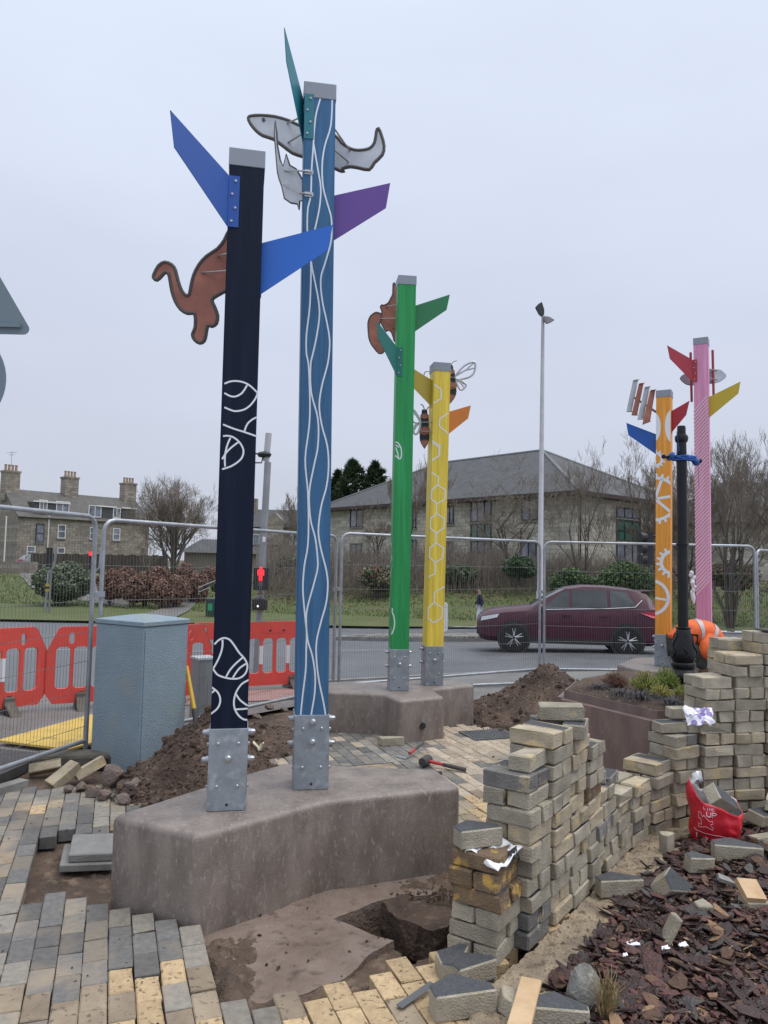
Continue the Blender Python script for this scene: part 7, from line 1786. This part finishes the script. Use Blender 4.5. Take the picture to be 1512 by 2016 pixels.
# --- granite tenement on the left
gran_m = brick_wall_mat('granite', (.36, .315, .265), (.25, .22, .185), .6, .8, .38, (.65, .76, 0))
TL = Vector((-49.5, 100, 0)); tu = Vector((.648, .762, 0)).normalized(); tn = Vector((tu.y, -tu.x, 0)); tb = -tn
ten = thing('granite_tenement', 'granite tenement with dormers and three chimney stacks', 'building', TL)
LT, DT, EZ, RZ = 20.0, 9.5, 7.4, 11.2
def Tq(a, b, z): p = TL + tu * a + tb * b; return Vector((p.x, p.y, z))
mb = MB(); mb.add([Tq(0,0,-1), Tq(LT,0,-1), Tq(LT,DT,-1), Tq(0,DT,-1), Tq(0,0,EZ), Tq(LT,0,EZ), Tq(LT,DT,EZ), Tq(0,DT,EZ), Tq(0,DT/2,RZ), Tq(LT,DT/2,RZ)], [(0,1,5,4),(1,2,6,9,5),(2,3,7,6),(3,0,4,8,7)]); mb.build('wall', gran_m, ten)
mb = MB(); mb.add([Tq(-.2,-.4,EZ-.15), Tq(LT+.2,-.4,EZ-.15), Tq(LT+.2,DT/2,RZ+.12), Tq(-.2,DT/2,RZ+.12), Tq(LT+.2,DT+.4,EZ-.15), Tq(-.2,DT+.4,EZ-.15)], [(0,1,2,3),(3,2,4,5)]); rfo = mb.build('roof', M('roof_brown_slate', (.125, .12, .112), (.085, .082, .078), .7, 1.5, bump=.4, bscale=12), ten); k = rfo.modifiers.new('t', 'SOLIDIFY'); k.thickness = .15
pot_m = M('chimney_pot', (.42, .30, .20), (.30, .21, .15), .8, 3)
for a in (.7, 9.3, 18.9):
    mb = MB(); p = Tq(a, DT / 2, RZ); mb.box((p.x, p.y, RZ + .4), (2.0, 1.6, 4.0), math.atan2(tu.y, tu.x)); mb.box((p.x, p.y, RZ + 2.5), (2.2, 1.8, .25), math.atan2(tu.y, tu.x)); ch = mb.build('chimney', gran_m, rfo); ch.matrix_parent_inverse = Matrix.Identity(4); stuff(ch)
    for i in range(4):
        mb = MB(); r_ = p + tu * (-.72 + .48 * i); mb.lathe([(.20, RZ + 2.6), (.16, RZ + 3.3), (.20, RZ + 3.4), (.2, RZ + 3.5)], 8, 0, Matrix.Translation((r_.x, r_.y, 0))); q = mb.build('chimney_pot', pot_m, rfo); q.matrix_parent_inverse = Matrix.Identity(4)
for a0, a1 in ((2.2, 7.0), (11.5, 14.2), (15.5, 17.6)):
    mb = MB(); mb.add([Tq(a0, .2, EZ), Tq(a1, .2, EZ), Tq(a1, .2, EZ + 2.0), Tq(a0, .2, EZ + 2.0), Tq(a0, 3.4, EZ + 2.2), Tq(a1, 3.4, EZ + 2.2), Tq(a0, 3.4, EZ), Tq(a1, 3.4, EZ)], [(0,1,2,3),(3,2,5,4),(0,3,4,6),(1,7,5,2)]); d_ = mb.build('dormer', slate_m, ten)
    mb = MB(); mb.add([Tq(a0 - .2, .0, EZ + 2.0), Tq(a1 + .2, .0, EZ + 2.0), Tq(a1 + .2, .0, EZ + 2.2), Tq(a0 - .2, .0, EZ + 2.2)], [(0,1,2,3)]); q = mb.build('white_trim', frame_white_m, d_); q.matrix_parent_inverse = Matrix.Identity(4); k = q.modifiers.new('t', 'SOLIDIFY'); k.thickness = .25
PT_ = Tq(0, 0, 0); PD_ = Tq(0, .2, 0)
for r_ in ((77, 984, 93, 1007), (110, 987, 136, 1011), (174, 995, 199, 1018), (222, 1000, 237, 1020)): window(ten, PD_, tn, r_, frame_white_m, 1, 0)
for r_, fm in (((70, 1031, 87, 1068), frame_dark_m), ((113, 1033, 129, 1060), frame_white_m), ((52, 1075, 69, 1098), frame_white_m), ((176, 1038, 190, 1062), frame_white_m), ((112, 1078, 127, 1100), frame_white_m), ((222, 1040, 236, 1064), frame_white_m)): window(ten, PT_, tn, r_, fm, 0, 1)
for px in (96, 12):
    a = onplane(px, 1016, PT_, tn); mb = MB(); mb.tube([a + tn * .12, Vector((a.x, a.y, -.5)) + tn * .12], .09, 6); mb.build('downpipe', frame_white_m, ten)
a = Tq(.7, DT / 2, RZ + 3.3); mb = MB(); mb.tube([a, a + Vector((0, 0, 2.2))], .035, 4); mb.tube([a + Vector((-.7, 0, 1.9)), a + Vector((.7, 0, 2.0))], .03, 4); mb.tube([a + Vector((-.4, 0, 1.6)), a + Vector((.4, 0, 1.65))], .03, 4); mb.build('aerial', rod_m, ten)
# --- far gabled house, low shed, boundary walls
fh = thing('gabled_house', 'far grey gabled house seen between the navy and blue posts', 'building', (-24, 128, 0))
p = at(548, 1040, 125); mb = MB(); mb.prism([(p.x - 4.5, p.y - 4), (p.x + 4.5, p.y - 4), (p.x + 4.5, p.y + 5), (p.x - 4.5, p.y + 5)], -1, 7.6); mb.build('wall', gran_m, fh)
mb = MB(); mb.add([(p.x-5, p.y-4.5, 7.4), (p.x+5, p.y-4.5, 7.4), (p.x+5, p.y+5.5, 7.4), (p.x-5, p.y+5.5, 7.4), (p.x-5, p.y+.5, 10.6), (p.x+5, p.y+.5, 10.6)], [(0,1,5,4),(2,3,4,5),(1,2,5),(3,0,4)]); rfo2 = mb.build('roof', slate_m, fh)
for dx in (-4.4, 4.4):
    mb = MB(); mb.box((p.x + dx, p.y + .5, 10.6), (1.3, 1.6, 3.6)); q = mb.build('chimney', gran_m, rfo2); q.matrix_parent_inverse = Matrix.Identity(4)
mb = MB(); mb.add([(p.x - 1.5, p.y - 4.6, 4.5), (p.x + 1.5, p.y - 4.6, 4.5), (p.x + 1.5, p.y - 4.6, 8.4), (p.x, p.y - 4.6, 9.8), (p.x - 1.5, p.y - 4.6, 8.4), (p.x, p.y + .5, 9.8)], [(0,1,2,3,4),(3,2,5),(4,3,5)]); mb.build('gable_front', gran_m, fh)
for s in (-1, 1):
    mb = MB(); mb.box((p.x + s * 3, p.y - 4.05, 5.4), (1.1, .1, 1.7)); w_ = mb.build('window', frame_white_m, fh); mb = MB(); mb.box((p.x + s * 3, p.y - 4.12, 5.4), (.85, .06, 1.45)); q = mb.build('pane', window_glass_m, w_); q.matrix_parent_inverse = Matrix.Identity(4)
fh2 = thing('gabled_house', 'far brownish house roof behind the bare shrubs beside the blue post', 'building', (-10, 140, 0))
p = at(590, 1040, 140); mb = MB(); mb.prism([(p.x - 4, p.y - 4), (p.x + 5, p.y - 4), (p.x + 5, p.y + 5), (p.x - 4, p.y + 5)], -1, 6.6); mb.build('wall', gran_m, fh2)
mb = MB(); mb.add([(p.x-4.5, p.y-4.5, 6.4), (p.x+5.5, p.y-4.5, 6.4), (p.x+5.5, p.y+5.5, 6.4), (p.x-4.5, p.y+5.5, 6.4), (p.x-4.5, p.y+.5, 9.6), (p.x+5.5, p.y+.5, 9.6)], [(0,1,5,4),(2,3,4,5),(1,2,5),(3,0,4)]); rfo3 = mb.build('roof', slate_m, fh2)
mb = MB(); mb.box((p.x + .5, p.y + .5, 10.0), (3.0, 1.2, 2.2)); q = mb.build('chimney', pot_m, rfo3); q.matrix_parent_inverse = Matrix.Identity(4)
shd = thing('outbuilding', 'low outbuilding with a grey roof left of the navy post', 'building', (-20, 72, 0))
a, b = at(362, 1112, 72), at(445, 1112, 72); zt_ = at(400, 1086, 72).z; zp_ = at(400, 1060, 72).z
mb = MB(); mb.prism([(a.x, 72), (b.x + 2, 72), (b.x + 2, 77), (a.x, 77)], -1, zt_); mb.build('wall', M('render_tan', (.24, .205, .165), (.19, .165, .135), .9, 1), shd)
mb = MB(); mb.add([(a.x - .4, 71.5, zt_ - .1), (b.x + 2.4, 71.5, zt_ - .1), (b.x + 1, 74.5, zp_), (a.x + 1, 74.5, zp_), (b.x + 2.4, 77.5, zt_ - .1), (a.x - .4, 77.5, zt_ - .1)], [(0,1,2,3),(3,2,4,5),(1,4,2),(0,3,5)]); mb.build('roof', slate_m, shd)
a, b = at(-30, 1130, 64), at(68, 1130, 64); mb = MB(); mb.prism([(a.x - 12, 64), (b.x, 64), (b.x, 64.5), (a.x - 12, 64.5)], -1, at(40, 1106, 64).z); tag(mb.build('boundary_wall', gran_m), 'low granite boundary wall before the tenement', 'wall')
wf = thing('timber_fence', 'brown close-boarded timber fence before the tenement', 'fence', (-40, 70, 0))
a, b = at(60, 1112, 76), at(330, 1112, 70); zt_ = at(120, 1090, 72).z; d = b - a; n = 46; bd = None; fencebrown_m = M('fence_board', (.10, .08, .065), (.07, .056, .046), .9, 2, rnd=.2)
for i in range(n):
    p = a + d * (i / n); q = a + d * ((i + .94) / n); mb = MB() if bd is None else None
    if bd is None:
        mb.box((0, 0, 0), ((q - p).length, .04, 3.6)); bd = mb.mesh('board', fencebrown_m)
    o = link(bd, 'board', wf, True); o.matrix_parent_inverse = MW[wf.name].inverted(); o.location = ((p.x + q.x) / 2, (p.y + q.y) / 2, zt_ - 1.8 + .05 * math.sin(i * 1.7)); o.rotation_euler = (0, 0, math.atan2(d.y, d.x))
# bow-top railing before the stone building
rl = thing('metal_railing', 'black bow-top metal railing along the top of the bank', 'railing', (15, 49, 1)); mb = MB(); rail_m = M('railing_black', (.02, .02, .021), rough=.5)
a, b = at(1075, 1128, 50), at(1530, 1135, 44); d = b - a; n = 120
for i in range(n):
    p = a + d * (i / n); g_ = bank_z(p.x, p.y); q = a + d * ((i + 1) / n)
    mb.tube([(p.x, p.y, g_), (p.x, p.y, g_ + 1.15)] + ([((p.x + q.x) / 2, (p.y + q.y) / 2, g_ + 1.24), (q.x, q.y, g_ + 1.15)] if i % 2 else []), .012, 4, False)
stuff(mb.build('bars', rail_m, rl)); mb = MB(); mb.tube([(p_.x, p_.y, bank_z(p_.x, p_.y) + 1.0) for p_ in [a + d * (i / 12) for i in range(13)]], .022, 4); mb.build('top_rail', rail_m, rl)

# ================================================================== TREES AND SHRUBS
bark_tree_m = M('tree_bark', (.135, .115, .095), (.09, .078, .066), .9, 3, bump=.3); twig_m = M('twig', (.18, .148, .12), (.22, .185, .15), .9, .6)
def bare_tree(label, base, H_, seed, spread=.6, stems=1, trunk_r=.13, levels=5, up=.5, dens=1.0, lean=(0, 0), mat=None, wide=0, tilt=.38, name='bare_tree', group='bare winter trees'):
    rr = random.Random(seed); tr_, cr_ = MB(), MB(); g_ = base
    root = thing(name, label, 'tree', g_, 0, group)
    def grow(p, d, L, r, lv):
        n = 4 if lv < 2 else 3; pts = [p]; rs = [r]; dd = d.copy()
        for i in range(n):
            dd = (dd + Vector((rr.gauss(0, .13), rr.gauss(0, .13), rr.gauss(.02, .07) + up * .05 * lv)) * (1.0 if lv else .45)).normalized()
            pts.append(pts[-1] + dd * L / n); rs.append(max(.006, r * (1 - .48 * (i + 1) / n)))
        (tr_ if lv < 2 else cr_).tube(pts, rs, 6 if lv < 2 else (4 if lv < 3 else 3), lv < 2)
        if lv >= levels: return
        k = max(2, int(round((4.2 if lv == 0 else 3.6) * dens)))
        for j in range(k):
            t = rr.uniform(.35 if lv else .30, 1.0); idx = min(n - 1, int(t * n)); q = pts[idx].lerp(pts[idx + 1], t * n - idx)
            a = rr.uniform(0, 6.28); sp = spread * rr.uniform(.65, 1.25); ax_ = dd.orthogonal().normalized(); ax_.rotate(Matrix.Rotation(a, 3, dd))
            nd = (dd * math.cos(sp) + ax_ * math.sin(sp) + Vector((0, 0, .18 * up))).normalized()
            grow(q, nd, L * rr.uniform(.52, .74), max(.007, rs[idx] * rr.uniform(.48, .66)), lv + 1)
    for s in range(stems):
        a = rr.uniform(0, 6.28); tl = .0 if stems == 1 else rr.uniform(.12, tilt)
        grow(Vector(g_) + Vector((math.cos(a), math.sin(a), 0)) * .12 * (stems > 1), Vector((math.cos(a) * tl + lean[0], math.sin(a) * tl + lean[1], 1)).normalized(), H_ * .42, trunk_r * (1 if stems == 1 else .6), 0)
    zs_ = sorted(v[2] for v in cr_.v); k_ = H_ / max(.5, zs_[int(len(zs_) * .995)] - g_[2]); kw_ = k_
    if wide:
        xs_ = sorted(abs(v[0] - g_[0]) for v in cr_.v); kw_ = wide / 2 / xs_[int(len(xs_) * .985)]
    for m_ in (tr_, cr_): m_.v = [(g_[0] + (v[0] - g_[0]) * kw_, g_[1] + (v[1] - g_[1]) * kw_, g_[2] + (v[2] - g_[2]) * k_) for v in m_.v]
    tr_.build('trunk', mat or bark_tree_m, root, 60); c_ = cr_.build('crown', twig_m, root); return root
def tree_at(label, px, py, D, top, seed, **kw):
    p = at(px, py, D); H_ = at(px, top, D).z - bank_z(p.x, p.y); kw['wide'] = kw.pop('wpx', 0) * D / F; return bare_tree(label, (p.x, p.y, bank_z(p.x, p.y) - .1), H_, seed, **kw)
tree_at('rounded bare tree with dense twigs left of the navy post', 338, 1140, 58, 938, 3, spread=.72, trunk_r=.22, levels=5, dens=1.2, up=.5, wpx=165, stems=7, tilt=.55)
tree_at('small pale bare sapling before the brown hedge', 292, 1135, 54, 1050, 5, spread=.6, trunk_r=.07, levels=5, dens=.9)
tree_at('thin bare tree between the navy and blue posts', 568, 1118, 62, 965, 8, spread=.5, trunk_r=.10, levels=5, up=.9, stems=2)
tree_at('slender bare tree behind the green and yellow posts', 828, 1118, 52, 895, 12, spread=.45, trunk_r=.11, levels=5, up=1.0, stems=2)
tree_at('small bare tree before the stone building left of the green post', 745, 1118, 55, 985, 14, spread=.6, trunk_r=.08, levels=5)
tree_at('wide low bare tree before the stone building wall', 1015, 1125, 49, 905, 17, spread=.85, trunk_r=.17, levels=6, dens=.88, up=.15, stems=3, wpx=250)
tree_at('bare tree with upright branches before the slate roof corner', 1150, 1128, 47, 885, 21, spread=.6, trunk_r=.15, levels=6, up=.5, stems=3, dens=.88, wpx=190)
tree_at('twiggy bare tree right beside the orange post', 1262, 1130, 44, 868, 24, spread=.6, trunk_r=.15, levels=6, up=.6, stems=4, dens=.88, wpx=190)
tree_at('many-stemmed bare tree right of the pink post', 1438, 1150, 38, 858, 29, spread=.6, trunk_r=.20, levels=6, up=.7, stems=5, dens=.85, wpx=220)
tree_at('leaning bare tree at the far right', 1560, 1150, 40, 850, 31, spread=.65, trunk_r=.20, levels=6, up=.6, stems=2, lean=(-.12, 0))
tree_at('small bare tree beside the pink post', 1350, 1140, 46, 930, 35, spread=.6, trunk_r=.11, levels=5, up=.6, stems=3)
def leaf_mass(mb, c, rad3, n, size, rr, shell=.55, nm=2, flat=0.0, clump=9):
    cs = [Vector((rr.gauss(0, 1), rr.gauss(0, 1), rr.gauss(0, 1))).normalized() * rr.uniform(.35, .85) for _ in range(clump)]
    for i in range(n):
        k = rr.choice(cs) if rr.random() < .7 else Vector((0, 0, 0)); d = Vector((rr.gauss(0, 1), rr.gauss(0, 1), rr.gauss(0, 1))).normalized()
        p = k + d * rr.uniform(shell, 1) * (.42 if k.length else .95)
        if p.length > 1.05: p *= 1.05 / p.length
        p = Vector(c) + Vector((p.x * rad3[0], p.y * rad3[1], p.z * rad3[2])); s = size * rr.uniform(.6, 1.3)
        a = Vector((rr.gauss(0, 1), rr.gauss(0, 1), rr.gauss(0, .8))).normalized() * s; b = a.orthogonal().normalized() * s * .45
        mb.add([p - a * .5, p + b, p + a * .5, p - b], [(0, 1, 2, 3)], rr.randrange(nm))
def bush(name, label, px0, py0, px1, py1, D, mats, n, size, seed, group=None, stem=True, catg='shrub', depth=.6, clump=9):
    a, b = at(px0, py1, D), at(px1, py0, D); c = (a + b) / 2; rx, rz_ = (b.x - a.x) / 2, (b.z - a.z) / 2; rr = random.Random(seed)
    root = thing(name, label, catg, (c.x, D, a.z), 0, group); mb = MB(); leaf_mass(mb, (c.x, D, c.z), (rx, rx * depth, rz_), n, size, rr, nm=len(mats), clump=clump); stuff(mb.build('foliage', mats, root))
    mb = MB()
    for i in range(10): t = Vector((c.x + rr.uniform(-.6, .6) * rx, D + rr.uniform(-.4, .4) * rx * depth, c.z + rr.uniform(0, .6) * rz_)); mb.tube([(c.x + rr.uniform(-.2, .2) * rx, D, a.z - .4), t], [.03, .01], 4)
    stuff(mb.build('stems', bark_tree_m, root)); return root
lv1 = [M('leaf_greygreen', (.095, .125, .07), (.06, .085, .045), .7, 2, island=.35), M('leaf_greygreen_b', (.13, .16, .095), rough=.7, island=.3)]
lv2 = [M('leaf_laurel', (.022, .055, .018), (.035, .08, .025), .45, 2, island=.4), M('leaf_laurel_b', (.05, .10, .03), rough=.5, island=.3)]
lv3 = [M('leaf_bramble', (.045, .095, .022), (.07, .12, .03), .65, 2, island=.4), M('leaf_bramble_b', (.03, .06, .018), rough=.7, island=.3)]
lvb = [M('leaf_beech', (.17, .092, .07), (.12, .066, .05), .85, 2, island=.35), M('leaf_beech_b', (.21, .125, .092), rough=.85, island=.3)]
lvc = [M('needle', (.018, .038, .014), (.03, .055, .02), .7, 1, island=.4), M('needle_b', (.045, .07, .025), rough=.7, island=.3)]
bush('round_bush', 'large rounded grey-green bush on the far verge', 58, 1106, 182, 1186, 46, lv1, 13000, .15, 1, clump=14, depth=.8)
hb = [(196, 1122, 240, 1168, 46), (228, 1117, 272, 1160, 49), (262, 1126, 306, 1172, 45.5), (290, 1116, 330, 1152, 50), (322, 1132, 372, 1178, 45), (345, 1112, 382, 1145, 51), (368, 1128, 408, 1176, 47), (398, 1116, 428, 1150, 52), (300, 1140, 350, 1180, 44.6), (240, 1138, 285, 1172, 45)]
hl = ['beside the fence joint above the cabinet', 'behind the first brown clump', 'under the small pale sapling', 'under the rounded bare tree trunk', 'beside the handrail', 'behind the handrail', 'nearest the navy post', 'before the outbuilding', 'lowest in front of the tree trunk', 'at the front edge of the verge path']
for i, (x0, y0, x1, y1, D) in enumerate(hb): bush('beech_hedge', 'clipped brown beech hedge clump ' + hl[i], x0 - 7, y0 - 4, x1 + 7, y1 + 16, D, lvb, 5200, .13, 40 + i, 'clipped beech hedge clumps', depth=.9, catg='hedge')
bush('laurel', 'dark green laurel bush between the navy and blue posts', 540, 1095, 600, 1160, 52, lv2, 4500, .2, 61)
bush('laurel', 'dark green laurel bush below the stone building window', 985, 1092, 1058, 1140, 47, lv2, 4500, .19, 62)
bush('bramble', 'mid green bramble mound behind the car roof', 1165, 1105, 1300, 1180, 42, lv3, 7500, .15, 63, clump=16)
bush('bramble', 'green ivy and bramble mound beside the street light', 1075, 1120, 1180, 1172, 43, lv3, 5000, .15, 64, clump=14)
bush('bramble', 'low green mound left of the street light', 860, 1110, 950, 1150, 48, lv2 + lv3, 4000, .17, 65, clump=12)
bush('bramble', 'dark brown and green scrub behind the green post', 700, 1110, 790, 1165, 47, lvb + lv2, 4000, .17, 66, clump=12)
bush('bramble', 'ivy covered scrub below the many-stemmed tree', 1395, 1105, 1500, 1165, 40, lvb + lv3, 4500, .14, 67, clump=12)
bush('round_bush', 'low green bush by the outbuilding', 415, 1145, 440, 1165, 45, lv3, 800, .14, 68)
def conifer(label, px, py, D, top, wpx, seed):
    p = at(px, py, D); zt_ = at(px, top, D).z; W_ = wpx * D / F / 2; g_ = bank_z(p.x, p.y) if p.y < 120 else .6; rr = random.Random(seed); root = thing('conifer', label, 'tree', (p.x, p.y, g_), 0, 'dark conifers behind the slate roof')
    mb = MB(); mb.tube([(p.x, p.y, g_), (p.x, p.y, zt_)], [.3, .03], 6); mb.build('trunk', bark_tree_m, root); cr_ = MB(); H_ = zt_ - g_
    for i in range(1500):
        t = 1 - (1 - rr.random()) ** 1.3; z = zt_ - t * H_ * .85; a = rr.uniform(0, 6.28)
        r_ = W_ * (.10 + .95 * min(1, t * 2.3)) * (.55 + .45 * rr.random() ** .5) * (.8 + .25 * math.sin(a * 3 + seed) + .15 * math.sin(z * 1.9 + a * 2))
        c_ = Vector((p.x + math.cos(a) * r_, p.y + math.sin(a) * r_, z)); o_ = Vector((math.cos(a), math.sin(a), 0)); mi_ = 0 if rr.random() < .72 else 1
        for k in range(9):
            d_ = (o_ * rr.uniform(.2, 1) + Vector((rr.gauss(0, .5), rr.gauss(0, .5), rr.uniform(-.1, 1.1)))).normalized() * rr.uniform(.35, .8); e2 = d_.orthogonal().normalized() * .10
            e2.rotate(Matrix.Rotation(rr.uniform(0, 3), 3, d_)); q = c_ - o_ * rr.uniform(0, .5); cr_.add([q - e2, q + e2, q + d_], [(0, 1, 2)], mi_)
    stuff(cr_.build('crown', lvc, root))
conifer('dark conifer beside the blue post above the slate roof', 690, 1100, 96, 908, 115, 1); conifer('dark conifer nearer the green post above the slate roof', 735, 1100, 98, 912, 105, 2); conifer('dark conifer low behind the roof edge', 662, 1100, 99, 930, 80, 3)
# thicket of bare stems along the top of the bank, one mass
mb = MB(); rr = random.Random(77)
for i in range(5200):
    px = rr.uniform(515, 1330); D = rr.uniform(47, 56); p = at(px, 1130, D); g_ = bank_z(p.x, D)
    h_ = rr.uniform(1.2, 3.0) * (1.0 if px < 1000 else .72) * (.75 + .5 * abs(fbm(px * .012, D * .2, 1, 2)))
    q = Vector((p.x, D, g_ - .1)); t1 = q + Vector((rr.gauss(0, .18), rr.gauss(0, .18), h_ * .55)); t2 = t1 + Vector((rr.gauss(0, .22), rr.gauss(0, .22), h_ * .45))
    mb.tube([q, t1, t2], [.016, .012, .006], 3, False)
    for k in range(2): s = t1.lerp(t2, rr.random()); mb.tube([s, s + Vector((rr.gauss(0, .25), rr.gauss(0, .25), rr.uniform(.1, .5)))], [.008, .005], 3, False)
o = stuff(mb.build('stem_thicket', twig_m)); o['label'] = 'dense thicket of bare brown stems along the top of the bank'; o['category'] = 'thicket'
# leaf litter on the upper bank
mb = MB()
for i in range(9000):
    px = rr.uniform(505, 1520); D = rr.uniform(45.0, 56); p = at(px, 1130, D)
    if rr.random() > min(1, (D - 44) / 5): continue
    z = bank_z(p.x, D) + .05; s = rr.uniform(.05, .14); a = rr.uniform(0, 6.28); mb.add([(p.x + s * math.cos(a), D + s * math.sin(a), z), (p.x - s * math.sin(a), D + s * math.cos(a), z + .06), (p.x - s * math.cos(a), D - s * math.sin(a), z + .02)], [(0, 1, 2)], rr.randrange(2))
o = stuff(mb.build('leaf_litter', lvb)); o['label'] = 'brown dead leaves under the thicket'; o['category'] = 'leaf litter'
